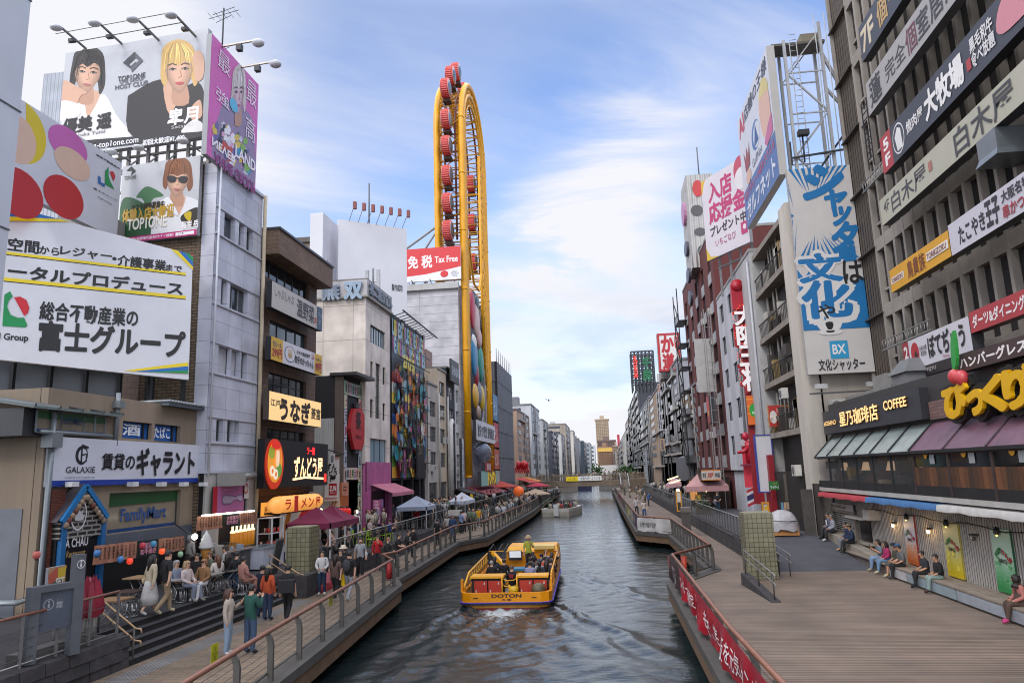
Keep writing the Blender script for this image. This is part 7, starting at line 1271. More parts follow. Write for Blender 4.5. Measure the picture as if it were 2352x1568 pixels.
t=thing('sheeted_cart','cart covered with a tied grey plastic sheet over orange boards on the right terrace','cart',(9.35,41.6,ZT));b=MB();b.hexa([(8.7,40.9,ZT+.05),(10.0,40.9,ZT+.05),(10.0,42.4,ZT+.05),(8.7,42.4,ZT+.05),(8.75,41,ZT+.6),(9.95,41,ZT+.6),(9.95,42.3,ZT+.6),(8.75,42.3,ZT+.6)],M('#a8743f',.7));b.build('board_box',t);b=MB();vs=[];n_=24
prof=[(1.06,.30),(1.04,.55),(1.0,.75),(.85,1.0),(.62,1.22),(.3,1.33),(.0,1.34)]
for j,(s_,z)in enumerate(prof):
 for i in range(n_):
  a=2*math.pi*i/n_;w_=.72*(abs(math.cos(a))**.6)*math.copysign(1,math.cos(a));d_=.82*(abs(math.sin(a))**.6)*math.copysign(1,math.sin(a));f_=1+.05*math.sin(i*2.6+j)*(j<4);vs.append((9.35+w_*s_*f_,41.65+d_*s_*f_,ZT+z+(.09*math.sin(i*1.9)if j==0 else 0)))
b.add(vs,[(j*n_+i,j*n_+(i+1)%n_,(j+1)*n_+(i+1)%n_,(j+1)*n_+i)for j in range(len(prof)-1)for i in range(n_)],M('#a3a1a5',.35,0,.18,3,.2),True);b.build('plastic_sheet',t);b=MB();b.tube([(8.55,40.7,ZT+.85),(9.4,40.75,ZT+.78),(10.15,40.85,ZT+.8)],.02,M('#2a2a2c'),5);b.build('rope',t)
b=MB();b.box(10.4,11.6,41.4,41.5,ZT-.7,4.2,M('#4b4744',.8,0,.3,2));b.box(11.0,11.2,40.5,41.3,1.2,4.5,M('#3a3633'));tag(b.build('plank_screen'),'weathered dark plank screen at the foot of the column','screen')
t=front('red_building','dark red building with grey window bays and black fire stairs',66.9,92,27.6,'#5f2a28',7,5,.36,1.7,6.6,2.9,'#1d1d20')
b=MB();
for j in range(7):
 for i in range(5):y=66.9+25.1/5*(i+.5);b.box(10.94,11.02,y-.9,y+.9,6.6+2.9*j-1.15,6.6+2.9*j-.05,M('#9a9a9e'))
b.build('spandrel_panel',t)
b=MB();BKm=M('#1e1f22',.5,.3)
for j in range(7):z=6+2.9*j;b.box(9.9,11,89,93.5,z,z+.1,BKm);b.bar((9.9,89,z+1),(9.9,93.5,z+1),.06,BKm);b.bar((9.95,89.3,z+.1),(9.95,93.2,z+2.9),.12,BKm);[b.bar((9.9,89.2+.5*k,z),(9.9,89.2+.5*k,z+1),.03,BKm)for k in range(9)]
for y in(89,93.5):b.bar((9.9,y,ZT),(9.9,y,27.5),.12,BKm)
b.build('fire_stairs',t)
b=MB();b.box(9.2,10.9,70.5,70.9,12.6,17.8,M('#b0aeac',.6));b.bar((11,70.7,13),(9.3,70.7,13),.08,BKm);b.bar((11,70.7,17.4),(9.3,70.7,17.4),.08,BKm);tag(b.build('blank_sign'),'blank grey hanging sign in front of the dark red building','sign')
ag=None
for j in range(5):
 for i in range(2):
  y=70+5*i+(j%2)*.3;z=8.4+2.9*j
  if ag is None:
   ag=ac_unit(XR(10.95),-y,z,.0,'small white air conditioner under a window of the dark red building','air conditioners on the dark red building',.9,.6)
   p0_=V(ag.location)
  else:dup(ag,(p0_.x,y,z))
q=YF(75);c0=onY(px('m',60,900),75);c1=onY(px('m',185,1460),75);t=thing('sign_tower','white corrugated rooftop sign tower with a red fan shape and grey dots','sign',(c0 .x,75,27.8));b=MB();b.box(c0 .x,c1 .x+1.5,75,80,c1 .z,c0 .z,ribbed('#b5b3b0',.5));b.build('panel',t);b=MB();q=YF(74.97)
for(x,y),rx,ry,c in(((135,980),.55,1.05,'#b03030'),((130,1115),.65,.62,'#4b4a4c'),((150,1245),.6,.45,'#4b4a4c'),((165,1360),.5,.6,'#4b4a4c')):
 u,v=q.at(*px('m',x,y));b.ppoly(q,[(u+rx*math.cos(a),v+ry*math.sin(a)*(1 if c!='#b03030' else.9))for a in[i*math.pi/10 for i in range(20)]],None,.02,S(c))
b.build('graphic',t);b=MB();q2=XR(c0 .x)
for z,c in((c0 .z-3.5,'#b07aa0'),(c0 .z-7.5,'#4a4a58'),(c0 .z-10.5,'#4a4a58'),(c0 .z-13,'#4a4a58')):b.ppoly(q2,[(-77.5+1.2*math.cos(a),z+(1.3 if c=='#b07aa0' else.8)*math.sin(a))for a in[i*math.pi/8 for i in range(16)]],.0,.3,S(c))
b.build('side_emblem',t);b=MB()
for x in(c0 .x+.3,c1 .x+1.2):
 for y in(75.5,79.5):b.bar((x,y,27.8),(x,y,c1 .z),.25,DKS)
b.bar((c0 .x,75.5,27.9),(c1 .x+1.2,75.5,c1 .z),.14,DKS);b.bar((c1 .x+1.2,75.5,27.9),(c0 .x,75.5,c1 .z),.14,DKS);b.build('support_frame',t)
b=MB();p=onY((1605,395),77);b.tube([(p.x,77,c0 .z),(p.x,77,c0 .z+4)],.07,M('#55565a'));tag(b.build('mast'),'thin mast on the white corrugated sign tower','mast')
b=MB();
for z in np.arange(4,20,1.1):b.bar((10.4,67.2,z),(10.4,68.4,z),.04,STEEL);b.bar((9.8,67.2,z),(10.4,67.2,z),.04,STEEL)
for y in(67.2,68.4):
 for x in(9.8,10.4):b.bar((x,y,ZT),(x,y,20),.07,STEEL)
tag(b.build('service_tower'),'thin galvanised service frame climbing between the red and white buildings','lattice frame')
sg=sign('lantern_sign','red lantern like figure hung on the corner of the dark red building',XR(10.2),(-69.3,-67.6,9.5,12.0),'#8f1d1d',[('e',.5,.4,.42,.3,'#b5231f'),('e',.55,.62,.2,.12,'#c99a2a')],n=0,depth=.5,cat='sign')
q=YF(66.5);r_=q.rc(*px('y',480,492),*px('y',805,650));sign('shop_sign','white and orange three panel sign over the pink awning restaurant',q,r_,'#b9b5b0',[('r',0,0,1,.1,'#c9782a'),('r',0,.9,1,1,'#c9782a'),('r',.28,0,.3,1,'#c9782a'),('r',.62,0,.64,1,'#c9782a'),('t','鉄板',.05,.25,.25,.75,'#4a4644',.02),('t','居酒屋',.33,.25,.6,.75,'#a83a2a',.02),('t','神座',.68,.25,.95,.75,'#4a4644',.02)],n=0,depth=3.0,edge='#1f1c1a',cat='shop sign')
a=q.at(*px('y',235,760));e=q.at(*px('y',770,690));b=MB();b.add([q.w(a[0],a[1],2.5),q.w(a[0]+3.6,a[1],2.5),q.w(e[0],a[1]+1.2,0),q.w(a[0]+1.6,a[1]+1.2,0),q.w(a[0],a[1]-.45,2.5),q.w(a[0]+3.6,a[1]-.45,2.5)],[(0,1,2,3),(4,5,1,0)],FAB('#b08686'));tag(b.build('pink_awning'),'faded pink awning over the riverside restaurant on the right','awning')
b=MB();b.box(8.3,11,68,76,ZT,4.6,M('#3a2c24',.8,0,.4,1));b.box(8.2,8.3,70,75,2.4,4.2,LIT('#c98a4a',.35));tag(b.build('restaurant_kiosk'),'dim wooden restaurant kiosk with warm light under the pink awning','kiosk')
for k,(x0,x1,y0_,y1_,l)in enumerate(((120,225,850,1070,'left yellow framed menu stand by the far restaurant'),(452,560,905,1130,'right yellow framed menu stand by the far restaurant'))):
 q=YF(66-1.5*k);r_=q.rc(*px('y',x0,y0_),*px('y',x1,y1_));sign('menu_stand',l,q,(r_[0],r_[1],ZT,r_[3]),'#a9a6a0',[('r',.15,.05,.85,.5,'#c4c1ba' if k==0 else '#c9a63a'),('r',.15,.55,.85,.95,'#2a2826' if k==0 else '#b3a89a')],n=0,depth=.1,edge='#c98a1c',cat='menu stand',frame=('#d8921c',.08))
bulb(onY(px('y',640,822),68),'warm lamp under the pink awning',.16,6);bulb(onY(px('y',160,838),66),'bright lamp above the left yellow menu stand',.14,9);bulb(onY(px('y',800,785),69),'orange lamp inside the wooden kiosk',.16,4,'#ffa050')
b=MB();q=YF(80);a=q.at(*px('k',1490,1100));e=q.at(*px('k',1655,1035));b.add([q.w(a[0],a[1],5),q.w(e[0],a[1]+.2,5),q.w(e[0],e[1],0),q.w(a[0]+1.2,e[1],0),q.w(a[0],a[1]-.35,5),q.w(e[0],a[1]-.2,5)],[(0,1,2,3),(4,5,1,0)],FAB('#a8888f'));tag(b.build('striped_awning'),'pale striped awning with strip lights farther along the right quay','awning')
b=MB();
for k in range(2):b.tube([q.w(a[0]+.5,a[1]+.1+.35*k,4-2*k),q.w(e[0],a[1]+.45+.35*k,4-2*k)],.05,LIT('#ffcf7a',5),6)
tag(b.build('strip_lights'),'yellow strip lights under the pale striped awning','lamp')
t=thing('utility_cabinet','tall grey concrete cabinet standing on the right retaining wall','cabinet',(6.3,58.8,1.0));q=YF(52);r_=q.rc(*px('y',235,1130),*px('y',390,1490));b=MB();b.box(r_[0],r_[1],52,53.2,1.0,r_[3]-.3,M('#4f4a46',.8));b.build('body',t);b=MB();b.box(r_[0]-.05,r_[1]+.05,51.95,53.25,r_[3]-.3,r_[3],M('#6a655f',.8));b.build('cap',t);
t=thing('utility_cabinet','grey concrete cabinet with a sloping lid on the left terrace wall','cabinet',(-12.4,59,1.0));p=onZ(px('u',880,1080),1.5);b=MB();b.box(-13.1,-12.0,58.6,59.8,1.0,2.3,M('#55514c',.8));b.build('body',t);b=MB();b.hexa([(-13.15,58.5,2.3),(-11.95,58.5,2.3),(-11.95,59.85,2.3),(-13.15,59.85,2.3),(-13.15,58.6,2.4),(-11.95,58.6,2.4),(-11.95,59.85,2.75),(-13.15,59.85,2.75)],M('#77736d',.7));b.build('cap',t)
# ================================================================ FAR BUILDINGS
rf=random.Random(12)
def far(side,k,a,b_,yt,c,label,rows=7,cols=3,dark='#39404a',Xf=None):
 X=Xf or(-17 if side=='L' else 11);q=FL if side=='L' and not Xf else(XL(X)if side=='L' else XR(X))
 pa,pb=px(k,a,yt),px(k,b_,yt);near,farp=(pa,pb)if side=='L' else(pb,pa)
 P_=onX(near,X);y0,z1=P_.y,P_.z;y1=min(onX((farp[0],1080),X).y if(farp[0]-1392)*X>9 else 900,900);y0=onX((near[0],900),X).y if abs(near[0]-1392)>12 else y0
 if y1<y0+4:y1=y0+6
 x0,x1=(X-12,X)if side=='L' else(X,X+12);t,b=blk('far_building',label,x0,x1,y0,y1,ZT,z1,WALL(c),None,'building',.02,side,'buildings lining the far canal');b.build('wall',t)
 m=M(dark,.15,0,.1);sc_=max(1,y0/130);hh=(z1-6)/rows;ww=(y1-y0)/cols;wm=MB();w0=PL((0,0,0),q.u);wm.pbox(w0,0,ww*.6,0,hh*.55,0,.04,M('#8f9092'));wm.pbox(w0,ww*.05,ww*.55,hh*.04,hh*.51,.04,.06,m);me=wm.mesh('window')
 for j in range(rows):
  for i in range(cols):
   if rf.random()<.12:continue
   u0=(y0 if side=='L' else-y1)+ww*(i+.2);o=bpy.data.objects.new('window',me);C.objects.link(o);o.parent=t;o.location=q.w(u0,6+hh*(j+.2),.0)-V(t['_o'])
 b=MB();b.box(x0-.1,x1+.1,y0-.2,y1,z1,z1+.3,M('#77757a'));xm=(x0+x1)/2
 for n in range(rf.randint(1,3)):xx=rf.uniform(x0+1,x1-3);yy=rf.uniform(y0,y0+4);h_=rf.uniform(.8,2.6);b.box(xx,xx+rf.uniform(1.5,3),yy,yy+3,z1+.3,z1+.3+h_,M(rf.choice(['#8d8b88','#a9a7a4','#6d6d72'])))
 b.build('roof',t)
 b=MB();s_=1 if side=='L' else-1
 for n in range(3):yy=rf.uniform(y0+.5,y1-.5);b.tube([(X+s_*.15,yy,ZT),(X+s_*.15,yy,z1)],.1*sc_,M('#8a8a8c'),5)
 for j in range(rows):
  if rf.random()<.35:zz=6+hh*j;b.box(*sorted((X,X+s_*.5)),y0+(y1-y0)*.1,y0+(y1-y0)*.55,zz-.25,zz+.1,M('#a39f9b'))
 b.build('pipe_and_balcony',t)
 b=MB();
 for j in range(rows):b.box(xm-2.2 if side=='L' else xm-3.5,xm+3.5 if side=='L' else xm+2.2,y0-.06,y0-.01,6+hh*(j+.25),6+hh*(j+.7),m)
 b.build('side_window_band',t);return t
for a in((160,290,785,'#a58b78','tan building with a balcony stack right after the grey sheeted building',7,3),(288,385,742,'#b4b7bb','white building with a stepped roof, second after the grey sheeted building',7,3),(385,457,872,'#aeb0ae','pale building with a glass rail on the roof on the far left bank',6,3),(455,545,968,'#474a53','charcoal building with white strips on the far left bank',6,3),(542,600,992,'#bdbcba','narrow white building beside the charcoal one on the far left bank',6,2),(583,650,900,'#a3978a','tall beige slab on the far left bank',8,3),(648,692,955,'#beb9b0','cream building with a dark vertical stripe on the far left bank',7,3),(690,735,1020,'#66686e','grey building beyond the cream one on the far left bank',6,3),(733,795,1038,'#2f3c47','dark blue building on the far left bank',6,3),(793,832,1046,'#8a9094','grey blue building near the end of the left bank',6,2),(830,872,1052,'#bfc1c2','last white building on the left bank',6,2)):far('L','t',*a)
for a in((450,565,425,'#ab947b','tan building next to the dark red building on the right bank',8,4),(385,452,240,'#a2a5ab','tall grey building beside the tan one on the right bank',9,3),(340,398,352,'#989490','grey brown narrow building below the crab restaurant board',8,2),(243,342,402,'#a08a74','brown building with white window frames under the board with red characters',9,3),(180,246,520,'#8b8e92','grey ribbed building with a tank on the far right bank',8,3),(133,182,415,'#3a3d44','charcoal tower carrying the open framed sign',9,3),(112,136,600,'#857263','brown building past the charcoal tower on the right bank',7,2),(50,114,700,'#b0ada6','white building with a roof frame on the far right bank',7,3),(5,52,830,'#9a8f86','low reddish building at the end of the right bank',5,3)):far('R','l',*a)
b=MB();b.box(10.9,11,92.5,104,4,13,M('#737478'));b.add([(10.8,92.5,4.4),(10.8,103,4.4),(9.6,103,3.9),(9.6,92.5,3.9),(10.9,92.5,7.2),(10.9,103,7.2),(9.7,103,6.8),(9.7,92.5,6.8)],[(0,1,5,4),(3,2,6,7),(4,5,6,7),(0,4,7,3)],M('#5f6166',.6));tag(b.build('sheeted_hoarding'),'grey sheeted hoarding beside the pink awning restaurant','hoarding')
q=YF(118);r_=q.rc(*px('l',297,102),*px('l',462,345));t=sign('billboard','white rooftop board with a red border and two big red characters on the right bank',q,r_,'#cfccc9',[('t','か',.18,.08,.72,.5,'#a8222a',.06),('t','道',.2,.54,.7,.94,'#a8222a',.06),('t','に',.78,.1,.98,.4,'#a8222a',.05)],n=0,depth=1.5,edge='#8d8a88',cat='billboard',frame=('#a8222a',.35),step=.03)
b=MB();b.box(r_[0]+.5,r_[1]-.5,119.6,124,20,r_[2]+.5,M('#8a8886'));b.build('base',t)
q=YF(172);r_=q.rc(*px('l',128,212),*px('l',290,412));t=thing('framed_sign','open steel roof frame with red and green hanging characters on the charcoal tower','sign',q.w(r_[0],r_[2],0));b=MB();FR=M('#2c3034',.5,.3)
for i in range(7):
 u=r_[0]+(r_[1]-r_[0])*i/6;b.bar(q.w(u,r_[2]-2,0),q.w(u,r_[3],0),.35,FR);b.bar(q.w(u,r_[2]-2,-5),q.w(u,r_[3],-5),.3,FR)
 if i<6:
  u2=u+(r_[1]-r_[0])/6
  for j in range(6):z=r_[2]+(r_[3]-r_[2])*j/6;b.bar(q.w(u,z,0),q.w(u2,z+(r_[3]-r_[2])/6,0),.18,FR)
for j in range(7):z=r_[2]+(r_[3]-r_[2])*j/6;b.bar(q.w(r_[0],z,0),q.w(r_[1],z,0),.3,FR);b.bar(q.w(r_[0],z,0),q.w(r_[0],z,-5),.2,FR);b.bar(q.w(r_[0],z,-5),q.w(r_[1],z,-5),.25,FR)
b.build('steel_frame',t)
W_=r_[1]-r_[0];H_=r_[3]-r_[2]
for k,ch in enumerate('えび天丼'):b=MB();letters(b,q,ch,r_[0]+.08*W_,r_[0]+.26*W_,r_[3]-H_*(.32+.18*k),r_[3]-H_*(.15+.18*k),.5,LIT('#d0382c',.4),.06);b.build('lettering',t)
for k,ch in enumerate('千房'):b=MB();letters(b,q,ch,r_[0]+.48*W_,r_[0]+.84*W_,r_[3]-H_*(.56+.38*k),r_[3]-H_*(.22+.38*k),.5,M('#0f5f3a'),.08);b.build('lettering',t)
for k,(u0,u1,v0,v1,c,tx_,l)in enumerate(((1462,1505,310,510,'#c9c2ca','美容','pale lilac sign on the brown far right building'),(1528,1562,492,670,'#c4c8cc','いけばな','white vertical sign with a blue head on the far right bank'),(1470,1530,600,730,'#b89a7c','日本料理','orange and cream banner sign on the far right bank'),(1445,1475,0,95,'#cfcac8','道','white board with a red stroke on the far right bank'))):
 q=YF(120);r_=q.rc(*px('k',u0,v0),*px('k',u1,v1));sign('side_sign',l,q,r_,c,[('t','\n'.join(tx_),.25,.1,.75,.9,'#3a4a6a' if k!=3 else '#b02a2a',.03)],n=0,depth=.3,cat='sign',step=.03)
b=MB();q=YF(560);r_=q.rc(*px('k',1000,555),*px('k',1035,680));sign('side_sign','crimson vertical sign near the end of the right bank',q,r_,'#a8283c',[],n=0,depth=1,cat='sign')
def endb(name,label,Y_,k,x0,y0,x1,y1,c,rows,cols,win='#7a6a58',zb=ZT):
 a=onY(px(k,x0,y0),Y_);e=onY(px(k,x1,y1),Y_);t=thing(name,label,'building',((a.x+e.x)/2,Y_,zb));b=MB();b.box(a.x,e.x,Y_,Y_+25,zb,a.z,WALL(c));b.build('wall',t);m=MB();w_=(e.x-a.x)/cols;hh=(a.z-e.z)/rows;m.box(0,w_*.62,-.3,-.02,0,hh*.5,M(win,.5));me=m.mesh('window')
 for j in range(rows):
  for i in range(cols):o=bpy.data.objects.new('window',me);C.objects.link(o);o.parent=t;o.location=V((a.x+w_*(i+.19),Y_,e.z+hh*(j+.3)))-V(t['_o'])
 b=MB();b.box(a.x-1,e.x+1,Y_-.6,Y_+25,a.z,a.z+1.5,M(c));b.box((a.x*2+e.x)/3,(a.x+2*e.x)/3,Y_+3,Y_+16,a.z+1.5,a.z+6,M(c));b.build('roof',t);return t
endb('apartment_tower','tall tan apartment tower closing the view along the canal',980,'k',762,398,918,620,'#a8967f',14,7)
endb('end_block','dark brown apartment block in front of the tan tower',900,'k',785,632,985,700,'#6d5a52',5,7,'#4a3c38');endb('end_block','tan apartment block right of the brown office at the canal end',860,'k',958,690,1030,880,'#93806f',9,3,'#5a4a42')
t=endb('end_office','brown office block with a yellow top band at the canal end',800,'k',790,705,945,890,'#8a6a54',8,8,'#5f4838');a=onY(px('k',790,705),799);e=onY(px('k',945,740),799);b=MB();b.box(a.x-.5,e.x+.5,799,800,e.z,a.z,M('#c9a24a'));b.build('yellow_band',t)
b=MB();a=onY(px('k',805,895),770);e=onY(px('k',1038,965),770);b.box(a.x,e.x,770,780,ZT,a.z,M('#c4c2c2',.6));tag(b.build('white_hall'),'long low white hall at the end of the canal','building')
b=MB()
for x,y,Y_,s in((778,955,330,3.2),(1115,960,260,2.6),(1010,990,420,2.5)):
 p=onY(px('k',x,y),Y_);t=thing('street_tree',('small dark green tree at the left end of the far bridge' if x==778 else 'small green tree at the right end of the far bridge' if x==1115 else 'tiny green tree by the far bridge road'),'tree',(p.x,Y_,ZT));b=MB();b.tube([(p.x,Y_,ZT),(p.x,Y_,p.z)],.25,M('#4a3c30'),6);b.build('trunk',t);b=MB();lf=M('#3a5a2c',.8,0,.4,2)
 for i in range(260):v=V((rf.gauss(0,.5),rf.gauss(0,.5),rf.gauss(0,.45)))*s;c_=V((p.x,Y_,p.z))+v;d1=V((rf.gauss(0,1),rf.gauss(0,1),rf.gauss(0,1))).normalized()*.5;d2=d1 .orthogonal().normalized()*.4;b.add([c_-d1,c_+d2,c_+d1,c_-d2],[(0,1,2,3)],lf)
 b.build('crown',t)
# ================================================================ QUAYSIDE THINGS
def tent(name,label,L_,R_,depth,zt,c,peaks=1,leg='#c9cacc'):
 "pop-up canopy: near-left and near-right eave points, going back by depth"
 L_,R_=V(L_),V(R_);u=(R_-L_);u.z=0;ln=u.length;u.normalize();back=V((-u.y,u.x,0));ze=(L_.z+R_.z)/2;t=thing(name,label,'tent',((L_.x+R_.x)/2,(L_.y+R_.y)/2,ZT));b=MB();fb_=FAB(c)
 P=lambda a,d,z:L_.xy.to_3d()+u*a+back*d+V((0,0,z))
 for i in range(peaks):
  a0,a1=ln*i/peaks,ln*(i+1)/peaks;m_=(a0+a1)/2;top=P(m_,depth/2,ze+zt);K_=6;cor=[(a0,0),(a1,0),(a1,depth),(a0,depth)]
  for j in range(4):
   (x0,d0),(x1,d1)=cor[j],cor[(j+1)%4];vs=[]
   for r in range(K_+1):
    f=r/K_;
    for s in range(7):
     g=s/6;x=x0+(x1-x0)*g;d=d0+(d1-d0)*g;sag=-.10*zt*math.sin(math.pi*f)*math.sin(math.pi*g)-.0;vs.append(P(x+(m_-x)*f,d+(depth/2-d)*f,ze+zt*f**1.12+sag))
   b.add(vs,[(r*7+s,r*7+s+1,(r+1)*7+s+1,(r+1)*7+s)for r in range(K_)for s in range(6)],fb_,True)
   b.add([P(x0,d0,ze),P(x1,d1,ze),P(x1,d1,ze-.28),P(x0,d0,ze-.28)],[(3,2,1,0)],fb_)
 b.build('canopy',t)
 for i in range(peaks+1):
  for d in(0.03,depth-.03):p=P(min(max(ln*i/peaks,.03),ln-.03),d,0);b=MB();b.bar((p.x,p.y,ZT),(p.x,p.y,ze),.06,M(leg,.4));b.build('leg',t)
 return t
tent('pop_up_tent','maroon pop-up tent with two peaks over the diners on the left terrace',(-13.45,34.6,3.5),(-13.45,38.7,3.45),2.3,.75,'#6a1c3c',2)
tent('pop_up_tent','grey blue pop-up tent on the left terrace before the street art building',(-15.3,52,3.4),(-13.0,52,3.4),3,.75,'#8f97a8',1)
tent('pop_up_tent','white pop-up tent on the left terrace near the discount store',(-14.5,66,3.2),(-12.9,66,3.2),5,.75,'#b5b9c4',1)
def parasol(label,p,r,c,z0=ZT):
 t=thing('parasol',label,'parasol',(p[0],p[1],z0));b=MB();b.tube([(p[0],p[1],z0),(p[0],p[1],p[2]+.5)],.04,M('#8d8a85'),6);b.build('pole',t);b=MB();b.lathe((p[0],p[1],p[2]),[(r,0),(r,.12),(.04,r*.38)],FAB(c),10,False);b.build('canopy',t)
parasol('red parasol over the far left quay crowd',onY(px('k',125,1128),118),1.9,'#b03448');parasol('beige parasol over the far left quay crowd',onY(px('k',100,1218),105),2.2,'#a8937c')
parasol('small red striped parasol by the sheeted building',onY(px('u',1840,505),104),2.4,'#a84038')
b=MB();p=onY(px('u',2120,565),100);b.ball(p,.75,.75,.7,LIT('#d8642a',.25),12,8);b.tube([(p.x,p.y,ZT),(p.x,p.y,p.z-.6)],.05,M('#555555'),6);tag(b.build('round_lantern'),'round orange lantern on a pole above the far left crowd','lantern')
for k,(x,l)in enumerate(((2210,'big red octopus shaped sign figure on a far left shop front'),(2118,'red rounded sign figure left of the octopus figure'))):
 p=onY(px('u',x,195),134);b=MB();b.ball(p+V((0,0,.5)),.8-.3*k,.6,.8,M('#b81f26',.35),12,8)
 for i in range(5):b.tube([p+V((-.56+.28*i,0,.1)),p+V((-.76+.38*i,-.1,-.6)),p+V((-.6+.36*i,-.2,-1.05))],[.2,.16,.06],M('#b81f26',.35),7)
 o=solo(b,'sign_figure',l,'sign figure',p)
for x0,x1,c,l in((132,145,'#a8322a','red awning on the far left shops below the octopus figure'),(146,156,'#b8762a','orange awning at the left end of the far bridge')):
 b=MB();b.add([(-16.8,x0,4.6),(-13.6,x0,3.7),(-13.6,x1,3.7),(-16.8,x1,4.6)],[(0,1,2,3)],FAB(c));tag(b.build('awning'),l,'awning')
STR=['#a8745c','#b5826a']
def clothmenu(label,pl,k,TL,TR,BL,BR,seed):
 c=[pl.at(*px(k,*p))for p in(TL,TR,BR,BL)];t=thing('cloth_menu',label,'banner',pl.w(c[0][0],c[3][1],0));b=MB();tx_=MB();r_=random.Random(seed);n=24
 def P(f,g):
  a=((1-f)*(1-g)*V(c[0])+f*(1-g)*V(c[1])+f*g*V(c[2])+(1-f)*g*V(c[3]));return pl.w(a[0],a[1],.05*math.sin(f*19+seed)+.03*math.sin(f*41))
 for i in range(n):
  f0,f1=i/n,(i+1)/n;mid=.40<(f0+f1)/2<.66;b.add([P(f0,1),P(f1,1),P(f1,.5),P(f0,.5),P(f1,0),P(f0,0)],[(0,1,2,3),(3,2,4,5)],FAB('#23302a' if mid else STR[i%2]),True)
 b.add([P(0,1),P(1,1),P(1,1.02),P(0,1.02)],[(0,1,2,3)],FAB('#7d1f24'))
 for i in range(n):
  f=(i+.5)/n
  if.40<f<.66:continue
  a=(1-f)*V(c[0])+f*V(c[1]);e=(1-f)*V(c[3])+f*V(c[2]);h_=a[1]-e[1];w_=abs(c[1][0]-c[0][0])/n*.5;letters(tx_,pl,'\n'.join(r_.sample('牛串海老焼鳥鯛飯麺丼酒',4)),a[0]-w_/2,a[0]+w_/2,e[1]+h_*.2,a[1]-h_*.12,.1,M('#2a1512'),.02)
 a=(V(c[0])*.6+V(c[1])*.4);e=(V(c[2])*.62+V(c[3])*.38);letters(tx_,pl,'大阪黒毛\n和牛焼き',min(a[0],e[0])+.1,max(a[0],e[0])-.1,e[1]+.1,a[1]-.1,.12,M('#c98aa0'),.04)
 b.build('cloth',t);tx_.build('lettering',t)
clothmenu('striped cloth menu banner above the left food stall counter',XL(-15.7),'A',(90,470),(1180,365),(70,735),(1215,585),3)
clothmenu('striped cloth menu banner over the blue framed shop front in the left corner',XL(-16.6),'d',(835,165),(1615,80),(815,335),(1615,200),5)
b=MB();q=XL(-15.6);a=q.at(*px('A',140,455));e=q.at(*px('A',1100,365));b.tube([q.w(*a,.1),q.w(*e,.1)],.035,LIT('#fff6e0',4),6);tag(b.build('tube_light'),'bright tube light along the top of the stall banner','lamp')
p=onX(px('A',50,840),-15.5);b=MB();b.ball(p,.1,.14,.12,LIT('#f2fff2',4),10,6);b.tube([p,p+V((-1,.2,.5))],.03,M('#333333'),5);tag(b.build('floodlight'),'glaring white floodlight beside the stall wall','lamp')
for k,(x,y,c,l)in enumerate(((845,232,'#3a6a9f','blue and white round paper lantern under the corner cloth menu'),(1048,285,'#3f74a8','blue patterned paper lantern under the middle of the corner cloth menu'),(1130,300,'#c23a26','glowing red striped paper lantern under the corner cloth menu'),(1410,215,'#d2502a','glowing orange paper lantern below the right of the corner cloth menu'),(1570,240,'#8fae8f','pale green glowing lantern at the right end of the corner cloth menu'),(1240,165,'#b03a4a','pink and white lantern hung before the cloth menu'),(1335,150,'#4a8ab0','blue lantern hung before the cloth menu'),(318,247,'#b05a52','red and white lantern beside the brick pier'))):
 p=onX(px('d',x,y),-16.2);t=thing('paper_lantern',l,'lantern',p,'small paper lanterns at the corner stalls');b=MB();b.lathe(p-V((0,0,.11)),[(.04,0),(.09,.04),(.105,.11),(.09,.18),(.04,.22)],LIT(c,.9 if k in(2,3)else.12),12);b.build('shade',t);b=MB();b.lathe(p+V((0,0,.11)),[(.045,0),(.045,.03)],M('#1c1a1a'),8);b.lathe(p-V((0,0,.14)),[(.045,0),(.045,.03)],M('#1c1a1a'),8);b.build('cap',t)
t=thing('chest_freezer','white chest freezer with a glass lid at the left stall','freezer',(-15.3,31.6,ZT));b=MB();b.box(-15.9,-14.9,30.6,32.6,ZT+.06,ZT+.85,M('#b9bcc8',.4));b.build('body',t);b=MB();b.box(-15.9,-14.88,30.58,32.62,ZT+.85,ZT+.95,M('#8d9098',.3));b.box(-15.8,-14.98,30.7,32.5,ZT+.95,ZT+.97,clear_glass('#9fb0b4',.5));b.build('lid',t)
t=thing('display_fridge','white framed glass display fridge with red drinks behind the freezer','fridge',(-15.9,33,ZT));b=MB();FRM=M('#c4c6c8',.4);x0,x1,y0,y1=-16.2,-15.5,32.6,33.8
for x in(x0,x1):
 for y in(y0,y1):b.bar((x,y,ZT),(x,y,ZT+2.1),.06,FRM)
for z in(ZT+.8,ZT+1.4,ZT+2.1):b.box(x0,x1,y0,y1,z-.03,z,FRM)
b.box(x0,x1,y0,y1,ZT,ZT+.75,FRM);b.build('frame',t);b=MB();rn=random.Random(1)
for z in(ZT+.8,ZT+1.4):
 for i in range(14):b.lathe((rn.uniform(x0+.08,x1-.08),rn.uniform(y0+.1,y1-.1),z),[(.05,0),(.05,.22)],M(rn.choice(['#b02a24','#c43a2a','#8f1f1f','#c9b0a0'])),7)
b.build('drinks',t)
t=thing('stall_counter','stainless stall counter with cooking gear under the cloth menu','counter',(-15.8,29,ZT));b=MB();b.box(-16.4,-15.4,27.6,30.4,ZT,ZT+.95,M('#4b4a4c',.5,.3));b.build('body',t);b=MB();b.box(-16.5,-15.35,27.5,30.5,ZT+.95,ZT+1.0,MET('#9a9a9c',.3));b.build('top',t);b=MB();rn=random.Random(9)
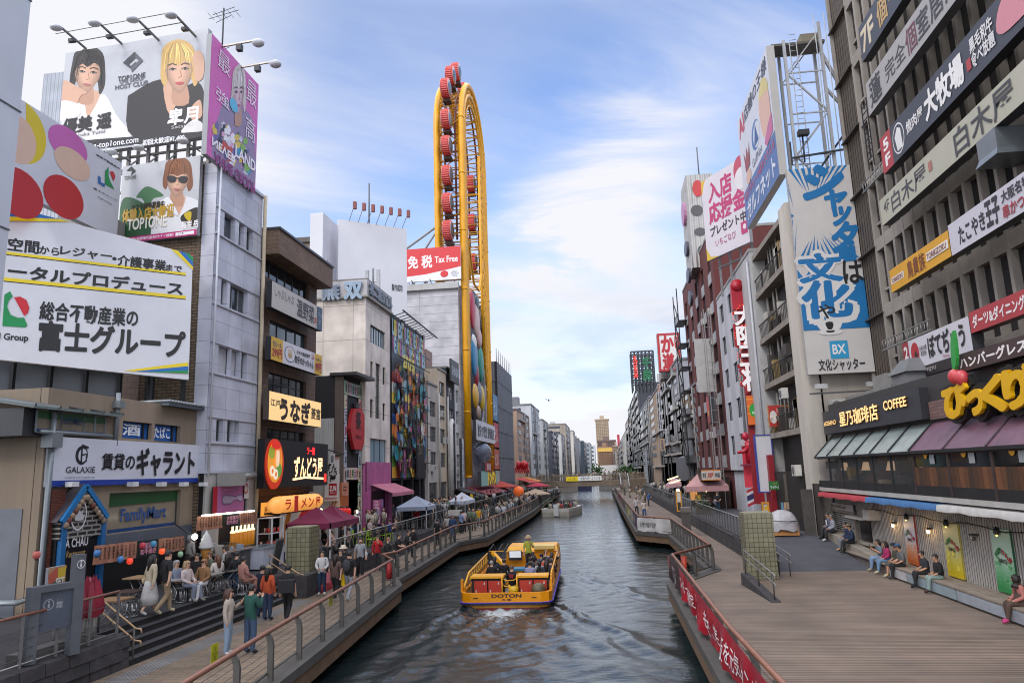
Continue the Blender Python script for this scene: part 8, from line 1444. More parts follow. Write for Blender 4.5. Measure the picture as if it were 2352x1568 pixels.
for i in range(16):x=rn.uniform(-16.3,-15.5);y=rn.uniform(27.8,30.2);h_=rn.uniform(.08,.35);b.box(x-.12,x+.12,y-.1,y+.1,ZT+1.0,ZT+1.0+h_,M(rn.choice(['#c4c2be','#5a4a3a','#8d9aa8','#b0aaa0','#2a2a2c','#a8743a']),.5))
b.build('kitchenware',t)
p=onX(px('A',258,1000),-15.2);t=thing('soft_cream_sign','large white swirled soft serve ice cream cone sign at the stall','sign',(p.x,p.y,ZT+1));b=MB();b.lathe((p.x,p.y,p.z-.12),[(.23,0),(.27,.07),(.22,.15),(.24,.2),(.18,.29),(.2,.34),(.13,.43),(.14,.47),(.05,.58),(.01,.68)],M('#cfcdca',.5),14);b.build('ice_cream',t);b=MB();b.lathe((p.x,p.y,p.z-.75),[(.05,0),(.2,.64)],M('#a8702a',.7),12);b.build('cone',t)
t=thing('beer_dispensers','row of amber beer dispenser tubes with white lit caps behind the freezer','drink dispensers',(-16.2,31.4,ZT));b=MB();cb=MB()
for i in range(6):y=30.3+.36*i;b.lathe((-16.2,y,ZT+1.0),[(.1,0),(.1,.62)],LIT('#b0701f',.35),10);cb.lathe((-16.2,y,ZT+1.62),[(.11,0),(.11,.06),(.05,.12),(.05,.3)],LIT('#ffe9b0',1.2),10)
b.build('beer_tube',t);cb.build('tap_cap',t)
t=thing('folded_parasols','bundle of folded red and pink parasols leaning together behind the railing','parasols',(-13.9,17.3,ZT));rn=random.Random(13)
for i in range(13):
 x=-13.45+.09*(i%5)+rn.uniform(-.05,.05);y=16.75+.1*i+rn.uniform(-.05,.05);b=MB();b.tube([(x,y,ZT),(x+.05,y,ZT+1.0)],.025,M('#b5b2ae',.4),6);b.build('pole',t);b=MB();n=9;vs=[];h_=rn.uniform(1.15,1.4)
 for j,(r,z)in enumerate(((.03,h_+.2),(.08,h_),(.13,h_-.25),(.16,.72),(.12,.6))):
  for k in range(n):a=2*math.pi*k/n;rr=r*(1+.35*math.cos(k*4.2+i));vs.append((x+.05+rr*math.cos(a),y+rr*math.sin(a),ZT+z+rn.uniform(-.05,.05)))
 b.add(vs,[(j*n+k,j*n+(k+1)%n,(j+1)*n+(k+1)%n,(j+1)*n+k)for j in range(4)for k in range(n)],FAB(rn.choice(['#7d1c30','#8f2238','#a85a68','#8a3040'])),True);b.build('folded_canopy',t)
IB=PL(onZ(px('d',240,1200),ZT),V((.35,.936,0)));a=IB.at(*px('d',205,545));e=IB.at(*px('d',700,460));f_=IB.at(*px('d',240,1200));g_=IB.at(*px('d',690,1040));u0,u1=(a[0]+f_[0])/2,(e[0]+g_[0])/2;zt_=(a[1]+e[1])/2;zc=IB.at(*px('d',690,240))[1]
t=thing('information_board','big grey information board with a raised post bearing an i symbol','information board',IB.w(u0,ZT,0));b=MB();IBM=M('#5d6168',.5,.2);b.pbox(IB,u0,u0+.22,ZT,zt_,-.1,.1,IBM);b.pbox(IB,u1-.24,u1,ZT,zc,-.1,.1,IBM);b.pbox(IB,u0+.22,u1-.24,zt_-.14,zt_,-.1,.1,IBM);b.build('frame',t);b=MB();b.pbox(IB,u0+.22,u1-.24,ZT+.65,zt_-.14,-.04,.02,M('#4e5563',.5));b.build('panel',t)
b=MB();letters(b,IB,'information',u0+.62,u1-.45,zt_-.54,zt_-.33,.04,S('#a9aeb6'),.012);b.build('lettering',t);b=MB()
for cu,cv,r,n_,c in((u0+.45,zt_-.43,.12,.03,'#8f959e'),(u1-.12,zc-.22,.10,.11,'#c9ccd0')):
 for i in range(20):a1,a2=2*math.pi*i/20,2*math.pi*(i+1)/20;b.ppoly(IB,[(cu+r*math.cos(a1),cv+r*math.sin(a1)),(cu+r*math.cos(a2),cv+r*math.sin(a2)),(cu+.84*r*math.cos(a2),cv+.84*r*math.sin(a2)),(cu+.84*r*math.cos(a1),cv+.84*r*math.sin(a1))],None,n_,S(c))
 b.ppoly(IB,[(cu-.02,cv-.07),(cu+.02,cv-.07),(cu+.02,cv+.02),(cu-.02,cv+.02)],None,n_,S(c));b.ppoly(IB,[(cu-.02,cv+.04),(cu+.02,cv+.04),(cu+.02,cv+.08),(cu-.02,cv+.08)],None,n_,S(c))
b.build('information_symbol',t)
q=XL(-14.6);r_=q.rc(*px('d',400,360),*px('d',540,500));sign('menu_easel','small colourful framed food poster standing behind the information board',q,(r_[0],r_[1],r_[2]-.1,r_[3]),'#a88a6a',[('p',[(0,.3),(.5,0),(.6,.6),(.1,.9)],'#b05a4a'),('p',[(.5,.1),(1,.05),(.9,.6),(.55,.8)],'#c4a83a'),('p',[(.1,.7),(.7,.55),(.95,.95),(.1,.95)],'#3a5a4a'),('t','SET',.4,.5,.9,.8,'#d9d6d0',.04)],n=0,depth=.08,cat='poster',edge='#9da2a8')
b=MB();b.box(-17.0,-15.9,18.5,19.9,ZT+2.6,ZT+2.7,M('#222222'));r_=XL(-17.3).rc(*px('d',490,270),*px('d',650,450));sign('shop_poster','olive yellow restaurant poster under the black brick gable',XL(-17.3),r_,'#8d8a1f',[('t','RESTAURANT',.1,.4,.9,.6,'#2a2a1a',.03),('t','LONG  HOUR',.1,.15,.9,.27,'#4a4a1f')],n=0,depth=.05,cat='poster')
def stool(label,x,y,z=ZT,first=[]):
 if not first:
  t=thing('stool',label,'stool',(x,y,z),'round steel stools on the left terrace');b=MB();b.lathe((x,y,z+.44),[(.16,0),(.17,.02),(.16,.04)],M('#3a3a3c',.5),12);b.build('seat',t)
  for k in range(4):a=k*math.pi/2+.7;b=MB();b.tube([(x+.1*math.cos(a),y+.1*math.sin(a),z+.44),(x+.17*math.cos(a),y+.17*math.sin(a),z)],.014,MET('#b9babc',.25),6);b.build('leg',t)
  b=MB();b.lathe((x,y,z+.02),[(.165,0),(.165,.02),(.15,.02),(.15,0)],MET('#b9babc',.25),12);b.build('foot_ring',t);first.append(t);return t
 return dup(first[0],(x,y,z),0,label)
STL='empty round steel stool by the folded parasols|empty steel stool beside the wooden tabletop near the parasols|empty steel stool behind the walking couple|empty steel stool left of the grey haired seated person|steel stool under the person in a white jacket|steel stool under the person in a tan jacket|steel stool under the long haired person in white|steel stool under the person in a black top and jeans|steel stool under the person in a black sweater|steel stool under the person in the pink robe|empty steel stool at the left edge of the seated group'.split('|')
for(x,y),l in zip([tuple(onZ(px('s',*p),ZT+.45).xy)for p in((370,735),(470,745),(530,690),(955,618),(1010,600),(1180,577),(1320,522),(1425,502),(1512,482),(1575,547),(860,600))],STL):stool(l,x,y)
def table(label,x,y,c,h_=.72,r=.38,sq=True):
 t=thing('folding_table',label,'table',(x,y,ZT),'small tables on the left terrace');b=MB()
 if sq:b.box(x-r,x+r,y-r,y+r,ZT+h_-.04,ZT+h_,M(c,.5))
 else:b.lathe((x,y,ZT+h_-.03),[(r,0),(r,.03)],M(c,.5),16)
 b.build('tabletop',t)
 for s in(-1,1):b=MB();b.tube([(x+s*r*.7,y-r*.7,ZT),(x-s*r*.7,y-r*.5,ZT+h_-.04)],.015,MET('#9a9a9c'),6);b.tube([(x+s*r*.7,y+r*.7,ZT),(x-s*r*.7,y+r*.5,ZT+h_-.04)],.015,MET('#9a9a9c'),6);b.build('leg',t)
for x,y,c,h_,l in((*onZ(px('s',450,640),ZT+.7).xy,'#3a2c26',.7,'dark reddish folding table next to the empty stools'),(*onZ(px('s',285,722),ZT+.7).xy,'#8a6a4a',.7,'light wood folding table behind the red folded parasols'),(*onZ(px('s',560,500),ZT+1).xy,'#8f7450',1.0,'high light wood table behind the walking couple'),(*onZ(px('s',960,520),ZT+.7).xy,'#8d8a86',.7,'grey table between the seated drinkers on the left'),(*onZ(px('s',1240,470),ZT+.7).xy,'#7d7a76',.7,'grey table in the middle of the seated drinkers'),(*onZ(px('s',1450,430),ZT+.7).xy,'#55524e',.7,'dark table at the right end of the seated drinkers'),(-14.2,34.2,'#5a4a40',.72,'table of the two men behind the railing by the block pillar'),(-14.0,37.0,'#6a625a',.72,'table under the right half of the maroon tent'),(-13.9,40.2,'#6a625a',.72,'first table of the diners on lime chairs'),(-13.9,42.6,'#7a726a',.72,'second table of the diners on lime chairs'),(-14.2,45.0,'#6a625a',.72,'third table past the lime chairs')):table(l,x,y,c,h_)
lc=None
for k,(x,y,rz)in enumerate(((-13.2,40.6,1.6),(-13.2,42.2,1.6),(-13.15,43.2,1.5),(-13.1,39.7,1.6),(-14.6,40.4,-1.5),(-14.6,42.4,-1.5))):
 if lc is None:
  lc=thing('cafe_chair','lime green metal cafe chair on the left terrace behind the railing','chair',(0,0,ZT),'lime green cafe chairs');LG=M('#8fae1c',.4);b=MB();b.box(-.2,.2,-.2,.2,ZT+.43,ZT+.46,LG);b.build('seat',lc);b=MB();b.box(-.2,.2,.17,.2,ZT+.62,ZT+.9,LG);b.bar((-.19,.19,ZT+.45),(-.19,.19,ZT+.9),.03,LG);b.bar((.19,.19,ZT+.45),(.19,.19,ZT+.9),.03,LG);b.build('backrest',lc)
  for sx in(-1,1):
   for sy in(-1,1):b=MB();b.bar((sx*.17,sy*.17,ZT+.44),(sx*.21,sy*.22,ZT),.03,LG);b.build('leg',lc)
  lc.location=(x,y,ZT);lc.rotation_euler.z=rz
 else:dup(lc,(x,y,ZT),rz)
b=MB();
for k in range(6):b.bar((-13.9,29.2+.1*k,ZT),(-14.0,29.9+.14*k,ZT+1.35),.06,M('#1f1e20'))
tag(b.build('folded_chairs'),'stack of black folded chairs leaning behind the left block pillar','folded chairs')
b=MB();b.box(-16.6,-16,50.8,51.6,ZT,ZT+1.0,M('#1f2f8f',.4));b.hexa([(-16.7,50.7,ZT+1),(-15.9,50.7,ZT+1),(-15.9,51.7,ZT+1),(-16.7,51.7,ZT+1),(-16.5,50.8,ZT+1.12),(-16.1,50.8,ZT+1.12),(-16.1,51.6,ZT+1.12),(-16.5,51.6,ZT+1.12)],M('#c4c4c8'));tag(b.build('waste_bin'),'blue waste bin with a white lid at the pink shop front','bin')
for k,(x0,y0,x1,y1,c,l)in enumerate(((1262,1185,1322,1345,'#a8a81f','bright yellow green notice tied to the near left railing'),)):
 q=XL(-8.35);r_=q.rc(*px('s',x0,y0),*px('s',x1,y1));sign('notice','bright yellow green notice tied to the near left railing',q,r_,'#a3a31c',[('t','注意\nCAUTION\n禁煙',.15,.15,.85,.85,'#5a5a1c',.0)],n=0,depth=.01,cat='notice',edge='#8d8d1c')
q=XL(-9.0);r_=q.rc(*px('g',738,815),*px('g',765,905));sign('notice','second yellow green notice farther along the left railing',q,r_,'#a3a31c',[('t','注意',.15,.3,.85,.7,'#5a5a1c')],n=0,depth=.01,cat='notice',edge='#8d8d1c')
b=MB();b.tube([(-9.5,31.2,1.3),(-9.45,31.25,1.95)],.14,M('#a81c20',.5),10);tag(b.build('life_buoy_bag'),'red rescue buoy bag hung on the railing at the kink','buoy')
q=XL(-12.03);
b=MB();b.hexa([(-12.1,29.6,1.0),(-11.8,29.6,1.0),(-12.0,34,1.0),(-12.25,34,1.0),(-12.1,29.6,1.25),(-11.9,29.6,1.22),(-12.1,34,1.42),(-12.25,34,1.45)],FAB('#8f1c24'));tag(b.build('red_sheet'),'crumpled red sheet lying along the foot of the left stone wall','sheet')
def cloth(name,label,p0,p1,z0,z1,c,seed,text=None,amp=.05,tc='#d8c4c4',rows=8,side=1):
 "hanging cloth banner with folds between two plan points"
 p0,p1=V((*p0,0)),V((*p1,0));d=(p1-p0);ln=d.length;d.normalize();nr=V((d.y,-d.x,0))*side;t=thing(name,label,'banner',p0+V((0,0,z0)));b=MB();n=max(6,int(ln/.22));vs=[];r=random.Random(seed);ph=[r.uniform(0,6)for _ in range(4)];sg=[r.uniform(-.06,.05)for _ in range(n+1)]
 def off(s,g):return amp*(g**.7)*(math.sin(s*2.9+ph[0])+.7*math.sin(s*5.3+ph[1]+g*2)+.5*math.sin(s*1.1+ph[2]-g*3))+.04*math.sin(g*5+s*1.7+ph[3])*g
 for j in range(rows+1):
  g=j/rows
  for i in range(n+1):s=ln*i/n;vs.append(p0+d*s+nr*off(s,g)+V((0,0,z1-(z1-z0+sg[i])*g)))
 b.add(vs,[(j*(n+1)+i,(j+1)*(n+1)+i,(j+1)*(n+1)+i+1,j*(n+1)+i+1)for j in range(rows)for i in range(n)],M(c,.38,0,.12,1.5),True);b.build('cloth',t)
 if text:
  lb=MB();q=PL((0,0,0),(1,0,0))
  for s_,a0,a1,b0,b1,bold in text:
   uv,fs=glyphs(s_,.008)[:2]
   def W(x,y):s=a0+(a1-a0)*x;g=1-(b0+(b1-b0)*y);return p0+d*s+nr*(off(s,g)+.025)+V((0,0,z1-(z1-z0)*g))
   lb.add([W(x,y)for x,y in uv],[f[::-1]for f in fs]if side*1<0 else fs,M(tc,.6))
  lb.build('lettering',t)
 return t
RB=lambda y:2.38+(17-y)*-.001
cloth('beer_banner','long wrinkled red beer banner with white brush characters on the right boardwalk railing',(2.36,27.2),(2.42,11.0),1.22,2.1,'#a0162a',5,[('スーパー',.5,2.3,.3,.75,.03),('大阪限定',2.9,4.4,.28,.74,.05),('と',4.7,5.3,.15,.85,.02),('もしで、',6.5,8.1,.2,.7,.02),('笑',8.3,8.9,.25,.7,.04),('大阪を元気',9.2,11.6,.2,.75,.05),('カンパイ',11.9,13.8,.2,.75,.05)],.06,'#dcd2d2')
cloth('event_banner','dark banner with white letters and colourful pictures at the tip of the right railing',(2.33,30.6),(2.36,27.4),1.2,2.08,'#3a2a2e',8,[('VAS',1.2,2.6,.2,.6,.05),('大阪市主催',1.1,2.3,.66,.8,.02)],.03,'#b9b2b2')
cloth('picture_banner','red and white picture banner at the very tip of the right railing',(2.31,31.05),(2.33,30.55),1.2,2.08,'#9c4a4a',2,None,.02)
cloth('event_banner','white wrinkled event banner on the short end railing of the far right walkway',(2.1,55.3),(4.2,52.25),1.1,2.05,'#b3b1b0',4,[('大学 大阪梅田校',.3,2.2,.3,.7,.03)],.06,'#3a3638')
for k,(y0,y1,c,l)in enumerate(((55.7,64,'#4a3a5a','purple banner on the far right walkway railing'),(64.5,73,'#a0948a','pale picture banner on the far right walkway railing'),(74,84,'#a8a04a','yellowish banner on the far right walkway railing'),(85,98,'#8f3a44','red and white banner on the far right walkway railing'),(99,125,'#8a3440','long dark red banner at the far end of the right walkway railing'))):cloth('event_banner',l,(2.14-.006*(y1-55),y1),(2.14-.006*(y0-55),y0),1.12,2.0,c,k+20,[('大阪',1,4,.2,.8,.03)],.05,'#c4bcb8',4,1)
b=MB();p=V((3.6,33.4,1.0));b.box(3.4,3.6,33.2,33.35,1,1.4,M('#1c1c1e'));b.tube([(3.0,31.7,1.2),(3.0,31.7,1.95)],.12,M('#b03a24',.5),10);tag(b.build('rescue_ring_bag'),'orange rescue bag hanging behind the right railing tip','buoy')
for x,y,sc_,l in((7.6,61.2,1.0,'dark green shrub in a planter on the far right restaurant terrace'),):
 t=thing('potted_shrub',l,'shrub',(x,y,ZT));b=MB();b.box(x-.5,x+.5,y-.5,y+.5,ZT,ZT+.45,M('#4a443e'));b.build('planter',t);b=MB();lf=M('#2f4024',.8,0,.4,3)
 for i in range(420):v=V((rf.gauss(0,.38),rf.gauss(0,.38),abs(rf.gauss(.35,.35))));c_=V((x,y,ZT+.45))+v;d1=V((rf.gauss(0,1),rf.gauss(0,1),rf.gauss(0,1))).normalized()*.09;d2=d1 .orthogonal().normalized()*.05;b.add([c_-d1,c_+d2,c_+d1,c_-d2],[(0,1,2,3)],lf)
 b.build('foliage',t)
# ================================================================ BOATS
BY=M('#d88a00',.32,0,.08,1.5);BYL=M('#dd9f1c',.4,0,.06);BO=V((-4.45,31.0,0));bt=thing('tour_boat','yellow open tour boat seen from behind, with red lockers and black lettering on its stern','boat',BO)
def outl(w_,L0=0.,L1=13.0,r=.45):return[(-w_+r,L0),(-w_+.12,L0+.12),(-w_,L0+r),(-w_,L1-3),(-w_*.86,L1-1.5),(-w_*.5,L1-.3),(w_*.5,L1-.3),(w_*.86,L1-1.5),(w_,L1-3),(w_,L0+r),(w_-.12,L0+.12),(w_-r,L0)]
def bp(l):return[(x+BO.x,y+BO.y)for x,y in l]
b=MB();b.prism(bp(outl(1.78,.14,12.7)),-.3,.10,M('#7d1a22',.5));b.prism(bp(outl(1.84,.1,12.8)),.10,.24,M('#b07a10',.5,0,.2,3));b.prism(bp(outl(1.97)),.24,.34,M('#1c1c30',.5));b.prism(bp(outl(1.975,-.01)),.34,.365,LIT('#4a3ab0',.25));b.prism(bp(outl(1.93,.02)),.365,.42,BY);b.build('hull',bt)
b=MB();o=bp(outl(1.93,.02));k=bp(outl(1.80,.14,12.9));n=len(o)
for i in range(n):
 j=(i+1)%n;b.hexa([(*o[i],.42),(*o[j],.42),(*k[j],.42),(*k[i],.42),(*o[i],.80),(*o[j],.80),(*k[j],.80),(*k[i],.80)],BY)
b.build('bulwark',bt)
b=MB();b.prism(k,.40,.43,M('#6d6a66',.7));b.build('deck',bt)
q=YF(BO.y+.015)
for s_,a0,a1,z0,z1 in(('DOTON',-.62,.62,.58,.74),('大 阪',-.2,.2,.44,.53)):b=MB();letters(b,q,s_,BO.x+a0+.05,BO.x+a1+.05,z0,z1,.006,M('#1c140c'),.03);b.build('lettering',bt)
b=MB();
for x in(-1.25,1.2):b.pbox(q,BO.x+x-.1,BO.x+x+.1,.55,.59,0,.01,M('#1c140c'))
b.build('stern_slot',bt)
b=MB();DKB=M('#2a1714',.7)
for x0,x1 in((-1.62,-.22),(.42,1.72)):b.box(BO.x+x0,BO.x+x1,BO.y+1.3,BO.y+2.0,.43,1.28,DKB);b.box(BO.x+x0-.03,BO.x+x1+.03,BO.y+1.2,BO.y+2.1,1.28,1.38,BYL)
b.build('rear_locker',bt)
for x in(-1.2,-.58,.78,1.4):
 b=MB();b.box(BO.x+x-.28,BO.x+x+.28,BO.y+1.2,BO.y+1.27,.5,1.16,M('#b02f1c',.45,0,.12,4));b.box(BO.x+x+.14,BO.x+x+.19,BO.y+1.18,BO.y+1.2,.98,1.1,M('#c4c0b8'));b.box(BO.x+x-.22,BO.x+x-.17,BO.y+1.18,BO.y+1.2,.62,.74,M('#c4c0b8'));b.build('locker_door',bt)
b=MB();b.ball(BO+V((1.35,.75,.78)),.32,.32,.34,M('#5a5038',.5,0,.3,4),14,10);b.build('buoy_float',bt)
b=MB();b.lathe(BO+V((.28,.9,.6)),[(.2,0),(.2,.32),(.02,.34)],M('#c9a012',.4),14);b.build('drum',bt)
b=MB()
for x in(-.25,.4):b.tube([BO+V((x,1.1,.43)),BO+V((x,1.1,1.35)),BO+V((x*.9,1.6,1.4))],.035,BYL,8)
b.tube([BO+V((.08,.9,.43)),BO+V((.08,1.0,1.0))],.04,BYL,8)
for z in(.95,1.25):b.tube([BO+V((-.25,1.4,z)),BO+V((-.1,1.05,z-.05)),BO+V((.25,1.05,z-.05)),BO+V((.4,1.4,z))],.025,BYL,8)
b.box(BO.x-.15,BO.x+.3,BO.y+1.3,BO.y+1.75,.8,.88,M('#1c1a1a'));b.build('helm_seat',bt)
b=MB()
for sx in(-1,1):
 x=BO.x+sx*1.86;top=[(x,BO.y+.9,1.0),(x,BO.y+2.2,1.45),(x,BO.y+8.3,1.62)];b.tube([(x,BO.y+.9,.8)]+top,.045,BYL,8);b.tube([(x,BO.y+2.2,1.05),(x,BO.y+8.3,1.2)],.025,BYL,6)
 for i in range(12):y=BO.y+1.2+.62*i;b.tube([(x,y,.8),(x,y,1.1 if i==0 else 1.42+.018*i)],.03,BYL,6)
b.build('side_rail',bt)
b=MB();x=BO.x+1.88
for i in range(4):b.box(x-.03,x+.05,BO.y+1.0+1.9*i,BO.y+1.25+1.9*i,.8,1.45,BY)
b.box(x-.03,x+.05,BO.y+6.5,BO.y+11,.8,1.35,BY);b.box(BO.x-1.95,BO.x-1.87,BO.y+.5,BO.y+.8,.8,1.35,BY);b.box(BO.x+1.87,BO.x+1.95,BO.y+.5,BO.y+.8,.8,1.35,BY);b.build('side_panel',bt)
b=MB();b.quad((x,BO.y+1.2,.85),(x,BO.y+6.5,.85),(x,BO.y+6.5,1.45),(x,BO.y+1.2,1.4),clear_glass('#a0a8b0',.4));b.build('side_glass',bt)
b=MB();SB_=M('#8d8a86',.6)
for j in range(5):
 y=BO.y+2.9+1.05*j
 for x0,x1 in((-1.6,-.3),(.35,1.7)):b.box(BO.x+x0,BO.x+x1,y,y+.42,.75,.85,SB_);b.box(BO.x+x0,BO.x+x1,y+.05,y+.12,.43,.75,BY)
b.build('bench_seat',bt)
b=MB();b.box(BO.x-.9,BO.x+1.9,BO.y+8.9,BO.y+11.2,.43,1.62,BY);b.hexa([BO+V(p)for p in((-.9,8.8,1.62),(1.9,8.8,1.62),(1.9,11.4,1.62),(-.9,11.4,1.62),(-.8,9.1,1.9),(1.8,9.1,1.9),(1.8,11.2,1.9),(-.8,11.2,1.9))],BYL);b.box(BO.x+.6,BO.x+1.7,BO.y+8.7,BO.y+9.8,1.75,1.95,M('#d8b86a',.5));b.build('front_console',bt)
b=MB();b.box(BO.x-.75,BO.x-.05,BO.y+8.62,BO.y+8.7,1.15,1.72,M('#1c1c1e'));b.quad(BO+V((-.71,8.615,1.3)),BO+V((-.09,8.615,1.3)),BO+V((-.09,8.615,1.69)),BO+V((-.71,8.615,1.69)),LIT('#d6dade',.25));b.build('screen',bt)
b=MB()
for x in(-1.75,-1.25,-.95):b.tube([BO+V((x,8.2,.43)),BO+V((x,8.2,1.8)),BO+V((x+.1,9.4,2.05)),BO+V((x+.1,10.2,1.6))],.03,M('#2a2622'),6)
b.tube([BO+V((-1.75,8.2,1.75)),BO+V((-.95,8.2,1.75))],.03,BYL,6);b.bar(BO+V((-1.6,8.3,1.7)),BO+V((-.9,7.6,1.0)),.18,BYL);b.build('boarding_frame',bt)
b=MB();b.box(BO.x-.35,BO.x+.2,BO.y+6.2,BO.y+6.9,.43,.9,BYL);b.box(BO.x-.4,BO.x+.3,BO.y+6.1,BO.y+6.9,.9,1.0,M('#2f7aa0',.5));b.build('table',bt)
wb=onZ(px('k',370,1440),0);wt=thing('motor_boat','small white open motor boat full of people in dark clothes near the left quay','boat',wb);b=MB();WHT=M('#b3b0a8',.5,0,.12,1)
pr=[(-1.9,-2.6),(-1.7,-3.3),(.2,-3.5),(1.2,-3.2),(2.1,1),(2.4,4.4),(1.9,5.6),(.9,5.7),(.2,4.4),(-1.7,0)]
o=[(wb.x+x*1.15,wb.y+y)for x,y in pr];b.prism(o,-.3,.55,M('#a39d90',.6,0,.2,1));n=len(o);c_=(wb.x,wb.y+.8);k=[(c_[0]+(x-c_[0])*.86,c_[1]+(y-c_[1])*.9)for x,y in o]
for i in range(n):j=(i+1)%n;b.hexa([(*o[i],.55),(*o[j],.55),(*k[j],.55),(*k[i],.55),(*o[i],.95),(*o[j],.95),(*k[j],.95),(*k[i],.95)],WHT)
b.build('hull',wt);b=MB();b.box(wb.x-.5,wb.x+.1,wb.y-3.9,wb.y-3.4,.1,1.5,M('#c4c4c2',.4));b.build('outboard_motor',wt);b=MB()
for x,y in((-1.9,-2.4),(-1.2,-3.2),(1.2,-3)):b.tube([(wb.x+x,wb.y+y,.9),(wb.x+x,wb.y+y,1.9)],.04,M('#4a6a4a'),6)
b.tube([(wb.x-1.9,wb.y-2.4,1.9),(wb.x-.6,wb.y-3.2,1.9)],.04,M('#4a6a4a'),6);b.build('rail',wt)
for k,(x,y,c,l)in enumerate(((610,1165,'#262a4a','dark blue hull moored under the far bridge'),(450,1185,'#8d8478','grey brown boat moored under the left end of the far bridge'),(925,1165,'#6d6a66','grey boat moored under the right end of the far bridge'))):
 p=onZ(px('k',x,y),0);t=thing('moored_boat',l,'boat',p);b=MB();b.prism([(p.x-3,p.y),(p.x+3,p.y),(p.x+2.6,p.y+8),(p.x,p.y+11),(p.x-2.6,p.y+8)],-.3,1.3 if k else 2.0,M(c,.5));b.build('hull',t);b=MB();b.box(p.x-1.8,p.x+1.8,p.y+2,p.y+6,1.3,2.4,M('#8d8b88' if k else '#20233a'));b.build('cabin',t)
# ================================================================ PEOPLE
def joints(pose,arm):
 J={};sit=pose in('sit','lean_sit');dz=-.44 if sit else 0;ln=.0
 fw_=-.10 if pose in('lean_sit','rail')else(-.03 if pose=='walk' else 0)
 def T(n,x,y,z,r):J[n]=(V((x,y+fw_*max(0,(z-.95))/.5,z+dz)),r)
 T('pelvis',0,0,.95,.125);T('spine',0,.01,1.12,.112);T('chest',0,.01,1.30,.125);T('neck',0,0,1.455,.052);T('head',0,-.02,1.57,.080);T('crown',0,-.015,1.675,.078)
 for s,n in((-1,'l'),(1,'r')):
  if sit:L_=[('hip',.09,-.06,.94,.088),('knee',.11,-.44,.96,.062),('ankle',.11,-.40-(.12 if s>0 else 0),.53,.042),('toe',.12,-.56-(.12 if s>0 else 0),.47,.036)]
  elif pose=='walk':f=s;L_=[('hip',.085,0,.92,.088),('knee',.09,-.10-.07*f,.51,.06),('ankle',.09,.04-.24*f,.10+(.05 if f<0 else 0),.042),('toe',.10,-.12-.24*f,.04,.036)]
  else:L_=[('hip',.085,0,.92,.088),('knee',.10,-.02,.50,.06),('ankle',.10,.02,.09,.042),('toe',.12,-.14,.04,.036)]
  for m,x,y,z,r in L_:J[m+n]=(V((s*x,y,z+dz)),r)
  if arm=='phone' or(arm=='one' and s>0):A=[(.24,-.06,1.16),(.10,-.30,1.34),(.06,-.36,1.40)]
  elif arm=='lap':A=[(.23,-.05,1.14),(.13,-.28,1.03),(.08,-.35,1.02)]
  elif arm=='rail':A=[(.24,-.12,1.14),(.16,-.36,1.08),(.08,-.40,1.08)]
  elif arm=='swing':A=[(.24,.02*s+.02,1.13),(.25,-.10*s-.06,.90),(.25,-.13*s-.07,.83)]
  elif arm=='up':A=[(.34,-.05,1.5),(.30,-.12,1.74),(.26,-.16,1.82)]
  else:A=[(.235,.03,1.13),(.25,-.04,.89),(.25,-.06,.82)]
  T('sho'+n,s*.165,.0,1.385,.066)
  for(m,r),(x,y,z)in zip((('elb',.045),('wri',.031),('han',.034)),A):T(m+n,s*x,y,z,r)
 return J
BN_=[('pelvis','spine','t'),('spine','chest','t'),('chest','neck','t'),('neck','head','s'),('head','crown','s')]
for n in 'lr':BN_+=[('pelvis','hip'+n,'b'),('hip'+n,'knee'+n,'b1'),('knee'+n,'ankle'+n,'b2'),('ankle'+n,'toe'+n,'f'),('chest','sho'+n,'t'),('sho'+n,'elb'+n,'a1'),('elb'+n,'wri'+n,'a2'),('wri'+n,'han'+n,'s')]
PM={}
INK=M('#2b1a16',.6,0,0);LIP=M('#8d4a42',.6,0,0)
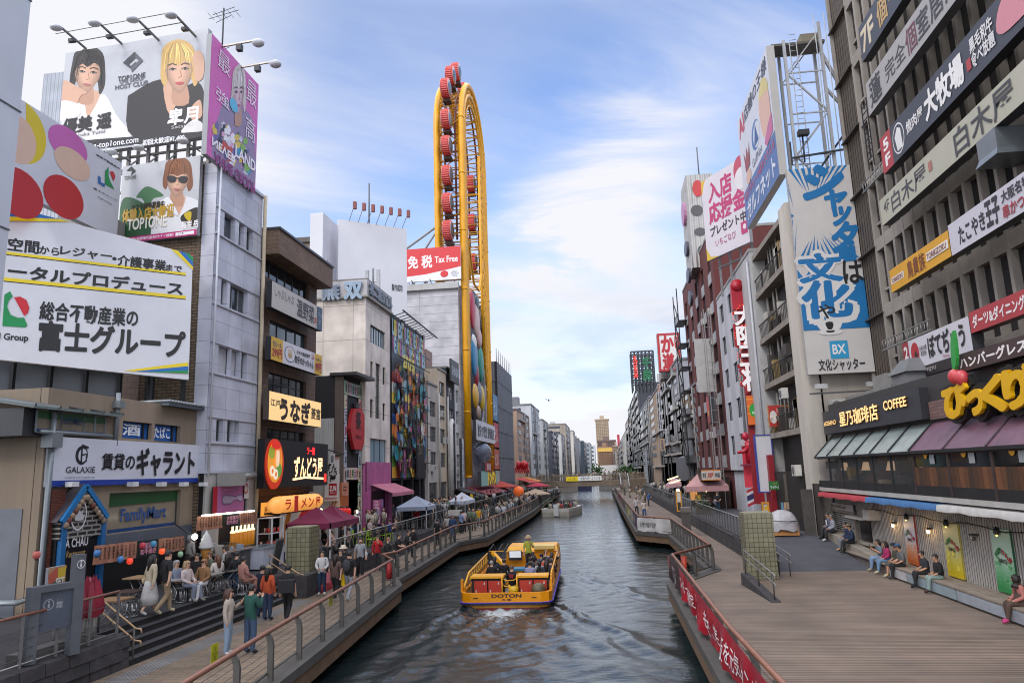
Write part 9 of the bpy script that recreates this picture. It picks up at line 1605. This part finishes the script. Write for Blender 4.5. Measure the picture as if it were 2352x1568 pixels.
def pmesh(pose,arm,sl,lg):
 k=(pose,arm,sl,lg)
 if k in PM:return PM[k]
 J=joints(pose,arm);names=list(J);me=bpy.data.meshes.new('sk');me.from_pydata([J[n][0]for n in names],[(names.index(a),names.index(c))for a,c,_ in BN_],[]);ob=bpy.data.objects.new('sk',me);C.objects.link(ob)
 md=ob.modifiers.new('s','SKIN');md.use_smooth_shade=True;sv=me.skin_vertices[0].data
 for i,n in enumerate(names):r=J[n][1];sv[i].radius=(r*(1.0),r*(1.15 if n in('pelvis','chest','spine')else 1));sv[i].use_root=(n=='pelvis')
 ob.modifiers.new('u','SUBSURF').levels=1;m2=bpy.data.meshes.new_from_object(ob.evaluated_get(bpy.context.evaluated_depsgraph_get()));bpy.data.objects.remove(ob)
 vs=[v.co.copy()for v in m2 .vertices];ns=[v.normal.copy()for v in m2 .vertices];fs=[tuple(p.vertices)for p in m2 .polygons]
 def lab(c):
  best=None
  for a,d,l in BN_:
   p,q=J[a][0],J[d][0];u=q-p;t=min(max((c-p).dot(u)/max(u.dot(u),1e-6),0),1);ds=(c-(p+u*t)).length/(J[a][1]*(1-t)+J[d][1]*t)
   if best is None or ds<best[0]:best=(ds,l,t)
  return best[1:]
 L_=[]
 for f in fs:
  c_=sum((vs[i]for i in f),V())/len(f);l=lab(c_)
  if l[0]in('t','b','b1')and pose[-3:]!='sit' and abs(c_.x)<.2 and c_.z>.75:l=('t',.5)if c_.z>.885 else('b',.5)if l[0]=='t' else l
  L_.append(l)
 def shell_(test,d):
  ff=[f for f,l in zip(fs,L_)if test(*l)];us=sorted({i for f in ff for i in f});mp={i:j for j,i in enumerate(us)};m=bpy.data.meshes.new('cloth');m.from_pydata([vs[i]+ns[i]*d for i in us],[],[tuple(mp[i]for i in f)for f in ff]);m.materials.append(None);m.polygons.foreach_set('use_smooth',[True]*len(ff));return m
 b=MB();b.add(vs,fs,S('#b98a70'),True);h=J['head'][0];
 for s in(-1,1):b.ball(h+V((s*.032,-.078,.055)),.013,.008,.008,INK,6,4);b.ball(h+V((s*.088,.01,.04)),.012,.022,.03,S('#b98a70'),6,4)
 b.ball(h+V((0,-.088,.02)),.013,.018,.022,S('#b98a70'),6,4);b.ball(h+V((0,-.078,-.022)),.022,.008,.007,LIP,6,4)
 for n in 'lr':
  w_,q=J['wri'+n][0],J['han'+n][0];d=(q-w_).normalized();sd=d.cross(V((0,1,.3))).normalized();cu=sd.cross(d)
  for i in range(4):o_=q+sd*(.021*(i-1.5));l=(.062,.074,.070,.054)[i];b.tube([o_,o_+d*l*.55+cu*.008,o_+d*l*.85+cu*.03],[.0095,.0085,.006],S('#b98a70'),5)
  o_=w_+(q-w_)*.5;t_=sd*(1 if n=='l' else-1);b.tube([o_+t_*.02,o_+t_*.05+d*.03,o_+t_*.045+d*.065],[.011,.01,.007],S('#b98a70'),5)
 body=b.mesh('body');
 top=shell_(lambda l,t:l=='t' or(l=='a1' and t<=sl*2)or(l=='a2' and sl>.5 and t<=(sl-.5)*2),.017);bot=shell_(lambda l,t:l=='b' or(l=='b1' and t<=lg*2)or(l=='b2' and lg>.5 and t<=(lg-.5)*2.2),.013 if lg<.9 else.02);sh=shell_(lambda l,t:l=='f',.012)
 PM[k]=(body,top,bot,sh,J);return PM[k]
HM={}
def hair_mesh(J,st,key):
 k=(st,key)
 if k in HM:return HM[k]
 h=J['head'][0];c=h+V((0,.012,.062));b=MB();b.ball(c,.099,.108,.105,S('#1a1615'),14,10);keep=[f for f in b.f if not(lambda q:q.y<c.y-.045 and q.z<c.z+.035 or q.z<c.z-.07)(sum((V(b.v[i])for i in f),V())/len(f))];b.mi=b.mi[:len(keep)];b.sm=b.sm[:len(keep)];b.f=keep
 if st in('long','bob'):L_=.36 if st=='long' else.2;b.tube([c+V((0,.03,.06)),c+V((0,.075,-.08)),c+V((0,.10,-L_))],[.09,.095,.06],S('#1a1615'),10)
 if st=='long':
  for s in(-1,1):b.tube([c+V((s*.08,0,.03)),c+V((s*.095,.01,-.1)),c+V((s*.10,0,-.27))],[.03,.04,.02],S('#1a1615'),7)
 if st=='hijab':b.ball(c+V((0,.02,-.03)),.118,.118,.135,S('#1a1615'),12,8);b.lathe(c+V((0,.02,-.25)),[(.17,0),(.11,.1)],S('#1a1615'),12)
 m=b.mesh('hair');m.materials.clear();m.materials.append(None);m.polygons.foreach_set('material_index',[0]*len(m.polygons));HM[k]=m;return m
SKN={'l':'#c49a80','m':'#b0846a','d':'#8f6650'}
def person(x,y,z,rz,pose,arm,top,sl,bot,lg,shoe,hair,st,label,ex='',sk='l',sc=1.0,group=None):
 t=thing('person',label,'person',(x,y,z),group);ms=pmesh(pose,arm,sl,lg)
 def put(n,me,c,rough=None):
  o=bpy.data.objects.new(n,me);C.objects.link(o);o.parent=t;s=o.material_slots[0];s.link='OBJECT';s.material=c;return o
 put('body',ms[0],M(SKN[sk],.6,0,.05));put('shirt',ms[1],FAB(top));put('shoes',ms[3],FAB(shoe));J=ms[4]
 if st!='none':put('hair',hair_mesh(J,st,(pose,arm)),M(hair,.6,0,.2,20))
 h=J['crown'][0];p=J['pelvis'][0];cz=J['chest'][0]
 for e in ex.split():
  k,_,c=e.partition(':');b=MB();c='#'+c
  if k=='skirt':b.lathe((0,p.y,.30 if pose!='sit' else.1),[(.27,0),(.24,.25),(.17,.58),(.145,.68)],FAB(c),18);nm='skirt'
  elif k=='cap':b.lathe(h+V((0,.01,-.01)),[(.108,0),(.105,.05),(.06,.10),(.01,.115)],FAB(c),14);b.box(-.07,.07,h.y-.2,h.y-.07,h.z-.01,h.z+.005,FAB(c));nm='cap'
  elif k=='hat':b.lathe(h+V((0,.01,-.02)),[(.2,-.03),(.19,0),(.11,.02),(.105,.09),(.07,.12),(.01,.125)],FAB(c),18);nm='hat'
  elif k=='pack':b.ball((0,cz.y+.21,cz.z-.06),.15,.09,.22,FAB(c),12,8);b.tube([(-.12,cz.y+.14,cz.z+.1),(-.12,cz.y-.05,cz.z+.15),(-.12,cz.y-.15,cz.z-.05)],.02,FAB(c),5);b.tube([(.12,cz.y+.14,cz.z+.1),(.12,cz.y-.05,cz.z+.15),(.12,cz.y-.15,cz.z-.05)],.02,FAB(c),5);nm='backpack'
  elif k=='bag':b.ball((.26,p.y-.02,p.z+.02),.07,.16,.13,FAB(c),10,7);b.tube([(.22,p.y,p.z+.12),(.15,cz.y-.1,cz.z+.1),(-.08,cz.y,cz.z+.16),(.05,cz.y+.13,cz.z)],.012,FAB(c),5);nm='shoulder_bag'
  elif k=='box':b.box(-.3,.16,p.y+.16,p.y+.4,p.z-.02,p.z+.36,FAB(c));nm='delivery_bag'
  elif k=='gift':b.box(.2,.34,p.y-.25,p.y-.1,p.z-.45,p.z-.05,M(c,.3));nm='carrier_bag'
  elif k=='phone':w_=J['hanr'][0];b.box(w_.x-.05,w_.x+.03,w_.y-.04,w_.y-.025,w_.z,w_.z+.13,M('#141416',.2));nm='phone'
  elif k=='jacket':b.lathe((0,p.y,p.z-.16),[(.18,0),(.175,.2),(.165,.3)],FAB(c),14);nm='jacket_hem'
  elif k=='glasses':hh=J['head'][0];b.box(-.07,.07,hh.y-.1,hh.y-.085,hh.z+.04,hh.z+.07,M('#141414',.2));nm='sunglasses'
  elif k=='tie':b.box(-.1,.1,cz.y-.16,cz.y-.14,cz.z-.2,cz.z+.05,FAB(c));nm='print'
  elif k=='back':b.box(-.1,.1,cz.y+.16,cz.y+.175,cz.z-.1,cz.z+.08,FAB(c));nm='back_print'
  b.build(nm,None).parent=t
 put('trousers',ms[2],FAB(bot));t.rotation_euler.z=R(rz);t.scale=(sc,)*3;return t
def at_(k,x,y,z):p=onZ(px(k,x,y),z);return p.x,p.y,z
def PP(k,x,y,z,*a,**o):return person(*at_(k,x,y,z),*a,**o)
BK_='#1d1c1f'
PP('s',635,885,ZT,150,'walk','swing','#b3a68c',1,'#a9a7a3',.8,'#c4c2c0',BK_,'long','black haired person in a cream blouse and long white skirt walking past the tables','skirt:b0aeab bag:c2ad8a')
PP('s',785,875,ZT,150,'walk','swing',BK_,.45,'#8d7a60',1,'#a89e86',BK_,'short','person in a black shirt and khaki trousers with a black bag walking past the tables','bag:18181a',sc=1.06)
def SS(x,y,rz,arm,top,sl,bot,lg,sh,hr,st,l,ex='',sk='l'):p=onZ(px('s',x,y),ZT+.47);person(p.x,p.y,ZT,rz,'sit',arm,top,sl,bot,lg,sh,hr,st,l,ex,sk)
SS(905,590,60,'lap','#7d8496',.9,'#232326',1,BK_,'#8f8d8c','bob','grey haired person in a striped blouse sitting at the left table')
SS(1010,598,80,'lap','#b8aaa8',1,'#727a8a',1,'#77746f','#9c8262','long','blond person in a white jacket and long grey skirt on a stool','bag:b3877c')
SS(1180,575,0,'lap','#7d5c3c',1,'#c0bec0',1,'#c4c2c0','#8a5f40','bob','person in sunglasses, tan jacket and white trousers facing the camera','glasses:111111')
SS(1110,500,20,'lap',BK_,.45,'#232326',1,BK_,'#1a1615','short','bearded person in a black shirt sitting behind the tan jacket')
SS(1245,480,-40,'lap','#555a48',.9,'#55524a',1,BK_,'#5f4630','short','person in an olive shirt leaning over the middle table')
SS(1320,520,-120,'lap','#b5aea6',1,'#5a5650',1,BK_,'#5a3a2a','long','long haired person in white seen from behind on a stool')
SS(1390,410,-20,'lap','#b5b4b3',.9,'#33343a',1,BK_,BK_,'short','person in a white shirt across the right hand table')
SS(1425,500,180,'lap',BK_,1,'#3d5878',1,BK_,'#2a1d1a','long','long haired person in a black top and blue jeans from behind')
SS(1512,480,170,'lap','#1f2126',1,'#55524f',1,BK_,BK_,'short','person in a black sweater from behind beside the jeans wearer')
SS(1575,545,150,'lap','#9c6f64',1,'#9c6f64',1,BK_,BK_,'short','person wrapped in a pink patterned robe at the end of the table')
PP('s',1030,520,ZT,170,'stand','one','#aaa6a0',.7,'#3a2c28',1,BK_,'#8f8d8a','bob','person in a white blouse and dark skirt ordering at the stall','skirt:3a2c28')
PP('s',1520,330,ZT,100,'stand','lap','#1e2230',.5,BK_,1,BK_,BK_,'short','stall worker in a dark shirt with lettering behind the counter','back:8f929a')
PP('s',1420,1290,1.0,100,'stand','one','#a89c90',1,'#8495a8',1,'#c4c2c0','#4a2f22','long','long haired person in a beige cardigan and pale jeans by the railing','skirt:a09488' if 0 else '')
PP('s',1645,1275,1.0,165,'stand','phone','#1f4a42',1,'#3a4c66',1,BK_,BK_,'short','person in a dark green sweater and jeans photographing with a phone','phone:1',sc=1.05)
PP('g',215,1035,1.0,170,'stand','down','#b04a28',1,'#2a3750',1,BK_,'#1c1818','long','person in an orange shirt and beige cap beside the photographer','cap:8f8062')
PP('g',165,1010,1.0,190,'stand','phone','#1c2030',1,'#24304c',1,BK_,BK_,'short','dark haired person in navy hidden behind the photographer')
PP('g',380,1050,1.0,185,'walk','down','#19191b',.45,'#1b1b1e',1,BK_,BK_,'short','person in black carrying a black delivery bag on the back','box:26262a',sc=1.05)
PP('g',678,820,1.0,15,'stand','lap','#b9b7b8',1,'#22364e',1,'#b5b2ae',BK_,'long','long haired person in a white top with a dark strap and a clear carrier bag','gift:a85a66 bag:1c1c20')
PP('g',790,872,1.0,175,'walk','swing','#5a4640',.4,'#1c1c20',1,'#c0bdb8','#2a1d1a','long','long haired person in a brown top seen from behind')
PP('g',905,872,1.0,175,'walk','swing',BK_,.45,'#8f9196',1,'#c0bdb8',BK_,'short','person with a grey backpack and pale grey trousers from behind','pack:3a3a3f gift:d8b41c',sc=1.06)
PP('g',835,800,1.0,20,'stand','lap',BK_,.8,BK_,1,BK_,BK_,'long','dark haired person in black looking down in front of the bucket hat wearer')
PP('g',857,760,1.0,10,'stand','down',BK_,.8,BK_,1,BK_,BK_,'bob','person in a cream bucket hat and black clothes','hat:c4b5a4')
PP('g',1005,672,1.0,20,'walk','swing','#8d8f94',.45,'#18181b',1,BK_,BK_,'short','person in a grey shirt and black trousers carrying a pale shoulder bag','bag:a3a8b0',sc=1.05)
for x,y,rz,a in((-10.75,34.8,90,('#18181a',1,BK_,1,BK_,'#7d5a3a','short','curly blond person in black leaning on the railing behind the kink')),(-10.85,37.0,90,('#151517',.45,BK_,1,BK_,BK_,'short','short haired person in black leaning on the railing')),(-10.95,39.2,90,('#1c1b1d',1,BK_,1,BK_,BK_,'short','person in a dark hooded top leaning on the railing','tie:8f8d8a'))):person(x,y,1.0,rz,'rail','rail',*a)
person(-11.6,36.2,1,10,'stand','one','#a31620',1,'#2a2a30',1,BK_,'#2a1a16','bob','person in a bright red jacket by the stone wall')
person(-11.2,41.6,1,170,'stand','down','#2a2628',1,BK_,1,BK_,'#2a1d1a','short','person with a dark backpack near the railing','pack:1f1c1e')
for k,x,y,a in(('u',845,1420,(160,'stand','down',BK_,.45,BK_,1,BK_,BK_,'short','person in black with a white bag standing by the middle railing','gift:a8b0ba')),('u',1000,1310,(20,'walk','swing','#b0a8a4',.45,'#3a3430',.6,BK_,BK_,'long','person in a white top with a dark strap walking along the middle walkway','bag:1c1c20')),('u',1085,1330,(10,'walk','swing','#2c4468',1,'#4a5f86',1,BK_,'#4a2f22','short','person in a denim jacket walking beside the white top')),('u',1215,1230,(150,'stand','lap','#7d92b8',.9,'#1d1d22',1,BK_,BK_,'short','person in a light blue shirt holding a yellow bag','gift:d8b41c')),('u',1265,1205,(200,'stand','lap','#b8a0a0',.6,'#22222a',1,BK_,BK_,'short','person in a pale pink shirt behind the light blue shirt')),('u',1490,1140,(10,'walk','swing','#c9920c',.5,'#77777c',1,'#b5b2ae',BK_,'short','person in a bright yellow T-shirt on the middle walkway')),('u',1605,1110,(10,'walk','swing','#6d6a6c',.5,'#6d6a6c',.6,BK_,BK_,'long','person in a grey dress beside the yellow T-shirt','skirt:6d6a6c')),('u',1890,1060,(200,'stand','lap','#a9b0b8',.5,'#33363c',1,BK_,BK_,'short','person in a pale shirt by the white and red sign stand'))):PP(k,x,y,1.0,*a)
for x,y,rz,a in((235,1130,180,('#b0aeab',.5,'#a39c90',.45,BK_,BK_,'short','person in a long white T-shirt and beige shorts beside the grey tent')),(395,1140,0,('#18181a',.45,BK_,1,BK_,BK_,'short','person in a black T-shirt under the grey tent')),(530,1150,180,('#a5141c',1,'#1d1d22',1,'#b5b2ae',BK_,'bob','person in a red festival coat with white letters under the grey tent','back:c9c4c0 jacket:a5141c')),(715,1135,180,('#241f1e',.8,BK_,1,'#b5b2ae','#5a3424','long','person in black with brown hair at the edge of the grey tent')),(140,1110,90,('#5f6f72',.5,'#3a3c40',1,BK_,BK_,'short','person in a grey green shirt by the purple poster wall')),(60,1090,60,(BK_,.5,BK_,1,BK_,BK_,'short','young person in black by the purple poster wall')),(455,1060,200,('#6d7a86',.5,'#3a3c40',1,BK_,BK_,'short','person in a grey blue shirt behind the red festival coat'))):PP('u',x,y,ZT,rz,'stand','down',*a)
tp='#2a2c30 #4a5a50 #8d6f68 #1c1c1f #33405a #222226 #1f2f7a #24356a #6d8a9c #a89c98 #b0a49c #1d1d20 #9c7d72 #26262a'.split()
for i,(x,y,rz,l)in enumerate(((-13.9,33.4,60,'person with crossed arms in grey at the table behind the railing'),(-13.5,34.9,-20,'person in sunglasses and a pink shirt at the table behind the railing'),(-15.0,34.6,90,'diner in black deep under the left of the maroon tent'),(-15.3,36,100,'diner in dark clothes under the middle of the maroon tent'),(-14.9,37.4,90,'diner in navy under the right of the maroon tent'),(-13.4,37.0,-90,'diner seen from the side near the right tent leg'),(-14.7,39.6,90,'diner in royal blue just right of the maroon tent'),(-14.8,41.0,80,'diner in navy blue facing the canal near the lime chairs'),(-14.9,42.6,90,'diner in light blue facing the canal'),(-13.2,40.6,-90,'diner with a white collar on a lime chair'),(-13.2,42.2,-90,'diner in a pale blouse on a lime chair'),(-13.15,43.4,-90,'diner in black on the last lime chair'),(-14.8,44.6,80,'diner in a rose shirt beyond the lime chairs'),(-13.3,45.2,-60,'bald diner in black by the railing'))):person(x,y,ZT,rz,'sit','lap',tp[(i*3+1)%14 if i>1 else(1,2)[i]],.5,'#2a2a2e',1,BK_,('#1a1615','#3a2a22')[i%3==1],'short' if i%4 else 'bob',l,'glasses:1' if i==1 else '')
b=MB();b.hexa([(11.2,33.9,1.0),(12,33.9,1.0),(12,40.3,1.5),(11.2,40.3,1.5),(11.2,33.9,1.5),(12,33.9,1.5),(12,40.3,2.12),(11.2,40.3,2.12)],M('#8d857a',.8,0,.15,2));tag(b.build('concrete_ledge'),'sloping concrete ledge at the far end of the bench','ledge')
def BS(x,y,arm,top,sl,bot,lg,sh,hr,st,l,ex='',sk='m',pose='lean_sit',rz=-90):
 Y_=onX(px('q',x,y),11.4).y;z=1.0+max(0,(Y_-33.6)*.108);person(11.4,Y_,z+.03,rz,pose,arm,top,sl,bot,lg,sh,hr,st,l,ex,sk)
BS(385,440,'lap','#8d8f9c',1,'#2a2a30',1,'#c0bdb8','#77736c','short','elderly person in a pale grey jacket sitting at the far end');BS(355,425,'lap','#55586a',1,'#2a2a30',1,BK_,'#4a4640','short','person in a mask and a dark vest at the far end','tie:c9c9cc')
BS(530,470,'lap','#1f2d4a',1,'#18181b',1,'#2a2a2c','#33302c','short','person in a navy jacket and khaki cap bent over a phone','cap:6d6450 phone:1');BS(500,455,'lap','#24304a',1,'#6d7076',1,'#a8826a',BK_,'short','person in grey trousers and tan shoes beside the navy jacket')
BS(755,520,'phone','#5f6d7a',.5,'#6d86a3',1,'#8d8468',BK_,'bob','person in a grey top and pale jeans holding up a phone','phone:1');BS(815,540,'lap','#a02a5c',.9,'#5f7f9c',1,'#b5a98a','#1a1416','long','long haired person in a magenta top with a blue bag on the lap','bag:2a3a5f')
BS(930,560,'lap','#5f6064',.5,'#19191c',1,'#33343a','#2a2420','short','broad person in a grey T-shirt and backwards blue cap','cap:3a5578');BS(890,545,'lap','#4a4c40',.6,'#4a4a44',.6,'#a89c80',BK_,'short','person in camouflage and a dark cap next to the grey T-shirt','cap:26303c')
BS(1120,600,'lap','#2b2d33',.5,'#1f2024',1,'#17181b',BK_,'short','dark haired person in a charcoal shirt with one leg crossed');BS(1235,640,'lap','#19191b',.7,'#7d908c',1,'#3a2a22',BK_,'short','dark haired person in a black shirt and pale green trousers')
BS(1905,850,'lap','#a86a64',1,'#4a3a32',1,'#b03a70','#241c1e','hijab','person in a dark headscarf, salmon jacket and pink trainers at the right edge','skirt:4a3a32')
def BR(x,y,z,rz,*a,**o):person(BO.x+x,BO.y+y,z,rz,*a,**o)
BR(.25,7.3,.62,10,'stand','one','#a3a83c',.5,BK_,1,BK_,BK_,'short','boat guide in a straw hat and a yellow green shirt standing with a microphone','hat:b39a78')
BR(.08,1.75,.30,175,'sit','lap',BK_,1,BK_,1,BK_,'#5a4640','short','boat driver in a black jacket with a red back panel at the helm','back:7d1f28')
for i,(x,y,c,hr,st,l,e)in enumerate(((-1.1,3.3,'#17171a','#8f8a86','short','white haired passenger in black on the left bench',''),(-.6,3.9,'#17171a',BK_,'short','passenger in black next to the white haired passenger',''),(.75,2.75,'#8d8ca8',BK_,'short','passenger in a lilac T-shirt on the right bench',''),(1.15,3.3,'#b0aeae',BK_,'bob','passenger in white with a black backpack','pack:18181a'),(1.25,4.6,'#c04a1c',BK_,'short','passenger in an orange vest',''),(1.45,3.9,'#b8486a',BK_,'bob','passenger in a pink top beside the orange vest',''),(1.5,2.9,'#2a2a38','#2a1d1a','long','long haired passenger by the right side glass',''),(1.65,3.6,'#2a3040',BK_,'short','passenger in navy near the right rail',''),(1.55,5.4,'#22242a',BK_,'short','passenger in dark clothes toward the bow',''),(1.5,6.3,'#1d1d22',BK_,'bob','passenger raising both hands with a phone near the bow',''),(1.0,6.0,'#3a4a68',BK_,'short','passenger in a blue shirt toward the bow',''),(.6,4.4,'#33363f',BK_,'short','passenger in slate grey on the inner right bench',''),(.7,5.3,'#6d5a52',BK_,'bob','passenger in brown on the inner right bench',''),(.5,6.6,'#1f2026',BK_,'short','passenger in black just behind the guide',''),(-1.2,4.9,'#2a2c36',BK_,'bob','passenger in dark clothes on the left bench toward the bow',''),(1.1,7.2,'#8d8a92','#3a2a22','short','passenger in light grey nearest the console',''))):BR(x,y+.2,.30,180,'sit','up' if i==9 else 'lap',c,.5,'#2a2c34',1,BK_,hr,st,l,e)
bt.rotation_euler.z=R(1.5);bt.scale.z=.87
for k,x,y,z,a in(('k',1220,1440,1.0,(10,'walk','swing','#b0aeb2',.5,'#2a2a30',1,BK_,BK_,'short','person in a white T-shirt walking on the far right walkway')),('k',1305,1480,1.0,(10,'walk','swing','#b5aca4',.5,'#2f4a74',1,BK_,'#4a2f22','bob','person in a white top and jeans walking on the far right walkway')),('k',1350,1345,1.0,(100,'rail','rail','#2f5f9c',.5,'#2a2a30',1,BK_,BK_,'short','person in blue leaning by the right stone wall')),('y',850,1230,ZT,(0,'stand','lap','#1a1b20',.5,'#24384a',1,BK_,BK_,'short','waiter like person in black standing before the wooden kiosk'))):PP(k,x,y,z,*a)
for x,y,c,l in((8.2,65.2,'#b0aeb0','diner in white beside the left menu stand'),(8.8,66,'#8f5a4a','diner in rust at the far right terrace table'),(9.2,64.6,'#8f90a8','diner in lilac grey at the far right terrace table')):person(x,y,ZT,160,'sit','lap',c,.5,'#2a2a30',1,BK_,BK_,'short',l)
cr=random.Random(31);CV=[]
def figure(seed,sit=False):
 r=random.Random(seed);b=MB();top=FAB(r.choice(['#19191c','#222430','#b0aeac','#8d8f94','#4a4c52','#c4c0ba','#3a4a5f','#a89c8c','#1c1c1f','#5f6f5a','#9c4a44','#2a2a2e','#6d6058']));bot=FAB(r.choice(['#1d1d22','#2f3f5a','#4a4640','#26262a','#8f8878']));sk=M('#b98a70',.6,0,0);hr=M(r.choice(['#151213','#1c1716','#3a2820','#241a17']),.7,0,0)
 h=.9 if not sit else.35
 for s in(-1,1):
  st=.1*s*r.random();b.tube([(s*.09,st,.0 if not sit else.05),(s*.1,st*.5,h*.55),(s*.08,0,h)],[.05,.065,.09],bot,6);b.tube([(s*.19,0,h+.48),(s*.25,.02,h+.22),(s*.23,-.1,h+.02)],[.055,.045,.03],top,5);b.ball((s*.23,-.11,h-.02),.035,.035,.05,sk,5,4)
 b.tube([(0,0,h-.05),(0,0,h+.2),(0,0,h+.42),(0,0,h+.56)],[.15,.14,.17,.06],top,8);b.ball((0,-.01,h+.70),.085,.1,.115,sk,7,6);b.ball((0,.02,h+.735),.095,.1,.1,hr,7,6)
 if seed%3==0:b.ball((0,.07,h+.58),.09,.05,.17,hr,6,5)
 return b.mesh('person')
CV=[figure(i)for i in range(14)];CS=[figure(40+i,True)for i in range(5)]
def crowd(n,xr,yr,z,label,group,ms=CV):
 for i in range(n):
  y=yr[0]+(yr[1]-yr[0])*cr.random()**1.0;o=bpy.data.objects.new('person',cr.choice(ms));C.objects.link(o);o.location=(cr.uniform(*xr),y,z);o.rotation_euler.z=cr.uniform(0,6.3)if cr.random()<.3 else cr.choice([0,math.pi])+cr.uniform(-.5,.5);s=cr.uniform(.94,1.05);o.scale=(s,s,s);tag(o,label,'person',group)
crowd(58,(-12.3,-9.8),(78,148),1.0,'small figure in the crowd on the far left lower walkway','crowd on the far left lower walkway')
crowd(70,(-16.4,-13.3),(72,150),ZT,'small figure in the crowd on the far left terrace by the shops','crowd on the far left terrace')
crowd(16,(-16,-14),(60,74),ZT,'figure in the shade between the grey and white tents','people between the tents')
crowd(10,(-16.6,-15.2),(43,52),ZT,'figure in the shade behind the diners near the pink shop','people in the shade behind the diners')
crowd(22,(-16.6,-13.2),(53,71),ZT,'standing figure in the crowd on the middle left terrace','crowd on the middle left terrace');crowd(14,(-12.1,-9.8),(56,80),1.0,'walker on the left walkway between the kink and the far crowd','walkers beyond the kink')
crowd(46,(-15,7),(157.6,162),3.55,'tiny figure crossing the far bridge','people crossing the far bridge')
crowd(18,(6.8,10.3),(72,128),ZT,'small figure on the far right terrace','people on the far right terrace');crowd(9,(2.6,5.6),(95,145),1.0,'small figure on the far right lower walkway','people on the far right lower walkway')
for i in range(16):o=bpy.data.objects.new('person',CS[i%5]);C.objects.link(o);o.location=(wb.x-1.1+.75*(i%4)+.25*(i//4),wb.y-1.6+1.35*(i//4),.62);o.rotation_euler.z=cr.uniform(2.4,3.9);tag(o,'seated passenger in the small white motor boat','person','passengers of the small white motor boat')
bd=None
for x,y in((250,182),(1048,562)):
 p=onY(px('k',x,y)if x<400 else(1260,918),150)
 if bd is None:b=MB();b.ball(p,.14,.4,.14,M('#2a2a2e'),6,4);b.add([p,p+V((1.0,.1,.3)),p+V((.5,-.3,.15))],[(0,1,2)],M('#2a2a2e'));b.add([p,p+V((-1.0,.1,.3)),p+V((-.5,-.3,.15))],[(2,1,0)],M('#2a2a2e'));bd=solo(b,'bird','lower of two small dark birds in the sky above the far left roofs','bird',p,'birds in the sky')
 else:dup(bd,p,.4,'upper of two small dark birds in the sky above the far left roofs')
